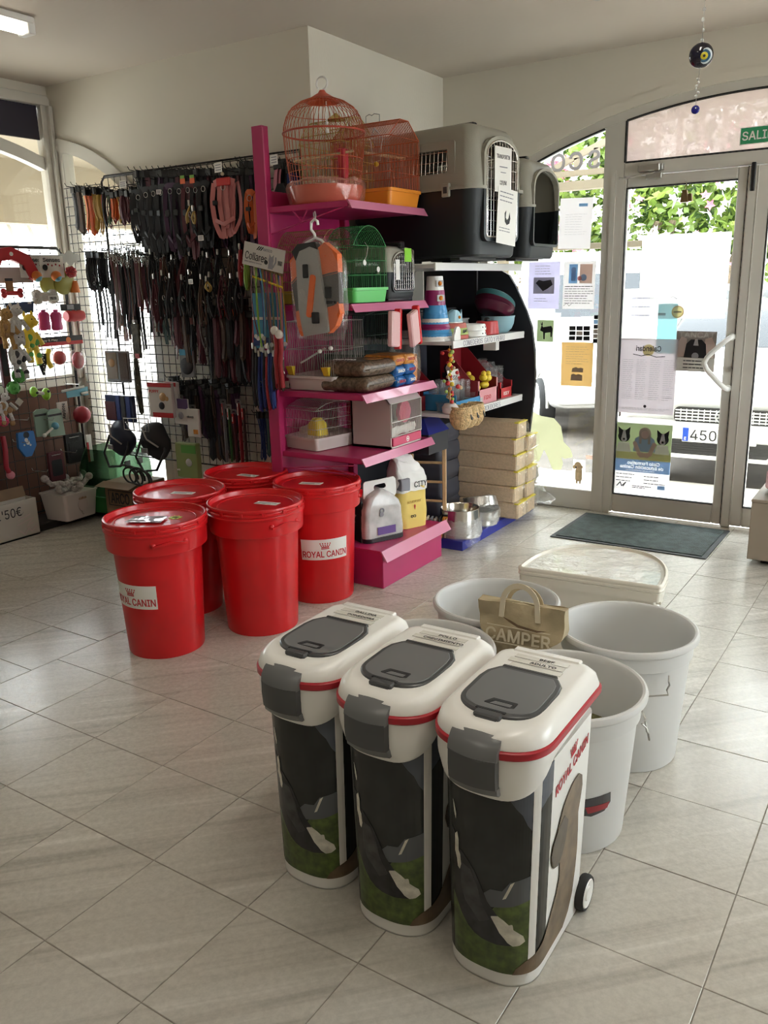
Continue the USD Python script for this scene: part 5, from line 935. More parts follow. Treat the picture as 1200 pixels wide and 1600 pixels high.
part(vt, 'carry_strap', to_xz(extr(rrect(.034, .19, .012, 4).union(sg.box(-.012, -.09, .012, .09)), .012)).apply_transform(trimesh.transformations.rotation_matrix(math.radians(12), (0, 1, 0))).apply_translation((-.0, -.035, .175)), 'vest_orange'); part(vt, 'strap_end', bx(-.045, -.012, -.05, -.038, .255, .315, .004), 'black_rubber'); part(vt, 'strap_end', bx(.0, .045, -.05, -.038, .055, .105, .004), 'black_rubber')
part(vt, 'buckle', bx(.085, .125, -.045, -.03, .165, .215, .004), 'black_plastic'); part(vt, 'buckle', bx(.09, .15, -.042, -.03, .14, .155, .003), 'black_plastic')
part(vt, 'hanger', [tube([(-.095, 0, .375), (-.06, 0, .41), (0, 0, .428), (.04, 0, .415), (.075, 0, .385)], .006, 7), tube([(0, 0, .425), (-.004, 0, .445), (-.024, 0, .465), (-.022, 0, .495), (.0, 0, .508), (.018, 0, .498), (.02, 0, .482)], .0065, 7)], 'white_plastic'); part(vt, 'hook_ring', tube([(.003, 0, .505), (.01, 0, .52), (.005, 0, .54), (-.004, 0, .535), (-.002, 0, .515)], .003, 6), 'zinc_wire')
bagm = loft([ringz(np.array(rrect(w, d, d * .45, 4).exterior.coords)[:-1], z) for w, d, z in ((.29, .05, -.02), (.31, .075, .05), (.335, .08, .2), (.325, .075, .32), (.21, .06, .40), (.05, .03, .435))]); bagm = crumple(bagm.subdivide().subdivide(), .012, 20, 11); bagm.apply_translation((.01, 0, 0)); part(vt, 'clear_bag', bagm, 'bag_film', 25)

# ---- third shelf: white cage, green cage, bird food
wc_ = thing('birdcage', 'white wire birdcage with yellow feeders behind the brown seed bags', 'birdcage', (-2.52, 3.385, .969))
tray(wc_, .29, .27, .07, 'tray_white'); gable_cage(wc_, .28, .26, .065, .325, .33, 'wire_white', .0125, .0011, cross=2); part(wc_, 'perch', rod((-.06, -.125, .13), (.06, -.08, .20), .005, 7), 'tray_white')
for x in (-.115, .10): part(wc_, 'feeder', hull([(x - .012, -.14, .075), (x + .02, -.14, .075), (x - .016, -.155, .115), (x + .022, -.155, .115), (x - .012, -.125, .115), (x + .02, -.125, .115), (x - .01, -.13, .07), (x + .018, -.13, .07)]), 'toy_yellow')
for x, z in ((.07, .19), (.135, .205)): part(wc_, 'clip', ball((x, -.137, z), .011, 1), 'white_plastic')
dg_ = thing('birdcage', 'dark green wire cage behind the brown seed bags', 'birdcage', (-2.52, 3.69, .969)); tray(dg_, .27, .28, .15, 'wire_dkgreen'); gable_cage(dg_, .26, .27, .14, .345, .36, 'wire_dkgreen', .0125, .0014, cross=2)
mat('seed_brown', (.13, .085, .055), .22, noise=(60, .5), bump=(90, .003)); mat('snack_blue', (.02, .13, .38), .2); mat('snack_orange', (.60, .24, .05), .25, noise=(30, .3)); mat('snack_cream', (.68, .58, .45), .3)
def flat_bag(name, label, cat, loc, w, d, h, mt, rz, seed, group=None, amp=.006):
    t = thing(name, label, cat, loc, rz, group); s = []
    for q in range(7):
        e = math.sin(PI * (q + .35) / 6.7) ** .45; s.append(ringz(np.array(rrect(w * (.72 + .28 * e), d * (.72 + .28 * e), .02, 4).exterior.coords)[:-1], h * q / 6))
    part(t, 'bag', crumple(loft(s).subdivide(), amp, 14, seed), mt, 35); return t
for k, (lb) in enumerate(('bottom brown bird seed bag of the pile of two', 'top brown bird seed bag of the pile of two, white lettering')):
    sb = flat_bag('seed_bag', lb, 'seed bag', (-2.335, 3.395 + .006 * k, .966 + k * .073), .265, .285, .072, 'seed_brown', 4 - 7 * k, 40 + k, 'brown bird seed bags')
    part(sb, 'end_seam', [hull([(.118, -.13, .03), (.118, .13, .03), (.150, -.11, .034), (.150, .11, .034), (.118, -.13, .036), (.118, .13, .036), (.15, -.11, .038), (.15, .11, .038)])], 'seed_brown')
    if k: part(sb, 'brand_name', fit('ROYAL', .12, .035, .0012, True).apply_transform(trimesh.transformations.rotation_matrix(.25, (0, 0, 1))).apply_translation((-.03, -.06, .0745)), 'label_white', False); part(sb, 'label_patch', extr(sg.Polygon([(.02, .01), (.09, -.02), (.11, .06), (.03, .09)]), .001, .0735), 'snack_orange', False)
c = 0
for j, y in enumerate((3.575, 3.675)):
    for k in range(3):
        w = ['snack_cream', 'snack_blue', 'snack_cream'][(k + j) % 3]
        t = thing('treat_bag', ('%s treat bag in the %s pile beside the brown seed bags' % (['lowest', 'middle', 'topmost'][k], ['left', 'right'][j])), 'treat bag', (-2.30, y, .966 + .052 * k), 3 - 4 * k + j * 3, 'small treat bags beside the seed bags')
        s = []
        for q in range(6): e = math.sin(PI * (q + .35) / 5.7) ** .5; s.append(ringz(np.array(rrect(.21 * (.75 + .25 * e), .096 * (.75 + .25 * e), .018, 4).exterior.coords)[:-1], .051 * q / 5))
        part(t, 'bag', crumple(loft(s).subdivide(), .005, 22, 70 + c), 'snack_orange' if k == 2 else 'snack_blue', 35); part(t, 'label_panel', crumple(hull([(.088, -.036, .006), (.088, .036, .006), (.103, -.04, .025), (.103, .04, .025), (.090, -.036, .046), (.090, .036, .046), (.08, -.03, .02), (.08, .03, .02)]).subdivide(), .003, 30, c), w, 35)
        part(t, 'lettering', to_yz(text('SNACK', .014, .001, True)).apply_translation((.106, 0, .026)), 'bag_red' if w != 'snack_blue' else 'label_white', False); c += 1
bg_ = thing('clear_pack', 'clear bag of orange treats standing at the end of the third shelf', 'treat bag', (-2.30, 3.785, .966), 8); part(bg_, 'bag', pillow(.15, .10, .26, 5, .008), 'bag_film', 30); part(bg_, 'treats', crumple(loft([ringz(np.array(rrect(.12, .08, .03, 4).exterior.coords)[:-1], z) for z in (.004, .05, .10, .135)]).subdivide(), .01, 40, 2), 'snack_orange', 30)
# red and white scoops hanging under the second shelf
mat('scoop_pink', (.70, .42, .42), .35)
for k, (y, x, lb) in enumerate(((3.44, -2.15, 'left red and white brush hanging below the second shelf'), (3.60, -2.13, 'right red brush hanging below the second shelf'))):
    t = thing('grooming_brush', lb, 'brush', (x, y, 1.20), 10, 'red brushes under the second shelf'); tl = lambda mm: mm.apply_transform(trimesh.transformations.rotation_matrix(.22 * (1 if k else -.4), (1, 0, 0)))
    part(t, 'brush_head', tl(bx(-.014, .014, -.055, .045, -.03, .135, .006)), 'scoop_pink'); part(t, 'red_edge', tl(bx(-.017, .017, .035, .058, -.04, .15, .004)), 'red_plastic'); part(t, 'hanging_loop', tl(tube([(0, .03, .13), (0, .01, .10), (0, .03, .02), (0, .045, -.01), (.0, .05, .05), (0, .038, .135)], .003, 6)), 'wire_white')
# ---- second shelf up: hamster cage, nest box
hc_ = thing('hamster_cage', 'white wire hamster cage on a deep tray with a wheel', 'hamster cage', (-2.615, 3.435, .665), -10)
tray(hc_, .29, .32, .065, 'tray_white', 0, .95); gable_cage(hc_, .275, .305, .06, .20, .235, 'wire_white', .012, .0011, arch=True, cross=3)
part(hc_, 'wheel', [lathe([(.075, -.02), (.08, -.02), (.08, .02), (.075, .02)], 28).apply_transform(trimesh.geometry.align_vectors((0, 0, 1), (0, 1, 0))).apply_translation((.07, .02, .15))], 'clear_plastic'); part(hc_, 'bedding', crumple(ball((-.03, -.02, .075), .075, 2, (1, 1, .35)).subdivide(), .01, 30, 4), 'snack_cream'); part(hc_, 'hut', loft([ringz(np.array(rrect(.09, .08, .02, 4).exterior.coords)[:-1], .065), ringz(np.array(rrect(.085, .075, .02, 4).exterior.coords)[:-1], .12), ringz(np.array(rrect(.04, .04, .015, 4).exterior.coords)[:-1], .15)]).apply_translation((.05, -.06, 0)), 'toy_yellow')
nb = thing('nest_cage', 'pale pink box cage with a barred front and pink drawer', 'rodent cage', (-2.205, 3.475, .664), 0)
mat('box_pale', (.56, .47, .45), .5); mat('drawer_pink', (.60, .06, .14), .4)
part(nb, 'box_shell', [to_xz(extr(sg.Polygon([(-.235, 0), (0, 0), (0, .225), (-.035, .265), (-.235, .265)]), .008)).apply_translation((0, .008, 0)), to_xz(extr(sg.Polygon([(-.235, 0), (0, 0), (0, .225), (-.035, .265), (-.235, .265)]), .008)).apply_translation((0, .30, 0)), bx(-.235, -.227, 0, .30, 0, .265), bx(-.235, 0, 0, .30, 0, .012), bx(-.235, -.035, 0, .30, .258, .265), hull([(-.035, 0, .265), (-.035, .3, .265), (0, 0, .225), (0, .3, .225), (-.04, 0, .258), (-.04, .3, .258), (-.006, 0, .222), (-.006, .3, .222)])], 'box_pale')
part(nb, 'front_bars', [rod((.002, y, .055), (.002, y, .225), .0016, 4) for y in np.linspace(.012, .288, 22)] , 'wire_white', True, kind='stuff'); part(nb, 'front_frame', [rod((.003, .004, z), (.003, .296, z), .003, 5) for z in (.058, .13, .225)] + [rod((.003, y, .055), (.003, y, .225), .003, 5) for y in (.004, .296)], 'wire_white')
part(nb, 'drawer', bx(-.2, .008, .012, .288, .010, .052, .003), 'drawer_pink'); part(nb, 'drawer_emblem', to_yz(extr(sg.Point(0, 0).buffer(.014).difference(sg.Point(0, 0).buffer(.010)).union(sg.box(-.006, -.004, .006, .004)), .001)).apply_translation((.008, .15, .031)), 'label_white', False); part(nb, 'wheel', to_yz(extr(sg.Point(0, 0).buffer(.055), .02)).apply_translation((-.04, .175, .165)), 'drawer_pink'); part(nb, 'bedding', crumple(bx(-.2, -.02, .02, .28, .055, .10).subdivide().subdivide().subdivide(), .012, 40, 6), 'label_white')
# ---- litter sacks on the base
mat('sack_dark', (.022, .022, .024), .22); mat('sack_grey', (.52, .50, .49), .18, noise=(12, .25)); mat('sack_purple', (.12, .05, .25), .3); mat('sack_yellow', (.80, .60, .16), .4); mat('sack_white', (.80, .79, .76), .35); mat('sack_ochre', (.55, .38, .10), .4)
s1 = thing('litter_sack', 'glossy black and white litter sack with a cut-out handle', 'litter sack', (-2.295, 3.47, .197), -24)
part(s1, 'sack', pillow(.15, .235, .26, 13, .010), 'sack_grey', 40); part(s1, 'side_gusset', crumple(hull([(-.082, -.122, .0), (.04, -.128, .0), (-.078, -.105, .22), (.02, -.108, .215), (-.082, -.06, .0), (-.078, -.05, .2), (.06, -.05, .0), (.04, -.05, .1)]).subdivide().subdivide(), .006, 14, 5), 'sack_dark', 40); part(s1, 'base_band', crumple(loft([ringz(np.array(rrect(.162, .245, .04, 4).exterior.coords)[:-1], z) for z in (.0, .022)]), .003, 10, 2), 'sack_dark', 40)
part(s1, 'handle_tab', crumple(to_yz(extr(rrect(.20, .10, .02, 4).difference(rrect(.075, .026, .011, 4, 0, .012)), .006)).subdivide().apply_translation((.01, .01, .258)), .005, 14, 7), 'sack_white', 40); part(s1, 'label_patch', to_yz(extr(sg.box(-.05, -.02, .06, .02), .002)).apply_translation((.078, 0, .055)), 'sack_purple', False); part(s1, 'emblem', to_yz(extr(unary_union([sg.Point(0, .02).buffer(.014), sg.Point(-.004, 0).buffer(.012)]).difference(sg.Point(0, .02).buffer(.008)), .002)).apply_translation((.078, -.02, .14)), 'ink_grey', False)
s2 = thing('litter_sack', 'yellow and white litter sack with a crumpled open top', 'litter sack', (-2.285, 3.745, .197), -20)
part(s2, 'sack', crumple(loft([ringz(np.array(rrect(.15, .20, .05, 5).exterior.coords)[:-1] * (1 + .03 * math.sin(z * 25)), z) for z in np.linspace(0, .225, 7)]).subdivide(), .007, 14, 21), 'sack_yellow', 40); part(s2, 'white_top', crumple(loft([ringz(np.array(rrect(.152 * a, .205 * b, .045 * min(a, b), 5).exterior.coords)[:-1] + np.array([.0, q]), z) for z, a, b, q in ((.20, 1, 1, 0), (.26, .98, 1, 0), (.305, .82, .92, -.008), (.345, .55, .78, -.022), (.375, .35, .62, -.036), (.40, .16, .40, -.05))]).subdivide().subdivide(), .017, 19, 22), 'sack_white', 30); part(s2, 'grey_flap', crumple(bx(.02, .085, -.10, -.04, .21, .275, .004).subdivide().subdivide(), .006, 20, 3), 'ink_grey')
part(s2, 'brand_name', to_yz(fit('CITY', .085, .03, .002, False)).apply_translation((.0795, .035, .235)), 'ink', False); part(s2, 'lettering', to_yz(fit('MUSCAT', .09, .012, .002, True)).apply_translation((.0815, -.01, .145)), 'sack_ochre', False); part(s2, 'lettering', to_yz(fit('CO', .035, .014, .002, True)).apply_translation((.0815, -.02, .065)), 'ink', False); part(s2, 'motif', to_yz(extr(sg.Polygon([(0, 0), (.006, .02), (0, .03), (-.005, .02)]), .002)).apply_translation((.082, -.01, .10)), 'bag_red', False)
s3 = thing('litter_sack', 'dark sack at the back of the magenta base, mostly hidden', 'litter sack', (-2.56, 3.42, .197), 0); part(s3, 'sack', pillow(.18, .24, .33, 33, .012), 'sack_dark', 40); part(s3, 'white_mark', to_xz(extr(sg.Polygon([(-.05, .26), (.0, .31), (.02, .30), (-.01, .24)]), .004)).apply_translation((.02, -.10, 0)), 'sack_white')
# ---- black shelf unit with white shelves under the carriers ---------------------------
mat('charcoal', (.016, .016, .020), .5); mat('panel_grey', (.085, .085, .105), .55, noise=(2, .15)); mat('white_enamel', (.72, .71, .69), .3)
bu = thing('shelf_unit', 'black shelf unit with white shelves, blue base and curved side by the window', 'shelf unit', (0, 0, 0))
prof = [(-2.80, 0.0), (-2.085, .0), (-2.078, .25), (-2.055, .519), (-2.028, .762), (-2.022, .90), (-2.03, 1.05), (-2.051, 1.191), (-2.085, 1.28), (-2.117, 1.344), (-2.16, 1.43), (-2.205, 1.497), (-2.312, 1.556), (-2.80, 1.556)]
part(bu, 'side_panel', plate_xz(sg.Polygon(prof), 4.855, .022), 'charcoal', 20)
part(bu, 'back_panel', bx(-2.80, -2.785, 3.90, 4.855, .06, .78), 'charcoal', False)
for k, (z0, z1) in enumerate(((.79, 1.12), (1.14, 1.555))): part(bu, 'back_panel', bx(-2.80, -2.785, 3.90, 4.855 if k == 0 else 4.68, z0, z1), 'panel_grey', False)
part(bu, 'base', bx(-2.80, -2.078, 4.0, 5.02, 0, .055, .003), 'blue_steel')
part(bu, 'post', [bx(-2.785, -2.745, 4.40, 4.44, .06, 1.56)], 'black_steel'); part(bu, 'post', [bx(-2.36, -2.345, 4.70, 4.72, 1.17, 1.555)], 'black_steel'); part(bu, 'post', bx(-2.785, -2.745, 3.9, 3.94, .06, 1.56), 'black_steel')
for z, y0, x1 in ((1.555, 3.885, -2.115), (1.165, 3.90, -2.09), (.785, 3.90, -2.095)):
    part(bu, 'shelf', [bx(-2.785, x1, y0, 4.84, z - .02, z, .002)], 'white_enamel')
    part(bu, 'shelf_edge', bx(x1, x1 + .012, y0 - .12 if z > 1.5 else y0, 4.81, z - .036, z + .003, .002), 'white_enamel')
part(bu, 'shelf_bracket', bx(-2.2, -2.12, 4.50, 4.545, 1.075, 1.135), 'white_enamel')
for tx, w, y, z in (('COMEDEROS  GATO Y PERRO', .52, 4.27, 1.1485), ('AVES Y ROEDORES', .38, 4.30, .7685)): part(bu, 'shelf_lettering', to_yz(fit(tx, w, .028, .0008, False)).apply_translation((-2.0775 if z > 1 else -2.0825, y, z)), 'ink_grey', False)
def blk(name, label, cat, loc, pieces, rz=0, group=None):
    t = thing(name, label, cat, loc, rz, group)
    for nm, mm, mt in pieces: part(t, nm, mm, mt, 40)
    return t
mat('bowl_blue', (.05, .28, .58), .3); mat('bowl_magenta', (.28, .02, .12), .3); mat('bowl_lightblue', (.28, .48, .55), .3); mat('bowl_purple', (.10, .012, .035), .25); mat('bowl_teal', (.06, .20, .22), .3); mat('bowl_red', (.55, .04, .04), .3); mat('bowl_coral', (.50, .11, .08), .4); mat('bowl_lime', (.36, .48, .12), .4); mat('bowl_grey', (.42, .42, .41), .35); mat('flower_orange', (.80, .25, .02), .4)
Z1 = 1.166
# tower of stacked pet bowls
names = ['white', 'blue', 'magenta', 'blue', 'blue', 'magenta', 'white']; mt = ['white_plastic', 'bowl_blue', 'bowl_magenta', 'bowl_blue', 'bowl_blue', 'bowl_magenta', 'white_plastic']; z = Z1
hs = [.022, .032, .026, .046, .046, .075, .070]
for k in range(7):
    r = .098 - .0085 * k; t = thing('pet_bowl', '%s plastic pet bowl, %s of the tall bowl tower' % (names[k], ['lowest', 'second lowest', 'third lowest', 'middle', 'third highest', 'second highest', 'topmost'][k]), 'pet bowl', (-2.215, 3.955, z), 20 * k, 'bowl tower')
    part(t, 'bowl', lathe([(0, .004), (r - .012, .004), (r, 0), (r * 1.0, .006), (r * .9, hs[k] + .004), (r * .88, hs[k] + .006), (r * .84, hs[k]), (r * .6, hs[k] * .5), (0, hs[k] * .5)], 32), mt[k], 40)
    if k >= 5: part(t, 'flower_patch', to_yz(extr(sg.box(-.022, -.016, .022, .016), .004)).apply_transform(trimesh.transformations.rotation_matrix(math.radians(-20 * k - 28), (0, 0, 1))).apply_translation(tuple(trimesh.transformations.rotation_matrix(math.radians(-20 * k - 28), (0, 0, 1))[:3, :3] @ np.array([r * .955, 0, hs[k] * .55]))), 'bowl_grey'); part(t, 'flower', ball(tuple(trimesh.transformations.rotation_matrix(math.radians(-20 * k - 28), (0, 0, 1))[:3, :3] @ np.array([r * .96 + .002, 0, hs[k] * .55])), .012, 2), 'flower_orange')
    else: part(t, 'wave_band', lathe([(r * .985, hs[k] * .25), (r * 1.005, hs[k] * .45), (r * .965, hs[k] * .7)], 24), 'white_plastic' if k in (3,) else mt[k])
    z += hs[k] + .001
gb = blk('pet_bowl', 'coral and lime dog bowl with a printed label', 'pet bowl', (-2.21, 4.12, Z1), [('bowl', lathe([(0, .004), (.088, .004), (.096, 0), (.097, .02), (.094, .022)], 32), 'bowl_coral'), ('bowl', lathe([(.094, .022), (.095, .024), (.087, .055), (.085, .057)], 32), 'bowl_lime'), ('bowl', lathe([(.085, .057), (.087, .058), (.082, .082), (.078, .084), (.06, .03), (0, .03)], 32), 'bowl_coral'), ('lettering', to_yz(text('AMI', .018, .001, True)).apply_translation((.091, -.012, .04)), 'ink')])
cr = []
cp_ = [(.055 * math.cos(a), .055 * math.sin(a)) for a in np.linspace(0, 2 * PI, 33)]
crown = lathe([(.058, 0), (.063, .002), (.060, .045), (.056, .045), (.054, .004)], 40); v = np.array(crown.vertices); an = np.arctan2(v[:, 1], v[:, 0]); v[:, 2] *= 1 + .55 * np.abs(np.sin(an * 2.5)) * (v[:, 2] > .02); crown.vertices = v
blk('pet_bowl', 'blue crown-shaped pet bowl standing on the coral and lime bowl', 'pet bowl', (-2.21, 4.12, Z1 + .084), [('bowl', crown, 'bowl_lightblue'), ('rim', lathe([(.054, 0), (.066, 0), (.066, .006), (.054, .006)], 32), 'white_plastic'), ('gem', ball((.06, -.015, .03), .008, 1), 'flower_orange')])
for k in range(2): blk('pet_bowl', ['lower', 'upper'][k] + ' white bowl with a slotted side beside the red dog bowl', 'pet bowl', (-2.20, 4.335, Z1 + k * .034), [('bowl', lathe([(0, .003), (.082, .003), (.088, 0), (.089, .008), (.083, .03), (.079, .034), (.06, .012), (0, .012)], 30), 'white_plastic'), ('slot', [hull([(.080, y - .02, .012), (.080, y + .02, .012), (.0865, y - .02, .012), (.0865, y + .02, .012), (.080, y - .02, .020), (.080, y + .02, .02), (.0845, y - .02, .02), (.0845, y + .02, .02)]) for y in (.0,)], 'dark_gap')])
blk('pet_bowl', 'wide pale grey double bowl behind the slotted white ones', 'pet bowl', (-2.38, 4.42, Z1), [('bowl', loft([ringz(np.array(rrect(.16, .30, .05, 5).exterior.coords)[:-1], 0), ringz(np.array(rrect(.14, .28, .05, 5).exterior.coords)[:-1], .085), ringz(np.array(rrect(.13, .27, .05, 5).exterior.coords)[:-1], .088)]), 'bowl_grey'), ('rim', extr(rrect(.15, .29, .05, 5).difference(rrect(.12, .26, .04, 5)), .006, .086), 'bowl_grey')])
blk('pet_bowl', 'round red lidded travel bowl with a black knob', 'pet bowl', (-2.185, 4.515, Z1), [('bowl', lathe([(0, .0), (.068, 0), (.071, .004), (.063, .072), (.058, .076), (0, .07)], 32), 'bowl_red'), ('knob', lathe([(.016, .07), (.017, .088), (.010, .094), (0, .095)], 16), 'black_plastic')])
blk('pet_bowl', 'light blue deep round bowl beside the black side panel', 'pet bowl', (-2.20, 4.695, Z1), [('bowl', lathe([(0, .003), (.052, .003), (.058, 0), (.062, .004), (.082, .022), (.095, .052), (.100, .090), (.103, .097), (.098, .098), (.09, .055), (.06, .02), (0, .016)], 40), 'bowl_lightblue')])
for k in range(3):
    t = thing('pet_bowl', ['lowest', 'middle', 'topmost'][k] + ' bowl of the tilted purple stack on the light blue bowl', 'pet bowl', (-2.22 - .004 * k, 4.655 + .016 * k, Z1 + .108 + .022 * k), 0, 'tilted purple bowls', rx=-24 - 5 * k, ry=6)
    part(t, 'bowl', lathe([(0, .004), (.080, 0), (.092, .006), (.118, .040), (.123, .046), (.119, .046), (.088, .012), (0, .010)], 36), 'bowl_purple' if k < 2 else 'bowl_teal', 40); part(t, 'rim', tube(cir(.121, .046, 30), .0022, 4, True), 'bowl_purple' if k < 2 else 'bowl_teal')
blk('black_box', 'black storage box at the back of the bowl shelf', 'box', (-2.52, 4.26, Z1), [('box', bx(-.13, .13, -.22, .26, 0, .14, .004), 'charcoal'), ('lid', bx(-.132, .132, -.222, .262, .14, .155, .003), 'charcoal')])
blk('cloth_toy', 'maroon fish-shaped cloth toy hanging at the back of the bowl shelf', 'toy', (-2.62, 4.05, 1.36), [('body', crumple(ball((0, .12, .03), .12, 3, (.25, 1.25, .42)), .012, 8, 3), 'bowl_magenta'), ('tail', hull([(-.02, -.02, .02), (.02, -.02, .02), (-.02, -.09, .10), (.02, -.09, .10), (0, -.08, .0), (0, -.03, .06)]), 'bowl_magenta')])
# middle shelf: rodent things
Z2 = .786
mat('box_crimson', (.26, .012, .02), .45); mat('box_bright_red', (.58, .02, .025), .4); mat('box_pinkish', (.62, .26, .28), .45); mat('card_white', (.70, .66, .60), .5)
def display_box(label, loc, L, W, hb, h0, mt, front, rz=0):
    """Open card display box: high back, sloping sides, low lettered front (towards +x)."""
    t = thing('display_box', label, 'box', loc, rz); side = sg.Polygon([(-L / 2, 0), (L / 2, 0), (L / 2, h0), (L * .32, h0 * 1.05), (-L * .30, hb), (-L / 2, hb)])
    for s in (-1, 1): part(t, 'side', to_xz(extr(side, .004)).apply_translation((0, s * W / 2 + .002, 0)), mt, False)
    part(t, 'back', bx(-L / 2, -L / 2 + .004, -W / 2, W / 2, 0, hb), mt, False); part(t, 'front', bx(L / 2, L / 2 + .004, -W / 2, W / 2, 0, h0 * .62), front, False); part(t, 'bottom', bx(-L / 2, L / 2, -W / 2, W / 2, 0, .004), mt, False); part(t, 'front_post', [bx(L / 2, L / 2 + .004, s * W / 2 - .012 * (s > 0), s * W / 2 + .012 * (s < 0), 0, h0) for s in (-1, 1)], front, False); return t
db = display_box('crimson card display box full of yellow rubber duck toys', (-2.235, 4.385, Z2), .24, .25, .30, .135, 'box_crimson', 'box_pinkish', 0)
part(db, 'lettering', to_yz(fit('FIDO', .09, .022, .0008, True)).apply_translation((.1245, -.01, .035)), 'bowl_red', False); part(db, 'emblem', to_xz(extr(unary_union([sg.Point(0, 0).buffer(.035), sg.box(-.045, -.05, .045, -.02)]), .001)).apply_translation((-.06, -.128, .20)), 'ink', False); part(db, 'emblem_face', to_xz(extr(sg.Point(0, .004).buffer(.022), .001)).apply_translation((-.06, -.1292, .20)), 'card_white', False)
r_ = random.Random(4)
for k in range(11):
    x, y, zz = r_.uniform(-.07, .10), r_.uniform(-.09, .09), .035 + .045 * (k // 4) + r_.uniform(0, .02)
    t = thing('rubber_duck', 'yellow rubber duck toy in the crimson display box', 'toy', (-2.235 + x, 4.385 + y, Z2 + zz), r_.uniform(0, 360), 'yellow toys in the crimson box'); part(t, 'body', ball((0, 0, 0), .026, 2, (1.25, .9, .8)), 'toy_yellow', True); part(t, 'head', ball((.016, 0, .024), .016, 2), 'toy_yellow', True); part(t, 'beak', hull([(.028, -.006, .022), (.028, .006, .022), (.040, 0, .022), (.030, 0, .028)]), 'flower_orange')
tg = thing('price_card', 'white handwritten price card leaning in front of the crimson box', 'card', (-2.23, 4.20, .945), 0, ry=-14); part(tg, 'card', to_yz(extr(sg.box(-.075, -.045, .075, .045), .002)), 'card_white', False); part(tg, 'writing', to_yz(fit('frutas', .085, .03, .0008, False)).apply_translation((.002, -.012, .004)), 'ink', False); part(tg, 'red_mark', to_yz(extr(sg.Point(0, 0).buffer(.013).union(sg.Point(.02, .003).buffer(.012)), .001)).apply_translation((.002, .045, -.01)), 'bowl_red', False)
db2 = display_box('dark crimson empty display box at the left of the rodent shelf', (-2.42, 4.02, Z2), .24, .22, .27, .13, 'box_crimson', 'box_crimson', 0)
db3 = display_box('bright red display box of clear tubes beside the black side panel', (-2.235, 4.655, Z2), .22, .17, .21, .095, 'box_crimson', 'box_bright_red', 0)
part(db3, 'lettering', to_yz(fit('RODY', .08, .02, .0008, True)).apply_translation((.1145, 0, .025)), 'label_white', False)
for k in range(6):
    x, y = -.06 + .055 * (k % 3), -.045 + .075 * (k // 3); t = thing('clear_tube', 'stacked clear plastic hamster tube in the bright red box', 'tube', (-2.235 + x, 4.655 + y, Z2 + .006), 0, 'clear tubes in the red box'); part(t, 'tube', lathe([(.026 + .003 * math.cos(q * 2.2), q * .0105) for q in range(22 - 2 * (k % 3))], 20), 'clear_plastic', 40); part(t, 'ring', [tube(cir(.029, zz, 20), .0025, 4, True) for zz in (.05, .11, .16)], 'clear_plastic')
bb = thing('blue_carton', 'blue carton tray of clear drinking bottles at the front of the rodent shelf', 'carton', (-2.19, 4.125, Z2), 0); mat('carton_blue', (.03, .22, .45), .45)
part(bb, 'tray', [bx(-.12, .085, -.145, -.140, 0, .09), bx(-.12, .085, .140, .145, 0, .05), bx(.080, .085, -.145, .145, 0, .055), bx(-.12, .085, -.145, .145, 0, .004), bx(-.12, -.115, -.145, .145, 0, .10)], 'carton_blue', False); part(bb, 'spot', [to_yz(extr(sg.Point(y, .028).buffer(.012), .001)).apply_translation((.0855, 0, 0)) for y in (-.08, -.01)], 'label_white', False); part(bb, 'lettering', to_yz(fit('zoo', .05, .02, .001, True)).apply_translation((.0855, .07, .028)), 'label_white', False)
for k in range(8):
    x, y = -.075 + .09 * (k % 2), -.10 + .065 * (k // 2); t = thing('drinking_bottle', 'clear plastic drinking bottle standing in the blue carton', 'bottle', (-2.19 + x, 4.125 + y, Z2 + .005), 0, 'clear bottles in the blue carton'); part(t, 'bottle', lathe([(0, .0), (.027, 0), (.029, .004), (.029, .125 + .01 * (k % 3)), (.024, .135 + .01 * (k % 3)), (0, .137 + .01 * (k % 3))], 20), 'clear_plastic', 40); part(t, 'collar', lathe([(.030, .09), (.031, .092), (.031, .104), (.030, .106)], 20), 'clear_plastic')
blk('small_tray', 'white tray with a lidded pot at the front of the rodent shelf', 'tray', (-2.15, 4.265, Z2), [('tray', bx(-.05, .04, -.035, .05, 0, .045, .004), 'bowl_grey'), ('pot', lathe([(0, 0), (.02, .0), (.022, .03), (0, .034)], 18).apply_translation((0, 0, .045)), 'clear_plastic')])
# beaded bird toy hanging at the left of the rodent shelf
bt = thing('bird_toy', 'string of coloured wooden beads and cords hanging in front of the shelves', 'bird toy', (-2.115, 3.93, .82)); part(bt, 'cord', rod((0, 0, .02), (0, 0, .33), .003), 'kraft')
for k in range(34):
    a = r_.uniform(0, 6.28); rr = r_.uniform(.004, .048) * (1 if k % 3 else .4) * (1.6 if k < 14 else .8); part(bt, 'bead', ball((rr * math.cos(a), rr * math.sin(a), .02 + .0085 * k), r_.uniform(.008, .013), 1), ['toy_yellow', 'bowl_red', 'bowl_lime', 'flower_orange', 'perch_wood', 'bowl_red'][k % 6])
part(bt, 'shell', to_yz(extr(sg.Point(0, 0).buffer(.036).union(sg.Point(.008, .03).buffer(.028)), .012)).apply_translation((.012, .04, .36)), 'label_white'); part(bt, 'base_cup', lathe([(0, -.03), (.04, -.03), (.045, 0), (.03, .02), (0, .02)], 20), 'tray_white')
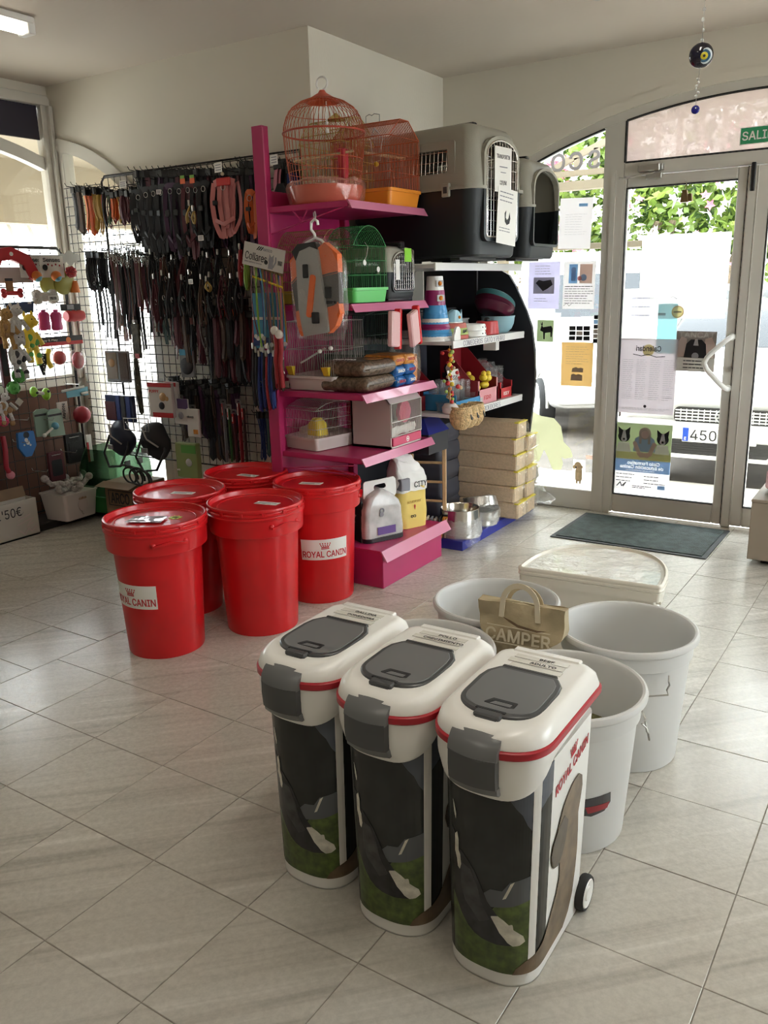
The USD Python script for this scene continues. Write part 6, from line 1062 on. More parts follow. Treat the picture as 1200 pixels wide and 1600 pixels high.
# clear tub, dark crate and wicker baskets below the shelf edge
blk('clear_tub', 'clear lidded tub on the edge of the rodent shelf', 'tub', (-2.16, 3.965, Z2), [('tub', lathe([(0, .0), (.045, 0), (.055, .05), (0, .052)], 24), 'clear_plastic'), ('lid', lathe([(.058, .05), (.06, .055), (.0, .06)], 24), 'clear_plastic')])
blk('transport_box', 'blue and black small animal transport box left of the wicker baskets', 'box', (-2.36, 3.99, .56), [('box', hull([(-.14, -.11, 0), (.14, -.11, 0), (-.14, .11, 0), (.14, .11, 0), (-.14, -.11, .11), (.14, -.11, .11), (-.14, .11, .11), (.14, .11, .11)]), 'charcoal'), ('lid', hull([(-.145, -.115, .11), (.145, -.115, .11), (-.145, .115, .11), (.145, .115, .11), (-.10, -.07, .19), (.09, -.07, .19), (-.10, .07, .19), (.09, .07, .19)]), 'blue_steel')])
mat('wicker', (.62, .42, .20), .6, noise=(60, .35), bump=(130, .012))
for k in range(3):
    t = thing('wicker_basket', ['front', 'middle', 'rear'][k] + ' wicker nest basket hanging from the rodent shelf edge', 'basket', (-2.06, 3.945 + .075 * k, .70), 0, 'hanging wicker nest baskets')
    sh_ = lathe([(0, 0), (.03, .004), (.052, .03), (.062, .07), (.058, .105), (.05, .12), (.044, .118), (.052, .07), (.03, .012), (0, .012)], 26); v = np.array(sh_.vertices); an = np.arctan2(v[:, 1], v[:, 0]); v[:, :2] *= (1 + .035 * np.sign(np.sin(an * 13)) * np.sin(v[:, 2] * 520))[:, None]; sh_.vertices = v; part(t, 'weave', sh_, 'wicker', 30); part(t, 'rim', sweep(cir(.052, .12, 30), ring2(.007, 6), True), 'wicker'); part(t, 'mouth', lathe([(0, 0), (.022, 0), (.022, .004), (0, .004)], 18).apply_transform(trimesh.geometry.align_vectors((0, 0, 1), (1, .3, .25))).apply_translation((.054, .016, .075)), 'dark_gap')
# ---- bottom: bales of wood shavings, bowls, ladder -------------------------------------
mat('shavings', (.66, .50, .34), .5, noise=(60, .10), bump=(160, .003)); mat('yellow_tape', (.75, .62, .06), .4); pane('bale_film', (.96, .95, .92), .08, .04)
def bale(loc, label, L, W, H, rz=0, grp=None, seed=0):
    t = thing('shavings_bale', label, 'bale', loc, rz, grp); bl_ = crumple(box((0, 0, H / 2), (L, W, H), .008).subdivide().subdivide(), .004, 12, seed); part(t, 'bale', bl_, 'shavings', 30); part(t, 'film_end', crumple(hull([(L / 2 - .002, -W / 2, .0), (L / 2 - .002, W / 2, 0), (L / 2 - .002, -W / 2, H), (L / 2 - .002, W / 2, H), (L / 2 + .028, -W * .3, H * .3), (L / 2 + .028, W * .3, H * .3), (L / 2 + .02, -W * .35, H * .8), (L / 2 + .02, W * .35, H * .8)]).subdivide().subdivide(), .006, 30, seed + 5), 'bale_film', 20); part(t, 'yellow_seam', [bx(L * .44, L / 2 + .003, -W / 2 - .002, W / 2 + .002, H - .006, H + .001)], 'yellow_tape'); return t
ord_ = ['bottom', 'second', 'third', 'fourth', 'fifth', 'top']
for k in range(6): bale((-2.225 + (.012, -.01, .004, .0, -.006, .006)[k] + .02, 4.625, .056 + .0995 * k), '%s bale of the front stack of wrapped wood shavings' % ord_[k], .40, .135, .098, (1, -1, 1.5, 0, -1, 1)[k], 'wrapped bales of wood shavings', k)
for k in range(5): bale((-2.205 + (.006, .0, .012, -.004, .01)[k], 4.777, .056 + .0995 * k), '%s bale of the rear stack of wrapped wood shavings by the side panel' % ord_[k], .40, .135, .098, (0, 1, -1, 1, -1)[k], 'wrapped bales of wood shavings', 20 + k)
mat('hay', (.42, .37, .17), .8, noise=(50, .4), bump=(70, .02))
for k, (z, h, lb) in enumerate(((.057, .125, 'lower'), (.183, .12, 'upper'))):
    t = thing('hay_bag', lb + ' clear bag of hay beside the black side panel at the window', 'hay bag', (-2.18, 4.95, z), 4); part(t, 'hay', crumple(box((0, 0, h / 2), (.26, .115, h * .9), .02).subdivide().subdivide(), .012, 22, 41 + k), 'hay', 30); part(t, 'film', crumple(loft([ringz(np.array(rrect(.30, .125, .03, 4).exterior.coords)[:-1], zz) for zz in (.002, h * .3, h * .7, h)]).subdivide(), .012, 24, 51 + k), 'bag_film', 20)
    part(t, 'film_tail', crumple(hull([(.14, -.05, .02), (.14, .05, .02), (.14, -.05, h), (.14, .05, h), (.24, -.03, h * .5 - .04), (.25, .04, h * .55 - .03), (.22, -.05, h * .8), (.20, .05, h * .2 + .01)]).subdivide().subdivide().subdivide(), .02, 20, 61 + k), 'bag_film', 15)
for k in range(5): t = thing('dark_sack', '%s dark grey sack in the pile left of the wood shavings' % ['lowest', 'second lowest', 'middle', 'second highest', 'topmost'][k], 'sack', (-2.52, 4.52, .056 + .118 * k), 3 * (k % 3 - 1), 'dark sacks beside the wood shavings'); part(t, 'sack', crumple(loft([ringz(np.array(rrect(.26 * e, .36 * e, .04, 4).exterior.coords)[:-1], .117 * q / 4) for q, e in enumerate((.9, .99, 1, .99, .92))]).subdivide(), .006, 12, 80 + k), 'panel_grey', 30)
pane('film_white', (.95, .95, .95), .16, .16, (.85, .84, .82))
def dog_bowl(loc, label, r, h, film=False, rx=0, ry=0):
    t = thing('steel_bowl', label, 'dog bowl', loc, 0, None, rx=rx, ry=ry); part(t, 'bowl', lathe([(r * .99, .004), (r, 0), (r * 1.01, .006), (r * .965, h * .95), (r * .975, h), (r * .94, h * 1.0), (r * .90, h * .9), (r * .80, h * .30), (r * .66, h * .2), (0, h * .2)], 56), 'steel', 40)
    if film: part(t, 'film', crumple(lathe([(r * .9, -.006), (r * 1.06, .0), (r * 1.06, h * .5), (r * 1.0, h + .004), (r * .4, h + .008), (0, h + .004)], 40).subdivide(), .011, 34, int(r * 999 + loc[2] * 500)), 'film_white', 20)
    return t
for k in range(3): dog_bowl((-2.165, 4.135, .056 + .021 * k), ['lowest', 'middle', 'upper'][k] + ' film-wrapped steel dog bowl under the big shiny bowl', .118, .06, True)
dog_bowl((-2.165, 4.135, .128), 'large shiny steel dog bowl on top of the wrapped stack beside the ladder', .116, .088)
for k, (dx, ry) in enumerate(((0, 0), (.012, 6), (-.004, -14))): dog_bowl((-2.165 + dx, 4.41, .056 + .048 * k), ['lowest', 'middle', 'topmost'][k] + ' film-wrapped steel bowl of the leaning stack before the wood shavings', .098, .055, True, ry, ry)
wf = thing('wrapping_film', 'crumpled clear film hanging over the blue base by the wrapped bowls', 'plastic film', (-2.06, 4.08, .012)); part(wf, 'film', crumple(ball((0, 0, .035), .06, 3, (.45, 1.2, .55)), .022, 26, 9), 'bag_film', 15)
ld2 = thing('wooden_ladder', 'small wooden parrot ladder standing beside the steel bowls', 'ladder', (-2.33, 4.06, .055), 18); mat('ladder_wood', (.56, .36, .19), .5, noise=(14, .15))
for x in (-.095, .095): part(ld2, 'rail', bx(x - .011, x + .011, -.011, .011, 0, .60, .003), 'ladder_wood')
for k in range(5): part(ld2, 'rung', rot(trimesh.creation.cylinder(.008, .18, sections=10), 90, (0, 1, 0)).apply_translation((0, 0, .085 + .112 * k)), 'ladder_wood')
for k in range(6): t = thing('chew_stick', 'thin paper-wrapped packet standing at the ladder foot', 'packet', (-2.30 + .018 * k, 3.965 + .016 * k, .056), 20, 'packets at the ladder foot', rx=0, ry=8); part(t, 'packet', bx(-.006, .006, -.03, .03, 0, .13 - .006 * (k % 3), .002), ['snack_cream', 'ink_grey', 'bowl_grey', 'charcoal', 'snack_orange', 'snack_cream'][k])
# ---- wire grid of collars, leads and harnesses on the back wall -------------------------
def on_y(px, py, y):      # photo point -> place on the plane at this y
    d = FWD + RGT * ((px - 600) / 1307.8) + UP * ((800 - py) / 1307.8); p = EYE + d * (y / d[1]); return float(p[0]), float(p[2])
def on_x(px, py, x):
    d = FWD + RGT * ((px - 600) / 1307.8) + UP * ((800 - py) / 1307.8); p = EYE + d * (x / d[0]); return float(p[1]), float(p[2])
YG = 3.66
gr = thing('grid_panel', 'black wire grid on the back wall hung full of collars and leads', 'grid panel', (0, 0, 0))
gx0, gx1, gz0, gz1 = -4.36, -2.83, .42, 2.135
part(gr, 'frame', tube([(gx0, YG, gz0), (gx0, YG, gz1 - .03), (gx0 + .03, YG, gz1), (gx1, YG, gz1), (gx1, YG, gz0)], .007, 8, True), 'black_steel')
part(gr, 'grid_wire', [rod((x, YG + .004, gz0), (x, YG + .004, gz1), .0024, 4) for x in np.arange(gx0 + .055, gx1, .055)] + [rod((gx0, YG, z), (gx1, YG, z), .0024, 4) for z in np.arange(gz0 + .055, gz1, .055)], 'black_steel', True, kind='stuff')
part(gr, 'grid_wire', [rod((x, YG + .004, .5), (x, YG + .004, 2.09), .0024, 4) for x in np.arange(-4.70, gx0, .055)] + [rod((-4.72, YG, z), (gx0, YG, z), .0024, 4) for z in np.arange(.5, 2.1, .055)], 'black_steel', True, kind='stuff')
for nm, c, ro in (('web_black', (.010, .010, .012), .7), ('web_char', (.028, .028, .032), .7), ('web_brown', (.075, .045, .03), .7), ('web_maroon', (.085, .014, .022), .65), ('web_red', (.30, .015, .02), .6), ('web_orange', (.58, .11, .015), .6), ('web_mustard', (.40, .23, .02), .6), ('web_sage', (.10, .14, .09), .7), ('web_green', (.04, .12, .03), .7), ('web_blue', (.012, .03, .16), .6), ('web_teal', (.07, .12, .12), .7), ('web_pink', (.56, .20, .19), .6), ('web_rose', (.52, .18, .24), .6), ('web_gold', (.42, .30, .08), .5), ('web_plum', (.05, .016, .05), .7), ('leather_tan', (.20, .075, .035), .45), ('leather_red', (.13, .022, .02), .45), ('web_lime', (.20, .42, .05), .6), ('web_sky', (.05, .25, .42), .6), ('clip_orange', (.75, .12, .02), .5)):
    mat(nm, c, ro, bump=(350, .0015))
rg = random.Random(11)
gcount = {}
CN = {'web_black': 'black', 'web_char': 'charcoal', 'web_brown': 'dark brown', 'web_maroon': 'maroon', 'web_red': 'red', 'web_orange': 'orange', 'web_mustard': 'mustard yellow', 'web_sage': 'sage green', 'web_green': 'green', 'web_blue': 'blue', 'web_teal': 'grey-green', 'web_pink': 'pink', 'web_rose': 'rose', 'web_gold': 'gold', 'web_plum': 'plum', 'leather_tan': 'tan leather', 'leather_red': 'oxblood leather', 'web_lime': 'lime', 'web_sky': 'sky blue'}
def hook(x, z, n, y=YG, step=.026):
    t = thing('display_hook', 'thin wire display hook on the collar grid carrying straps', 'hook', (x, y, z), 0, 'display hooks of the collar grid'); L = .04 + step * n
    part(t, 'prong', tube([(0, 0, .02), (0, -.006, .0), (0, -L, .004), (0, -L - .012, .022)], .0024, 5), 'black_steel')
def strap_path(L, sway, curl):
    zs_ = np.linspace(0, -L, 9); k = -zs_ / L; return np.c_[sway * k ** 1.6, curl * np.sin(k * PI) * .02, zs_]
def collar(x, y, z, L, w, m, label, grp, loop=True, buckle='black_plastic', metal=False, sway=None, cat='collar', name='dog_collar', tagm=None, tip=True):
    t = thing(name, label, cat, (x, y, z), rg.uniform(-25, 25), grp)
    sway = rg.uniform(-.012, .012) if sway is None else sway; P = strap_path(L, sway, rg.uniform(-1, 1))
    if loop:
        Q = P + np.array([w * .55, .006, 0]); part(t, 'strap', ribbon(np.vstack([P, [(P[-1] + Q[-1]) / 2 + [0, 0, -.012]], Q[::-1]]), w, .0028, (.25, 1, 0)), m, 30)
    else: part(t, 'strap', ribbon(P, w, .0032, (.2, 1, 0)), m, 30)
    part(t, 'buckle', bx(-w * .55, w * 1.1, -.006, .008, -.004, .034, .003) if not metal else tube([(-w * .6, 0, 0), (w * .7, 0, 0), (w * .7, 0, .026), (-w * .6, 0, .026)], .0026, 5, True), buckle if not metal else 'steel_dull')
    if tagm: part(t, 'card_tag', bx(-.018, .022, -.009, -.0075, -.012, .03), tagm, False)
    if metal and tip: part(t, 'ring', tube([(.009 * math.cos(a), -.004, -.012 + .009 * math.sin(a)) for a in np.arange(10) * .628], .0018, 4, True), 'steel_dull')
    return t
def rack(px, py, pyb, w, ms, row, loop=True, metal=False, n=None, tagm=None, kind='collar', buckle='black_plastic', jit=3):
    """One hook with several straps, one behind the other."""
    x, z = on_y(px, py, 3.55); xb, zb = on_y(px, pyb, 3.55); L = max(.05, z - zb - .02); hook(x, z + .03, len(ms))
    for k, m in enumerate(ms):
        y = YG - .03 - .026 * k; nm = {'collar': 'dog_collar', 'lead': 'dog_lead', 'harness': 'dog_harness'}[kind]
        what = {'collar': 'collar', 'lead': 'lead', 'harness': 'harness'}[kind]
        collar(x + rg.uniform(-.004, .004), y, z, L * rg.uniform(.90, 1.04), w, m, '%s dog %s hanging in the %s row of the black grid' % (CN[m], what, row), '%s %ss of the %s row' % (CN[m], what, row), loop, buckle, metal, None, what, nm, tagm if k == len(ms) - 1 else None)
# top row, left: short bright collars with black buckles
top = [(101, 300, 364, ['web_brown', 'web_char']), (110, 298, 366, ['web_char', 'web_brown']), (119, 300, 366, ['web_mustard', 'web_mustard']), (126, 304, 367, ['web_red', 'web_orange', 'web_orange']), (134, 300, 366, ['web_mustard', 'web_mustard']), (141, 302, 348, ['web_red', 'web_mustard', 'web_mustard']), (149, 300, 360, ['web_maroon', 'web_black']), (156, 304, 350, ['web_red', 'web_sage']), (163, 308, 346, ['web_orange', 'web_orange']), (170, 306, 352, ['web_brown', 'web_mustard']), (177, 304, 352, ['web_maroon', 'web_maroon']), (185, 306, 345, ['web_red', 'web_maroon']), (193, 300, 362, ['web_maroon', 'web_black']), (200, 304, 360, ['web_black', 'web_char'])]
for px, a, b, ms in top: rack(px, a, b, .022, ms, 'top')
def harness(px, py, pyb, wpx, m, label, grp=None, y=3.56, n=4, webw=.024):
    """Harness hanging by its back strap: several loops of webbing joined by a plate and buckles."""
    x, z = on_y(px, py, y); _, zb = on_y(px, pyb, y); W = wpx / 280.; H = z - zb; t = thing('dog_harness', label, 'harness', (x, y, z), rg.uniform(-8, 8), grp)
    part(t, 'top_strap', ribbon([(-W * .42, 0, -.01), (-W * .2, -.004, .0), (W * .2, -.004, .0), (W * .42, 0, -.012)], webw * 1.3, .004, (0, 1, 0)), m, 30)
    for k in range(n):
        u = (k / max(1, n - 1) - .5) * 2; h = H * rg.uniform(.78, 1.0); x0 = u * W * .42
        P = [(x0, .006 * k, -.005), (x0 + W * .08 * u, -.012 + .01 * k, -h * .35), (x0 + W * .05 * rg.uniform(-1, 1), -.01 + .01 * k, -h * .7), (x0 * .55, 0, -h), (x0 * .2, .012, -h * .78), (x0 * .45, .02, -h * .4), (x0 * .8, .016, -.01)]
        P = np.array(P); tt = np.linspace(0, 1, len(P)); ts = np.linspace(0, 1, 22); from_ = np.stack([np.interp(ts, tt, P[:, q]) for q in range(3)], -1); from_[1:-1] = (from_[:-2] + 2 * from_[1:-1] + from_[2:]) / 4
        part(t, 'strap', ribbon(from_, webw, .003, (.3 * u, 1, .1)), m, 30)
    part(t, 'cross_strap', ribbon([(-W * .40, -.012, -H * .62), (0, -.024, -H * .70), (W * .40, -.012, -H * .60)], webw * .8, .003, (0, 1, .2)), m, 30)
    part(t, 'buckle', bx(-W * .44, -W * .44 + .03, -.022, -.010, -H * .38, -H * .30, .003), 'black_plastic'); part(t, 'ring', tube([(.014 * math.cos(a), -.012, -.03 + .014 * math.sin(a)) for a in np.arange(12) * PI / 6], .0022, 4, True), 'steel_dull'); return t
for k, (px, a, b, w) in enumerate(((212, 296, 392, 20), (224, 292, 410, 22), (236, 290, 415, 24), (248, 288, 418, 26), (262, 286, 424, 26), (276, 286, 420, 28), (290, 284, 424, 28), (302, 284, 410, 24), (314, 282, 408, 24))):
    for q in range(2): harness(px + q * 5, a + 4, b - 8 * q, w, ['web_black', 'web_black', 'web_char', 'web_black', 'web_black', 'web_plum', 'web_black', 'web_maroon', 'web_black'][(k + q) % 9], '%s dog harness among the dark harnesses of the top row' % CN[['web_black', 'web_black', 'web_char', 'web_black', 'web_black', 'web_plum', 'web_black', 'web_maroon', 'web_black'][(k + q) % 9]], 'dark harnesses of the top row', 3.60 - .07 * q, 3)
    x, z = on_y(px, a, 3.6); hook(x, z + .02, 3)
for px, py in ((285, 278), (300, 277)):
    x, z = on_y(px, py, 3.5); t = thing('hang_tag', 'neon %s hang tag of a harness in the top row' % ('orange' if px < 290 else 'orange and green'), 'tag', (x, 3.50, z)); part(t, 'card', bx(-.018, .018, -.002, 0, -.03, -.004), 'clip_orange', False); part(t, 'card_top', bx(-.016, .016, -.003, -.001, -.004, .012), 'web_lime', False)
harness(350, 283, 380, 46, 'web_pink', 'large pink dog harness hanging left of the magenta post', None, 3.46, 5, .027)
t = stage.GetPrimAtPath('/World/dog_harness'); hk = on_y(350, 276, 3.46); pk = thing('harness_clip', 'red hanger clip above the pink harness', 'hanger clip', (hk[0], 3.455, hk[1])); part(pk, 'clip', bx(-.045, .045, -.01, .004, -.045, -.005, .003), 'bowl_red'); part(pk, 'knob', ball((0, -.006, .012), .010, 1), 'kraft'); hook(hk[0], hk[1] + .03, 6)
harness(391, 300, 378, 14, 'web_orange', 'orange dog harness hanging beside the magenta post', None, 3.44, 2, .022)
for k in range(3): rack(320 + 9 * k, 286, 372, .03, ['web_maroon', 'web_plum', 'web_maroon'][: 2 + k % 2], 'top', True, kind='harness')
for k in range(3): rack(372 + 7 * k, 262, 372, .026, ['web_maroon', 'web_plum', 'web_black'], 'top', True, kind='lead')
rack(392, 268, 300, .016, ['web_orange'], 'top', kind='lead')
for px, a, b, m in ((421, 262, 330, 'web_rose'), (428, 258, 345, 'web_black'), (436, 262, 330, 'web_black'), (443, 268, 350, 'web_blue')): rack(px, a, b, .035, [m, m], 'top', kind='harness')
bt_ = on_y(432, 300, 3.5); bgk = thing('dog_coat', 'dark folded dog coat hanging right of the magenta post', 'dog coat', (bt_[0] + .03, 3.52, bt_[1] - .14)); part(bgk, 'cloth', crumple(loft([ringz(np.array(rrect(w, .05, .02, 4).exterior.coords)[:-1], z) for w, z in ((.17, 0), (.16, .07), (.12, .13), (.06, .18))]).subdivide(), .008, 12, 3), 'web_black', 30)
# white tags
for px, py, w in ((194, 288, .05), (343, 262, .06), (430, 250, .06), (250, 300, .03), (300, 440, .035), (316, 372, .035)):
    x, z = on_y(px, py, 3.5); t = thing('price_tag', 'white price tag among the straps near %s of the grid' % {194: 'the top left', 343: 'the top right', 430: 'the right end', 250: 'the top middle', 300: 'the centre', 316: 'the middle right'}[px], 'tag', (x, 3.49, z), rg.uniform(-15, 15)); part(t, 'card', bx(-w / 2, w / 2, -.001, 0, -w * .4, w * .4), 'label_white', False); part(t, 'print_line', [bx(-w * .35, w * .35, -.0016, -.001, q * w * .2 - .002, q * w * .2 + .002) for q in (-1, 0, 1)], 'ink_grey', False)
# second row: long leather and nylon collars, buckles at the top
second = [(131, 402, 455, ['web_black'] * 3, 0), (138, 402, 456, ['web_black'] * 3, 0), (146, 403, 456, ['web_black'] * 3, 0), (136, 440, 522, ['web_black', 'web_char'], 1), (146, 440, 532, ['web_black', 'web_char'], 1), (155, 438, 535, ['web_char'], 1), (162, 398, 530, ['leather_tan', 'web_brown'], 1), (169, 396, 540, ['leather_red', 'leather_tan'], 1), (176, 398, 538, ['leather_tan', 'leather_red'], 1), (183, 395, 530, ['web_black', 'web_black'], 1), (190, 392, 545, ['web_black', 'web_char'], 1), (198, 390, 556, ['web_black', 'web_black'], 1), (206, 405, 490, ['leather_red', 'leather_red', 'web_maroon'], 1), (213, 406, 492, ['leather_red', 'web_maroon'], 1), (220, 406, 495, ['leather_red', 'leather_tan'], 1), (227, 408, 500, ['leather_red', 'web_maroon', 'leather_tan'], 1), (238, 420, 540, ['web_teal', 'web_teal'], 1), (246, 408, 560, ['leather_red', 'web_maroon'], 1), (253, 408, 565, ['leather_red', 'leather_red'], 1), (260, 408, 545, ['web_maroon', 'leather_tan'], 1), (267, 410, 525, ['web_brown', 'web_maroon'], 1), (274, 412, 520, ['web_black', 'web_black'], 1), (286, 420, 508, ['web_rose'], 1), (292, 425, 500, ['web_maroon'], 1)]
for px, a, b, ms, metal in second: rack(px, a, b, .021 if metal else .026, ms, 'second', not metal, bool(metal), kind='collar' if b - a < 110 else 'lead')
for k in range(22):
    px = 160 + 6.5 * k; a = 398 + (k * 37 % 17); m = ['web_black', 'leather_red', 'web_brown', 'web_black', 'web_maroon', 'web_char'][k % 6]; rack(px, a, a + 70 + (k * 53 % 60), .020, [m, ['web_black', 'leather_tan', 'web_maroon'][k % 3], m], 'second', False, True, kind='lead')
for k in range(20):
    px = 205 + 9.4 * k; m = ['web_black', 'web_char', 'web_maroon', 'web_black', 'web_plum'][k % 5]; rack(px, 276 - .2 * k, 360 + (k * 31 % 50), .034, [m, 'web_black', m], 'top', True, kind='harness')
# jumble of thin dark leads in the middle
def lead(px, py, pyb, m, label, grp, y, wob=.03, r=.0045, turns=2):
    x, z = on_y(px, py, y); _, zb = on_y(px, pyb, y); H = z - zb; P = [(0, 0, 0)]
    for k in range(turns):
        s = rg.uniform(-1, 1) * wob; P += [(s, -.01 * k, -H * .5), (s * .6 + rg.uniform(-.01, .01), -.012 * k, -H * rg.uniform(.88, 1)), (s * .2 - wob * .4, -.01 * k - .008, -H * .5), (0, -.006 * k, -.004)]
    P = np.array(P); ts = np.linspace(0, len(P) - 1, len(P) * 5); P = np.stack([np.interp(ts, np.arange(len(P)), P[:, q]) for q in range(3)], -1); 
    for _ in range(3): P[1:-1] = (P[:-2] + 2 * P[1:-1] + P[2:]) / 4
    t = thing('dog_lead', label, 'lead', (x, y, z), rg.uniform(-20, 20), grp); part(t, 'cord', tube(P, r, 5), m, True); part(t, 'snap_hook', tube([(.008 * math.cos(a), -.01, -H * .45 + .014 * math.sin(a)) for a in np.linspace(0, 5.2, 9)], .0022, 4), 'steel_dull'); part(t, 'clasp', bx(-.006, .006, -.015, -.005, .0, .03, .002), 'steel_dull'); return t
for k in range(30):
    px = 240 + (k % 10) * 15 + rg.uniform(-4, 4); py = 372 + (k // 10) * 30 + rg.uniform(-6, 6); m = ['web_black', 'web_char', 'web_black', 'web_black', 'web_brown', 'web_black', 'web_maroon'][k % 7]
    lead(px, py, py + rg.uniform(60, 85), m, '%s thin dog lead in the dark tangle at the centre of the grid' % CN[m], 'dark tangle of leads', 3.60 - .045 * (k // 10), .05, .0055, 3)
for k, (px, py, pyb, m) in enumerate(((297, 322, 352, 'web_gold'), (304, 330, 352, 'web_gold'), (324, 440, 458, 'web_gold'))): lead(px, py, pyb, m, 'gold cord lead %s' % ['at the left below the neon tags', 'right of the other gold lead below the neon tags', 'in the dark tangle near the centre'][k], None, 3.47, .03, .005, 2)
lead(376, 390, 456, 'web_red', 'bright red lead left of the collar card', None, 3.44, .015, .008, 2); lead(386, 404, 462, 'web_lime', 'lime green lead below the left corner of the collar card', None, 3.42, .015, .009, 2)
# third row: straight leads with orange clips
for k in range(13):
    px = 313 + k * 6.6; m = ['web_black', 'web_brown', 'web_black', 'web_maroon', 'web_black', 'web_maroon', 'web_green', 'web_black', 'web_black', 'web_maroon', 'web_maroon', 'web_red', 'web_red'][k]; a = 492 if k < 9 else 496
    rack(px, a, 598 + (k % 3) * 4, .022, [m, m if k % 2 else 'web_black'], 'third', True, tagm='clip_orange' if k in (1, 4, 6) else None, kind='lead')
# packs on the lower half
mat('pack_brown', (.20, .14, .09), .4); mat('pack_navy', (.03, .04, .09), .3); mat('pack_red', (.42, .02, .025), .4); mat('pack_white', (.58, .55, .52), .4); mat('pack_purple', (.10, .06, .16), .4); mat('pack_olive', (.22, .27, .10), .4); mat('pack_grey', (.20, .20, .21), .35); mat('camo', (.06, .055, .035), .7, noise=(40, .8)); mat('pup_tan', (.45, .27, .12), .5); mat('pack_leaf', (.08, .26, .05), .4)
def pack(px0, py0, px1, py1, y, m, label, extra=(), th=.016, cat='pack', name='hanging_pack', rz=None, grp=None, smooth=25, amp=.002):
    """Flat blister or pouch hanging on the grid, given by its corners in the photo; extra: (part, u0, v0, u1, v1, material) in 0..1."""
    xa, za = on_y(px0, py0, y); xb, zb = on_y(px1, py1, y); w, h = abs(xb - xa), abs(za - zb); t = thing(name, label, cat, ((xa + xb) / 2, y, (za + zb) / 2), rg.uniform(-6, 6) if rz is None else rz, grp)
    part(t, 'pouch', crumple(box((0, 0, 0), (w, th, h), min(.004, th * .3)).subdivide().subdivide(), amp, 20, int(px0)), m, smooth)
    for k, e in enumerate(extra):
        nm, u0, v0, u1, v1, mm = e[:6]; r = e[6] if len(e) > 6 else 0
        if r: s = ball(((u0 - .5) * w, -th * .5, (v0 - .5) * h), r, 2, (1, .35, 1)); part(t, nm, s, mm, True)
        elif len(e) > 5 and isinstance(mm, tuple): part(t, nm, to_xz(fit(mm[0], (u1 - u0) * w, (v1 - v0) * h, .0012, True)).apply_translation((((u0 + u1) / 2 - .5) * w, -th / 2 - .0045 - .0004 * k, ((v0 + v1) / 2 - .5) * h)), mm[1], False)
        else: part(t, nm, bx((u0 - .5) * w, (u1 - .5) * w, -th / 2 - .003 - .0005 * k, -th / 2 + .002, (v0 - .5) * h, (v1 - .5) * h, .0008), mm, False)
    part(t, 'hang_tab', extr(rrect(.05, .03, .008, 3).difference(rrect(.022, .008, .003, 3)), .002).apply_transform(trimesh.transformations.rotation_matrix(PI / 2, (1, 0, 0))).apply_translation((0, 0, h / 2 + .01)), 'clear_plastic'); return t
pack(166, 548, 204, 598, 3.55, 'pack_grey', 'clear pack with a tan dog picture at the left of the third row', [('card', .05, .1, .5, .95, 'pack_brown'), ('dog_face', .28, .62, 0, 0, 'pup_tan', .028), ('dark_strip', .6, .05, .95, .95, 'web_brown'), ('window', .05, .0, .95, .12, 'clear_plastic')])
pack(166, 616, 212, 660, 3.53, 'pack_navy', 'navy pack of brushes with a crimson left part', [('red_panel', .0, .05, .38, .75, 'web_maroon'), ('tube', .42, .05, .55, .98, 'web_blue'), ('tube', .60, .02, .74, .98, 'web_char'), ('tube', .79, .04, .93, .97, 'web_blue')], .03)
pack(205, 506, 222, 560, 3.58, 'camo', 'narrow camouflage pack right of the clear dog pack', [('red_card', .1, .0, .8, .14, 'pack_red')])
lead(212, 560, 652, 'camo', 'long studded camouflage lead hanging by the bright gap', None, 3.52, .02, .013, 1)
pw = pack(234, 597, 272, 653, 3.47, 'pack_white', 'white and red pouch with a puppy picture tilted in the middle of the grid', [('top_band', 0, .88, 1, 1, 'pack_red'), ('bottom_band', .15, .0, 1, .14, 'pack_red'), ('puppy', .62, .60, 0, 0, 'pup_tan', .026), ('puppy_body', .55, .34, 0, 0, 'ink', .022), ('puppy_ear', .78, .55, 0, 0, 'pup_tan', .014), ('lettering', .08, .72, .5, .80, ('PUPPY', 'bowl_red'))], .03, rz=6)
pack(255, 596, 282, 640, 3.53, 'pack_white', 'second white and red pouch behind the puppy pouch', [('top_band', 0, .85, 1, 1, 'pack_red')], .03)
pack(270, 622, 298, 664, 3.52, 'pack_white', 'white card pack with a purple top and a grey dog picture', [('purple_top', 0, .62, 1, 1, 'pack_purple'), ('dog', .5, .35, 0, 0, 'ink_grey', .022), ('ring', .5, .36, 0, 0, 'web_char', .012)])
pack(292, 638, 314, 684, 3.50, 'pack_white', 'plain white card pack with a small orange picture near its foot', [('picture', .5, .12, .85, .28, 'snack_orange'), ('lettering', .1, .7, .6, .76, ('dog', 'ink'))])
pack(281, 545, 305, 590, 3.60, 'pack_grey', 'grey oval harness pack with a pale blue top in the grid', [('oval', .5, .4, 0, 0, 'web_char', .05), ('top', .05, .78, .95, .98, 'web_sky')])
pack(277, 690, 313, 748, 3.48, 'pack_olive', 'olive pouch with green leaves and a dog picture above the buckets', [('leaves', .3, .72, .98, .95, 'pack_leaf'), ('dog', .62, .45, 0, 0, 'bowl_grey', .025), ('lettering', .05, .2, .2, .25, ('NATUR', 'label_white'))], .04)
for k in range(6): rack(316 + 6.5 * k, 632, 722, .026, [['web_char', 'web_brown', 'pack_grey'][k % 2]] * 2, 'fourth', True, kind='lead')
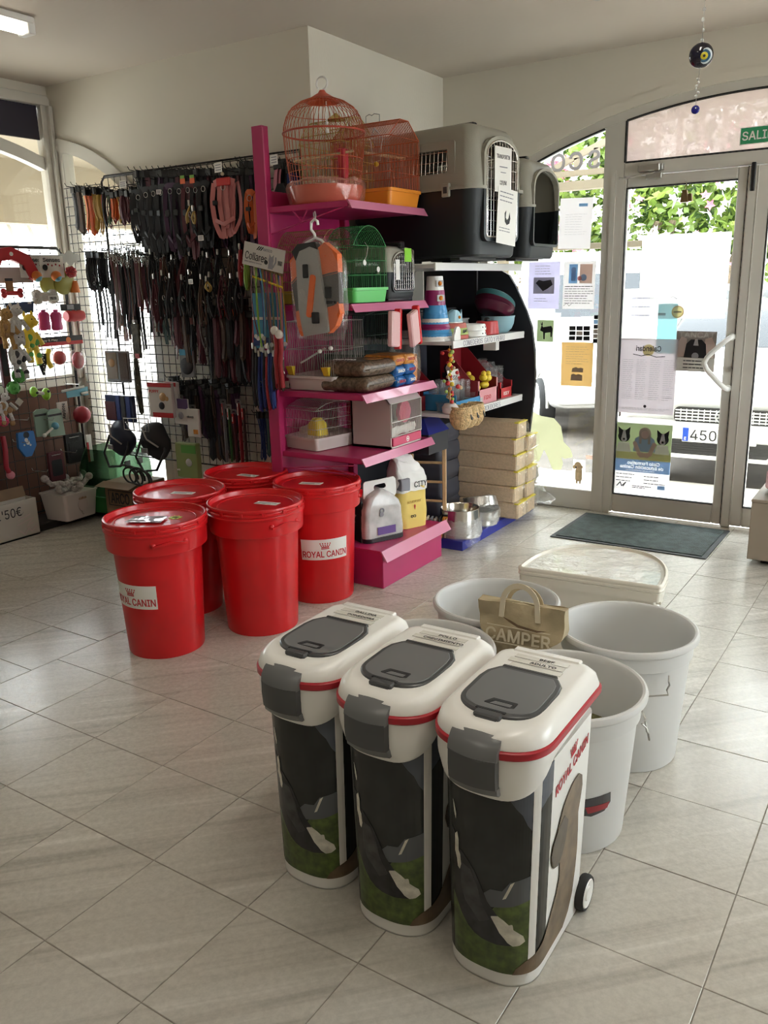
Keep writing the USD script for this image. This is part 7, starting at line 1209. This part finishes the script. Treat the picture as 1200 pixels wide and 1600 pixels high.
for k, (px, m) in enumerate(((352, 'pack_grey'), (360, 'web_green'), (368, 'web_maroon'), (376, 'web_red'), (383, 'web_brown'))): 
    pack(px - 4, 630 + (k % 3) * 8, px + 4, 722, 3.52, m if m in M else 'web_brown', 'slim %s lead pack in the tagged group left of the magenta post' % ['grey', 'green', 'maroon', 'red', 'brown'][k], [('card', 0, .80, 1, 1, 'pack_white' if k % 2 else 'pack_red'), ('print', .2, .84, .8, .94, 'bowl_red' if k % 2 else 'pack_white')], .02, 'lead')
for k, (px, m) in enumerate(((393, 'web_blue'), (400, 'web_blue'), (407, 'web_teal'), (413, 'web_char'))): rack(px, 655, 722, .016, [m, m], 'fourth', True, kind='lead')
for k in range(16): px = 262 + 6.2 * k; a = 598 + (k * 29 % 22); rack(px, a, a + 44 + (k * 17 % 40), .024, [['web_char', 'web_black', 'web_brown', 'web_plum'][k % 4]] * 3, 'fourth', True, kind='lead')
for k in range(12): px = 258 + 10 * k; a = 470 + (k * 29 % 26); rack(px, a, a + 60 + (k * 17 % 40), .024, [['web_black', 'web_maroon', 'web_brown'][k % 3]] * 3, 'third', True, kind='lead')
# cat collars on their printed card
cx, cz = on_y(412, 402, 3.13); cc = thing('collar_card', 'white cat collar display card with a kitten picture, tilted on the grid end', 'display card', (cx, 3.13, cz), 4, ry=13); part(cc, 'card', bx(-.118, .118, -.002, .002, -.052, .052), 'pack_white', False); part(cc, 'lettering', to_xz(fit('Collares', .125, .034, .0008, False)).apply_translation((-.042, -.0025, -.006)), 'ink', False); part(cc, 'brand_mark', [to_xz(extr(sg.Polygon([(x, 0), (x + .014, .018), (x + .020, .018), (x + .006, 0)]), .0008)).apply_translation((-.045, -.0025, .026)) for x in (0, .011, .022)], 'ink', False); part(cc, 'brand_name', to_xz(fit('NAYECO', .05, .012, .0008, True)).apply_translation((.02, -.0025, .034)), 'ink_grey', False); part(cc, 'small_print', to_xz(fit('para gatos y perros', .10, .007, .0008, False)).apply_translation((-.055, -.0025, -.033)), 'ink_grey', False)
part(cc, 'kitten', to_xz(extr(unary_union([sg.Point(.045, -.005).buffer(.014), sg.Polygon([(.033, .0), (.034, .02), (.043, .008)]), sg.Polygon([(.057, .0), (.057, .02), (.047, .008)]), sg.Polygon([(.035, -.012), (.056, -.012), (.06, -.045), (.032, -.045)]), sg.LineString([(.06, -.035), (.072, -.01), (.07, .01)]).buffer(.003)]), .0008)).apply_translation((0, -.0025, 0)), 'ink_grey', False); part(cc, 'seal', to_xz(extr(sg.Point(.018, -.02).buffer(.010), .0008)).apply_translation((0, -.0025, 0)), 'ink', False); part(cc, 'barcode', to_xz(extr(sg.MultiPolygon([sg.box(.085 + .004 * q, -.02, .087 + .004 * q, .0) for q in range(6)]), .0008)).apply_translation((0, -.0025, 0)), 'ink', False)
for k in range(16):
    m = ['web_maroon', 'web_gold', 'web_lime', 'web_blue', 'web_sky', 'web_gold', 'web_teal', 'web_pink', 'web_maroon', 'web_mustard', 'web_sage', 'web_rose', 'web_gold', 'web_sky', 'web_rose', 'web_mustard'][k]; px = 394 + 3.1 * k; x, z = on_y(px, 415 + k * 1.1, 3.145 + .012 * (k % 2))
    t = thing('cat_collar', 'thin %s cat collar hanging below the printed collar card' % CN[m], 'collar', (x, 3.145 + .012 * (k % 2), z), rg.uniform(-15, 15), 'cat collars below the card'); Lc = rg.uniform(.30, .38); part(t, 'strap', ribbon(strap_path(Lc, rg.uniform(-.012, .012), rg.uniform(-1, 1)), .009, .002, (.2, 1, 0)), m, 30); part(t, 'buckle', bx(-.006, .006, -.004, .004, -.002, .016, .002), 'brass_dark'); part(t, 'bell', ball((0, -.003, -.05), .006, 1), 'toy_yellow', True); part(t, 'disc_tag', to_xz(extr(sg.Point(0, 0).buffer(.011), .002)).apply_translation((0, -.003, -Lc - .008)), 'label_white' if k % 2 else 'steel_dull')
pack(394, 458, 446, 545, 3.185, 'web_sky', 'sky blue backing pack behind the hanging cat collars', [('pale_band', 0, .52, 1, .57, 'card_white'), ('dark_band', 0, .05, 1, .2, 'web_blue')], .02)
for k in range(12):
    px = 398 + 4.0 * k; m = ['web_black', 'web_black', 'web_blue', 'web_blue', 'web_black', 'web_red', 'web_blue', 'web_blue', 'web_char', 'web_red', 'web_red', 'web_brown'][k]; a = 545 + (k % 3) * 6; b = 650 - (0 if k < 8 else 35)
    lead(px, a, b, m, '%s cord lead in the bunch below the cat collars' % CN[m], 'cord leads below the cat collars', 3.165, .012, .007, 2)
for k, (px, py) in enumerate(((430, 520), (437, 526))): x, z = on_y(px, py, 3.12); t = thing('rope_toy', ['left', 'right'][k] + ' red rope toy with white knots below the collar card', 'rope toy', (x, 3.12, z)); part(t, 'rope', tube([(0, 0, 0), (.006, 0, -.06), (-.006, 0, -.13), (.004, 0, -.24)], .012, 7), 'web_red', True); part(t, 'knot', ball((0, -.004, .01), .022, 2, (1, .7, 1)), 'card_white', True)
# muzzles, bags and bowls low down
mat('nylon_navy', (.012, .016, .035), .5)
for k, (px, py, wpx, hpx, m, lb) in enumerate(((190, 685, 50, 62, 'nylon_navy', 'dark navy padded dog bag hanging low left on the grid'), (242, 690, 52, 60, 'web_black', 'black padded dog bag hanging right of the navy one'))):
    x, z = on_y(px, py, 3.50); t = thing('dog_bag', lb, 'bag', (x, 3.50, z), 10 * k - 5); part(t, 'pouch', crumple(ball((0, 0, 0), wpx / 480., 3, (1, .55, 1.15)), .03, 6, 20 + k), m, 40); part(t, 'strap', tube([(-.08, -.03, .02), (-.10, -.07, -.09), (-.03, -.09, -.17), (.06, -.07, -.16), (.10, -.03, -.05), (.08, 0, .05)], .008, 6), 'web_char', True); part(t, 'strap', tube([(-.05, -.05, .09), (.02, -.09, .03), (.08, -.06, -.02)], .006, 6), 'zinc_wire', True); part(t, 'patch', bx(-.05, .0, -.075, -.065, -.06, -.03, .002), 'pack_grey')
for k in range(3): x, z = on_y(200 + 20 * k, 742, 3.42); t = thing('cable_lead', 'black springy cable lead lying over the cardboard box, %s' % ['left', 'middle', 'right'][k], 'lead', (x, 3.42 - .05 * k, z - .02)); part(t, 'cable', tube([(.09 * math.cos(a) * (1 - .04 * a), .03 * math.sin(a * .5), .055 * math.sin(a) + .004 * a) for a in np.linspace(0, 8.5, 40)], .0065, 6), 'black_rubber', True)
x, z = on_y(210, 655, 3.45); wt = thing('wire_rack', 'small white wire rack beside the navy dog bag', 'wire rack', (x, 3.45, z)); part(wt, 'wire', [tube([(-.10, 0, 0), (.12, 0, .01), (.12, 0, -.07), (-.10, 0, -.07)], .003, 5, True)] + [rod((-.06 + .05 * q, 0, 0), (-.06 + .05 * q, 0, -.07), .002, 4) for q in range(4)], 'wire_white', True)
x0, z0 = on_y(192, 790, 3.42); cb = thing('cardboard_box', 'brown cardboard box with stencilled letters behind the rear left bucket', 'box', (x0, 3.50, 0), 4); mat('card_brown', (.20, .13, .075), .8, noise=(8, .1)); part(cb, 'box', bx(-.13, .16, -.10, .14, 0, .30, .003), 'card_brown'); part(cb, 'flap', hull([(-.13, -.10, .30), (.16, -.10, .30), (-.13, -.18, .285), (.16, -.18, .285), (-.13, -.10, .304), (.16, -.10, .304)]), 'card_brown'); part(cb, 'stencil', to_xz(fit('ARCO', .16, .065, .001, True)).apply_translation((.0, -.1012, .20)), 'ink', False); part(cb, 'stencil_frame', to_xz(extr(sg.box(-.10, .15, .11, .25).difference(sg.box(-.095, .155, .105, .245)), .001)).apply_translation((0, -.1008, 0)), 'ink', False)
# ---- black grid of dog toys in front of the left window -----------------------------------
XT = -4.72
tg_ = thing('grid_panel', 'black wire grid of dog toys in front of the left window', 'grid panel', (0, 0, 0))
part(tg_, 'frame', tube([(XT, 2.1, .10), (XT, 2.1, 1.735), (XT, 3.55, 1.735), (XT, 3.585, 1.70), (XT, 3.585, .10)], .009, 8, True), 'black_steel')
part(tg_, 'grid_wire', [rod((XT, y, .10), (XT, y, 1.735), .0026, 4) for y in np.arange(2.17, 3.58, .074)] + [rod((XT + .004, 2.1, z), (XT + .004, 3.585, z), .0026, 4) for z in np.arange(.17, 1.73, .095)], 'black_steel', True, kind='stuff')
part(tg_, 'foot', [bx(XT - .12, XT + .10, 3.10, 3.9, 0, .05, .004)], 'black_steel')
for nm, c in dict(toy_red=(.42, .018, .025), toy_crimson=(.30, .015, .03), toy_magenta=(.45, .03, .16), toy_green=(.10, .36, .07), toy_limegreen=(.28, .55, .05), toy_blue=(.04, .16, .42), toy_navy=(.03, .05, .12), toy_orange=(.62, .17, .03), toy_olive=(.28, .27, .05), toy_sky=(.10, .30, .40), toy_grey=(.40, .40, .38), toy_white=(.62, .60, .56), toy_brown=(.30, .16, .06), toy_pinkneon=(.70, .06, .16)).items(): mat(nm, c, .45)
mat('plush_white', (.55, .53, .50), .95, bump=(120, .01), sheen=.3); mat('plush_tan', (.45, .26, .09), .95, bump=(120, .01)); mat('knit_black', (.02, .02, .022), .9, bump=(160, .02)); mat('blister_card', (.42, .36, .33), .5); mat('pack_sage', (.20, .28, .22), .35)
def toy(px, py, label, cat, x=XT + .05, name=None, rz=0, group=None):
    y, z = on_x(px, py, x); return thing(name or 'dog_toy', label, cat, (x, y, z), rz + 90, group)      # local x runs along +y, local -y faces the room
def sc(px0, px1, py, x=XT + .05): return abs(on_x(px1, py, x)[0] - on_x(px0, py, x)[0])
PXM = 1 / 320.     # metres per photo pixel, upright
def flat(t, nm, pts, th, m, y=0, b=0): part(t, nm, to_xz(extr(pts if hasattr(pts, 'geom_type') else sg.Polygon(pts), th)).apply_translation((0, y + th / 2, 0)), m, 30)
KX = sc(40, 80, 500) / 40.     # metres along the grid per photo pixel
t = toy(17, 412, 'red boomerang-shaped toy on a grey card at the left edge of the toy grid', 'dog toy'); flat(t, 'boomerang', sg.LineString([(-.14, -.05), (-.09, .045), (0, .06), (.10, .02), (.14, -.06)]).buffer(.035), .03, 'toy_red'); flat(t, 'hole', sg.Point(.0, .055).buffer(.012), .034, 'toy_white'); flat(t, 'card', sg.box(-.16, -.11, .15, -.02), .004, 'blister_card', .02)
for k, (px, c_) in enumerate(((50, 'left'), (81, 'right'))):
    t = toy(px, 418, 'white blister card of a two-coloured ball, the %s of the pair' % c_, 'toy pack', XT + .05 + .02 * k, 'toy_pack'); w = 38 * KX; flat(t, 'card', sg.box(-w / 2, -.06, w / 2, .07), .003, 'toy_white'); part(t, 'lettering', to_xz(fit('Senses', w * .72, .022, .001, True)).apply_translation((.0, -.004, .045)), 'ink', False)
    for q in range(5): part(t, 'paw_mark', to_xz(extr(sg.Point((q - 2) * w * .16, .012 + .006 * (q % 2)).buffer(.006), .001)).apply_translation((0, -.0035, 0)), 'toy_crimson', False)
    part(t, 'dog_picture', to_xz(extr(sg.Point(-w * .3, .0).buffer(.018), .001)).apply_translation((0, -.0038, 0)), 'ink', False); part(t, 'ball', ball((.01, -.02, -.052), .032, 2), 'toy_orange', True); part(t, 'ball_half', ball((.012, -.024, -.058), .028, 2), 'toy_sky', True)
t = toy(109, 404, 'grey cloud-shaped card at the top right of the toy grid', 'card'); flat(t, 'cloud', unary_union([sg.Point(x, z).buffer(r) for x, z, r in ((-.05, 0, .03), (0, .012, .036), (.05, 0, .03), (0, -.012, .03))]), .004, 'toy_grey')
t = toy(111, 425, 'dark red lattice ball hanging at the right of the toy grid', 'ball', XT + .10); part(t, 'ball', ball((0, 0, 0), .034, 3), 'toy_red', True); part(t, 'seam', [tube([(.0345 * math.cos(a), .0345 * math.sin(a), 0) for a in np.arange(20) * PI / 10], .004, 4, True).apply_transform(trimesh.transformations.rotation_matrix(q, (1, .3 * q, 0))) for q in (0, .9, 1.8, 2.5)], 'toy_crimson', True)
for k, px in enumerate((80, 102)): t = toy(px, 442, '%s olive throwing disc below the ball cards' % ['left', 'right'][k], 'flying disc', XT + .03 + .02 * k); part(t, 'disc', lathe([(0, 0), (.05, .0), (.072, -.012), (.075, -.014), (.075, -.008), (.05, .006), (0, .006)], 30).apply_transform(trimesh.transformations.rotation_matrix(PI / 2 + .2, (1, 0, 0))), 'toy_olive', 40)
t = toy(117, 448, 'orange rubber cone toy at the right edge of the toy grid', 'dog toy'); part(t, 'cone', lathe([(0, -.036), (.03, -.036), (.022, .02), (.016, .036), (0, .036)], 20), 'toy_orange', 40)
def bone(t, L, r, m): part(t, 'bone', from_man(m3.Manifold.batch_boolean([to_man(ball((s * L / 2, 0, q * r * .7), r, 2)) for s in (-1, 1) for q in (-1, 1)] + [to_man(rot(trimesh.creation.cylinder(r * .75, L, sections=14), 90, (0, 1, 0)))], m3.OpType.Add)), m, True)
t = toy(19, 458, 'red rubber bone with a small dark card above', 'dog toy', XT + .07); bone(t, .11, .017, 'toy_red'); flat(t, 'card', sg.box(-.03, .01, .02, .085), .003, 'toy_brown', .01); flat(t, 'card_head', sg.box(-.03, .07, .02, .085), .004, 'ink', .0095)
t = toy(70, 464, 'white fluffy plush bone with a barcode label', 'plush toy', XT + .06); part(t, 'plush', crumple(join([ball((s * .055, 0, q * .014), .032, 2) for s in (-1, 1) for q in (-1, 1)] + [ball((0, 0, 0), .034, 2, (1.6, .8, .9))]), .006, 60, 3), 'plush_white', True); part(t, 'label', bx(.0, .075, -.034, -.032, -.026, .008), 'label_white', False); part(t, 'barcode', [bx(.012 + .008 * q, .016 + .008 * q, -.0355, -.034, -.018, .0) for q in range(6)], 'ink', False)
t = toy(30, 481, 'dark blue pouch toy with two white hanging holes', 'toy pack', XT + .05, 'toy_pack'); flat(t, 'pouch', [(-.10, .03), (.10, .035), (.085, -.03), (-.075, -.035)], .02, 'toy_navy'); flat(t, 'hole', sg.box(-.08, .016, -.055, .024).union(sg.box(.055, .022, .08, .03)), .023, 'toy_white')
for k, px in enumerate((69, 88)): t = toy(px, 500, 'magenta rubber %s of the pair in the middle of the toy grid' % ['bottle toy, the left', 'bottle toy, the right'][k], 'dog toy', XT + .06 + .01 * k); part(t, 'body', crumple(lathe([(0, -.062), (.034, -.062), (.04, -.05), (.036, -.01), (.04, .03), (.03, .045), (.014, .052), (.016, .062), (0, .064)], 22, 1, .6), .003, 30, k), 'toy_magenta', 40)
t = toy(113, 490, 'crimson ridged toy under a black header card', 'dog toy', XT + .06); part(t, 'toy', crumple(lathe([(0, -.07), (.03, -.07), (.036, -.05), (.031, -.03), (.037, -.01), (.031, .01), (.037, .03), (.03, .06), (0, .07)], 18).apply_transform(trimesh.transformations.rotation_matrix(PI / 2, (0, 1, 0))), .003, 30, 1).apply_translation((.02, 0, -.015)), 'toy_red', 40); flat(t, 'header_card', sg.box(-.075, .02, .075, .06), .006, 'ink', .01); flat(t, 'card_window', sg.box(-.03, .026, .02, .055), .009, 'ink_grey', .008)
# plush animals
def plush(px, py, label, m, spots=None, k=1.0, x=XT + .10):
    t = toy(px, py, label, 'plush toy', x, 'plush_toy'); part(t, 'body', crumple(from_man(m3.Manifold.batch_boolean([to_man(b) for b in (ball((0, 0, 0), .045 * k, 2, (.9, .8, 1.3)), ball((.01, -.01, .085 * k), .034 * k, 2, (1, .9, 1)), tube([(0, 0, .03 * k), (.006, -.005, .08 * k)], .02 * k, 8), tube([(-.02, -.01, -.03 * k), (-.03, -.03, -.11 * k)], .015 * k, 8), tube([(.025, -.01, -.03 * k), (.03, -.03, -.12 * k)], .015 * k, 8), tube([(.03, -.02, .03 * k), (.06, -.04, -.03 * k)], .013 * k, 8), tube([(-.03, -.02, .03 * k), (-.05, -.04, -.04 * k)], .013 * k, 8))], m3.OpType.Add)), .003, 40, 5), m, True)
    part(t, 'muzzle', ball((.018, -.036 * k, .078 * k), .017 * k, 2), m, True); 
    for s in (-1, 1): part(t, 'ear', ball((s * .026 + .01, 0, .118 * k), .013 * k, 1, (.6, .4, 1.3)), m, True); part(t, 'eye', ball((s * .012 + .014, -.036 * k, .095 * k), .0045, 1), 'ink', True)
    for x_, z_, r_ in ((-.02, .01, .022), (.022, -.02, .020), (-.01, -.035, .016), (-.025, -.09, .016), (.03, -.10, .018), (.05, -.02, .013)) if spots else (): part(t, 'patch', ball((x_, -.028 * k, z_), r_, 2, (1, .5, 1)), spots, True)
    return t
plush(8, 514, 'tan giraffe plush at the left edge of the toy grid', 'plush_tan', 'toy_brown'); plush(24, 508, 'white plush with long neck beside the giraffe', 'plush_white'); plush(26, 556, 'white cow plush with black patches below the giraffe', 'plush_white', 'ink', 1.15)
t = plush(46, 530, 'yellow and green long plush hanging beside the cow plush', 'toy_yellow', 'toy_green', 1.25)
t = toy(51, 535, 'green plush snake strip hanging between the plush animals', 'plush toy', XT + .09, 'plush_toy'); part(t, 'body', tube([(-.01, 0, .12), (.0, -.01, .03), (.012, 0, -.06), (.02, -.01, -.14)], .016, 8), 'toy_green', True); part(t, 'head', ball((-.012, -.004, .125), .022, 2), 'ink', True)
t = toy(94, 533, 'long black and red header card with an orange dot', 'toy pack', XT + .06, 'toy_pack'); flat(t, 'card', sg.box(-.17, -.005, .17, .03), .006, 'ink'); flat(t, 'red_band', sg.box(-.17, -.025, .17, -.003), .007, 'toy_red'); flat(t, 'dot', sg.Point(.06, .004).buffer(.018), .009, 'toy_orange', -.001); part(t, 'lettering', to_xz(fit('Toy & Play', .12, .012, .001, True)).apply_translation((-.08, -.0045, .010)), 'toy_white', False)
t = toy(77, 560, 'yellow banana toy below the red header card', 'dog toy', XT + .07); part(t, 'banana', tube([(.006, 0, .055), (-.012, 0, .02), (-.012, 0, -.02), (.008, 0, -.055)], .016, 10), 'toy_yellow', True)
t = toy(93, 559, 'shiny red apple ball in a clear bag below the header card', 'ball', XT + .08); part(t, 'ball', ball((0, 0, 0), .043, 3, (1, .8, 1)), 'toy_red', True); part(t, 'bag', crumple(ball((0, 0, .006), .052, 3, (1, .8, 1.15)), .008, 30, 4), 'bag_film', True)
t = toy(122, 563, 'dark red flat ball in a clear bag at the right edge of the toy grid', 'ball', XT + .08); part(t, 'ball', ball((0, 0, 0), .052, 3, (.8, .6, 1.05)), 'toy_crimson', True); part(t, 'bag', crumple(ball((-.01, 0, .006), .062, 3, (1, .6, 1.1)), .008, 30, 6), 'bag_film', True)
t = toy(66, 568, 'black and white knitted rope toy hanging below the header card', 'rope toy', XT + .07, 'rope_toy'); part(t, 'rope', tube([(-.02, 0, .06), (-.012, 0, .0), (.0, 0, -.06), (.015, 0, .0), (.02, 0, .06)], .014, 8), 'knit_black', True); part(t, 'fleck', [ball((.004 * (-1) ** q, -.016, .05 - q * .014), .005, 1) for q in range(8)], 'toy_white', True)
def holey(px, py, r, m, label):
    t = toy(px, py, label, 'ball', XT + .09); b = to_man(ball((0, 0, 0), r, 3)) - to_man(ball((0, 0, 0), r * .82, 2)); c = trimesh.creation.icosahedron().vertices; c = c / np.linalg.norm(c[0])
    for v in c: b = b - to_man(trimesh.creation.cylinder(r * .32, r, sections=12).apply_transform(trimesh.geometry.align_vectors((0, 0, 1), v)).apply_translation(v * r))
    part(t, 'ball', from_man(b), m, True); part(t, 'core', ball((0, 0, 0), r * .6, 2), 'toy_green', True)
holey(30, 587, .043, 'toy_green', 'green ball with holes, upper of the two at the left of the toy grid'); holey(21, 606, .04, 'toy_green', 'green ball with holes, lower of the two at the left of the toy grid')
t = toy(62, 614, 'lime dumbbell toy with a striped bar', 'dog toy', XT + .09); part(t, 'end', ball((-.04, 0, .012), .03, 2, (.8, .9, 1.1)), 'toy_limegreen', True); part(t, 'end', ball((.045, 0, -.012), .03, 2, (.9, .9, 1.3)), 'toy_limegreen', True); part(t, 'bar', rod((-.04, -.004, .012), (.045, -.004, -.012), .012, 10), 'toy_white'); part(t, 'hole', [ball((-.035, -.026, .006), .009, 1), ball((.045, -.027, .006), .009, 1)], 'dark_gap', True)
t = toy(120, 611, 'grey-blue pack with a rope and bone toy, right side of the toy grid', 'toy pack', XT + .06, 'toy_pack'); flat(t, 'card', sg.box(-.08, -.035, .085, .02), .008, 'toy_sky'); part(t, 'rope', rod((-.12, -.012, .012), (.05, -.012, .024), .008, 8), 'toy_grey', True); part(t, 'bone', rod((.02, -.014, -.02), (.07, -.014, -.016), .009, 8), 'toy_grey', True)
t = toy(128, 648, 'big dark red rubber ball low on the right of the toy grid', 'ball', XT + .10); part(t, 'ball', ball((0, 0, 0), .056, 3), 'toy_crimson', True)
for k, px in enumerate((66, 86)): t = toy(px, 660, 'sage green pack, %s of the pair low on the toy grid' % ['left', 'right'][k], 'toy pack', XT + .05 + .015 * k, 'toy_pack', rz=4 * k); flat(t, 'pouch', [(-.055, .07), (-.03, .085), (.03, .085), (.055, .07), (.065, -.09), (-.055, -.085)], .012, 'pack_sage'); flat(t, 'black_band', sg.box(-.053, .042, .053, .055), .015, 'ink')
t = toy(80, 668, 'blue ball on a white rope in front of the sage packs', 'rope toy', XT + .11, 'rope_toy'); part(t, 'rope', rod((-.06, 0, -.045), (.02, 0, .0), .008, 8), 'toy_white', True); part(t, 'knot', ball((-.055, 0, -.042), .014, 1), 'toy_white', True); part(t, 'ball', ball((.03, 0, .006), .024, 2), 'toy_sky', True)
t = toy(98, 643, 'white card strip printed with black letters beside the red ball', 'toy pack', XT + .05, 'toy_pack'); flat(t, 'card', sg.box(-.04, -.062, .04, .062), .005, 'blister_card'); part(t, 'lettering', rot(to_xz(fit('Nobby', .10, .02, .001, True)), 90, (0, 1, 0)).apply_translation((.008, -.004, 0)), 'ink', False)
t = toy(41, 692, 'blue flat float toy with a bone picture low on the toy grid', 'dog toy', XT + .08); flat(t, 'float', sg.Polygon([(-.045, .06), (.045, .06), (.052, -.02), (.015, -.075), (-.015, -.075), (-.05, -.02)]).buffer(.01), .022, 'toy_blue'); flat(t, 'bone_picture', unary_union([sg.Point(-.005, .02).buffer(.012), sg.Point(.005, .0).buffer(.012), sg.Point(-.022, -.01).buffer(.006), sg.Point(.02, -.015).buffer(.007)]), .024, 'toy_white'); flat(t, 'pocket', sg.Point(.0, .05).buffer(.02), .0235, 'ink')
t = toy(30, 628, 'small white square tag tilted on the toy grid', 'tag', XT + .02, 'price_tag'); flat(t, 'card', sg.Polygon([(-.03, .0), (0, .028), (.03, .0), (0, -.028)]), .002, 'blister_card')
t = toy(5, 658, 'spiky neon pink ball at the left edge of the toy grid', 'ball', XT + .08); part(t, 'ball', ball((0, 0, 0), .026, 2), 'toy_pinkneon', True); part(t, 'spike', [ball(tuple(v * .028), .007, 1) for v in trimesh.creation.icosphere(1).vertices], 'toy_pinkneon', True)
plush(6, 636, 'white terrier plush at the left edge above the neon pink ball', 'plush_white', 'toy_brown', .7)
t = toy(9, 715, 'pink and grey braided rope toy at the left edge', 'rope toy', XT + .08, 'rope_toy'); part(t, 'rope', tube([(0, 0, .13), (.004, 0, .04), (-.006, 0, -.06), (.012, 0, -.10)], .016, 8), 'toy_crimson', True); part(t, 'knot', ball((.015, 0, -.112), .026, 2), 'web_rose', True)
for k, (px, py, w, h, lb) in enumerate(((88, 728, .11, .19, 'black windowed pack low in the middle of the toy grid'), (116, 700, .13, .19, 'dark pack low at the right of the toy grid'), (5, 560, .05, .35, 'dark narrow pack at the left edge of the toy grid'))): t = toy(px, py, lb, 'toy pack', XT + .05, 'toy_pack'); flat(t, 'pouch', rrect(w, h, .01, 3), .02, ['web_maroon', 'web_black', 'web_maroon'][k]); flat(t, 'window', rrect(w * .7, h * .55, .01, 3, 0, -.01), .023, 'web_black'); flat(t, 'wire_top', sg.box(-w * .3, h * .38, w * .3, h * .40), .03, 'zinc_wire')
# clear green-tinted pack hanging above the litter tray, boxes on the floor
t = toy(140, 700, 'red and white slim pack by the bright gap at the window corner', 'toy pack', XT + .12, 'toy_pack'); flat(t, 'card', sg.box(-.02, -.09, .02, .09), .006, 'pack_white'); flat(t, 'red_edge', sg.box(-.02, -.09, -.006, .04), .008, 'toy_red')
pane('green_clear', (.20, .30, .22), .08, .06, (.03, .12, .05)); mat('tray_deep_green', (.02, .16, .03), .4)
gb_ = thing('litter_tray', 'green litter tray under a clear green hood on the black base', 'litter tray', (-4.52, 3.66, .05), 8); part(gb_, 'tray', [loft([ringz(np.array(rrect(.30, .36, .04, 5).exterior.coords)[:-1], 0), ringz(np.array(rrect(.34, .40, .05, 5).exterior.coords)[:-1], .11), ringz(np.array(rrect(.36, .42, .05, 5).exterior.coords)[:-1], .115)])], 'tray_deep_green', 40); part(gb_, 'hood', loft([ringz(np.array(rrect(.34, .40, .05, 5).exterior.coords)[:-1], .116), ringz(np.array(rrect(.33, .39, .06, 5).exterior.coords)[:-1], .30), ringz(np.array(rrect(.28, .33, .08, 5).exterior.coords)[:-1], .42)], False), 'green_clear', 40); part(gb_, 'foot_print', [bx(.17, .176, -.1 + .12 * q, -.05 + .12 * q, .3, .34) for q in range(2)], 'dark_gap')
wb1 = thing('white_crate', 'white container filled with cotton rope toys on the black base', 'container', (-4.60, 3.33, .052), 4); part(wb1, 'container', loft([ringz(np.array(rrect(.20, .24, .02, 4).exterior.coords)[:-1], 0), ringz(np.array(rrect(.235, .275, .02, 4).exterior.coords)[:-1], .17)]), 'tray_white', 40); part(wb1, 'rim', extr(rrect(.245, .285, .02, 4).difference(rrect(.22, .26, .02, 4)), .01, .165), 'tray_white'); part(wb1, 'print_mark', to_yz(extr(unary_union([sg.Point(0, .09).buffer(.04), sg.box(-.025, .13, .03, .15), sg.box(-.01, .03, .01, .06)]), .001)).apply_translation((.122, 0, 0)), 'box_pale', False); part(wb1, 'print_lettering', to_yz(fit('cotton', .06, .016, .001, True)).apply_translation((.1232, 0, .135)), 'toy_brown', False)
mat('cotton_rope', (.36, .32, .30), .9, noise=(40, .5))
for k in range(7): a = k * .9; t = thing('rope_toy', 'spotted cotton rope toy heaped in the white container', 'rope toy', (-4.60 + .05 * math.cos(a), 3.33 + .075 * math.sin(a), .225 + .02 * (k % 3)), k * 50, 'rope toys in the white container'); part(t, 'rope', tube([(-.06, 0, 0), (-.02, .01, .02), (.03, -.01, .015), (.07, 0, .04 + .02 * (k % 2))], .017, 8), 'cotton_rope', True); part(t, 'knot', ball((-.06, 0, 0), .027, 1), 'cotton_rope', True); part(t, 'knot', ball((.07, 0, .04 + .02 * (k % 2)), .025, 1), 'cotton_rope', True)
cb2 = thing('cardboard_box', 'white carton with a handwritten price at the left edge on the floor', 'box', (-4.60, 2.905, 0), 0); mat('carton_white', (.50, .47, .42), .7, noise=(5, .06)); part(cb2, 'carton', [bx(.0, .01, -.55, .175, 0, .235), bx(-.085, .0, .165, .175, 0, .235), bx(-.09, -.08, -.55, .175, 0, .235), bx(-.09, .01, -.55, .175, 0, .01)], 'carton_white', False); part(cb2, 'flap', hull([(-.085, -.55, .235), (-.085, .17, .235), (-.10, -.55, .30), (-.10, .17, .30), (-.08, -.55, .235), (-.08, .17, .235)]), 'card_brown'); part(cb2, 'price', to_yz(fit("1'50€", .17, .055, .001, False)).apply_translation((.0105, -.02, .172)), 'ink', False)
part(cb2, 'scribble', to_yz(extr(unary_union([sg.LineString([(-.05, .12), (.03, .14)]).buffer(.004), sg.LineString([(-.06, .09), (.05, .115), (.0, .07), (.05, .085)]).buffer(.004), sg.LineString([(-.05, .05), (-.02, .02), (.01, .055), (.03, .03), (.06, .055)]).buffer(.005)]), .001)).apply_translation((.0105, .09, 0)), 'box_pale', False)
for k in range(9):
    px, py = [(20, 690), (50, 735), (95, 705), (15, 600), (100, 600), (140, 690), (12, 800), (60, 655), (20, 655)][k]; y, z = on_x(px, py, XT)
    if z < .15: continue
    t = thing('display_hook', 'thin wire display hook on the toy grid', 'hook', (XT, y, z), 0, 'display hooks of the toy grid'); part(t, 'prong', tube([(0, 0, .015), (.01, 0, 0), (.15, 0, .004), (.165, 0, .02)], .0024, 5), 'zinc_wire')
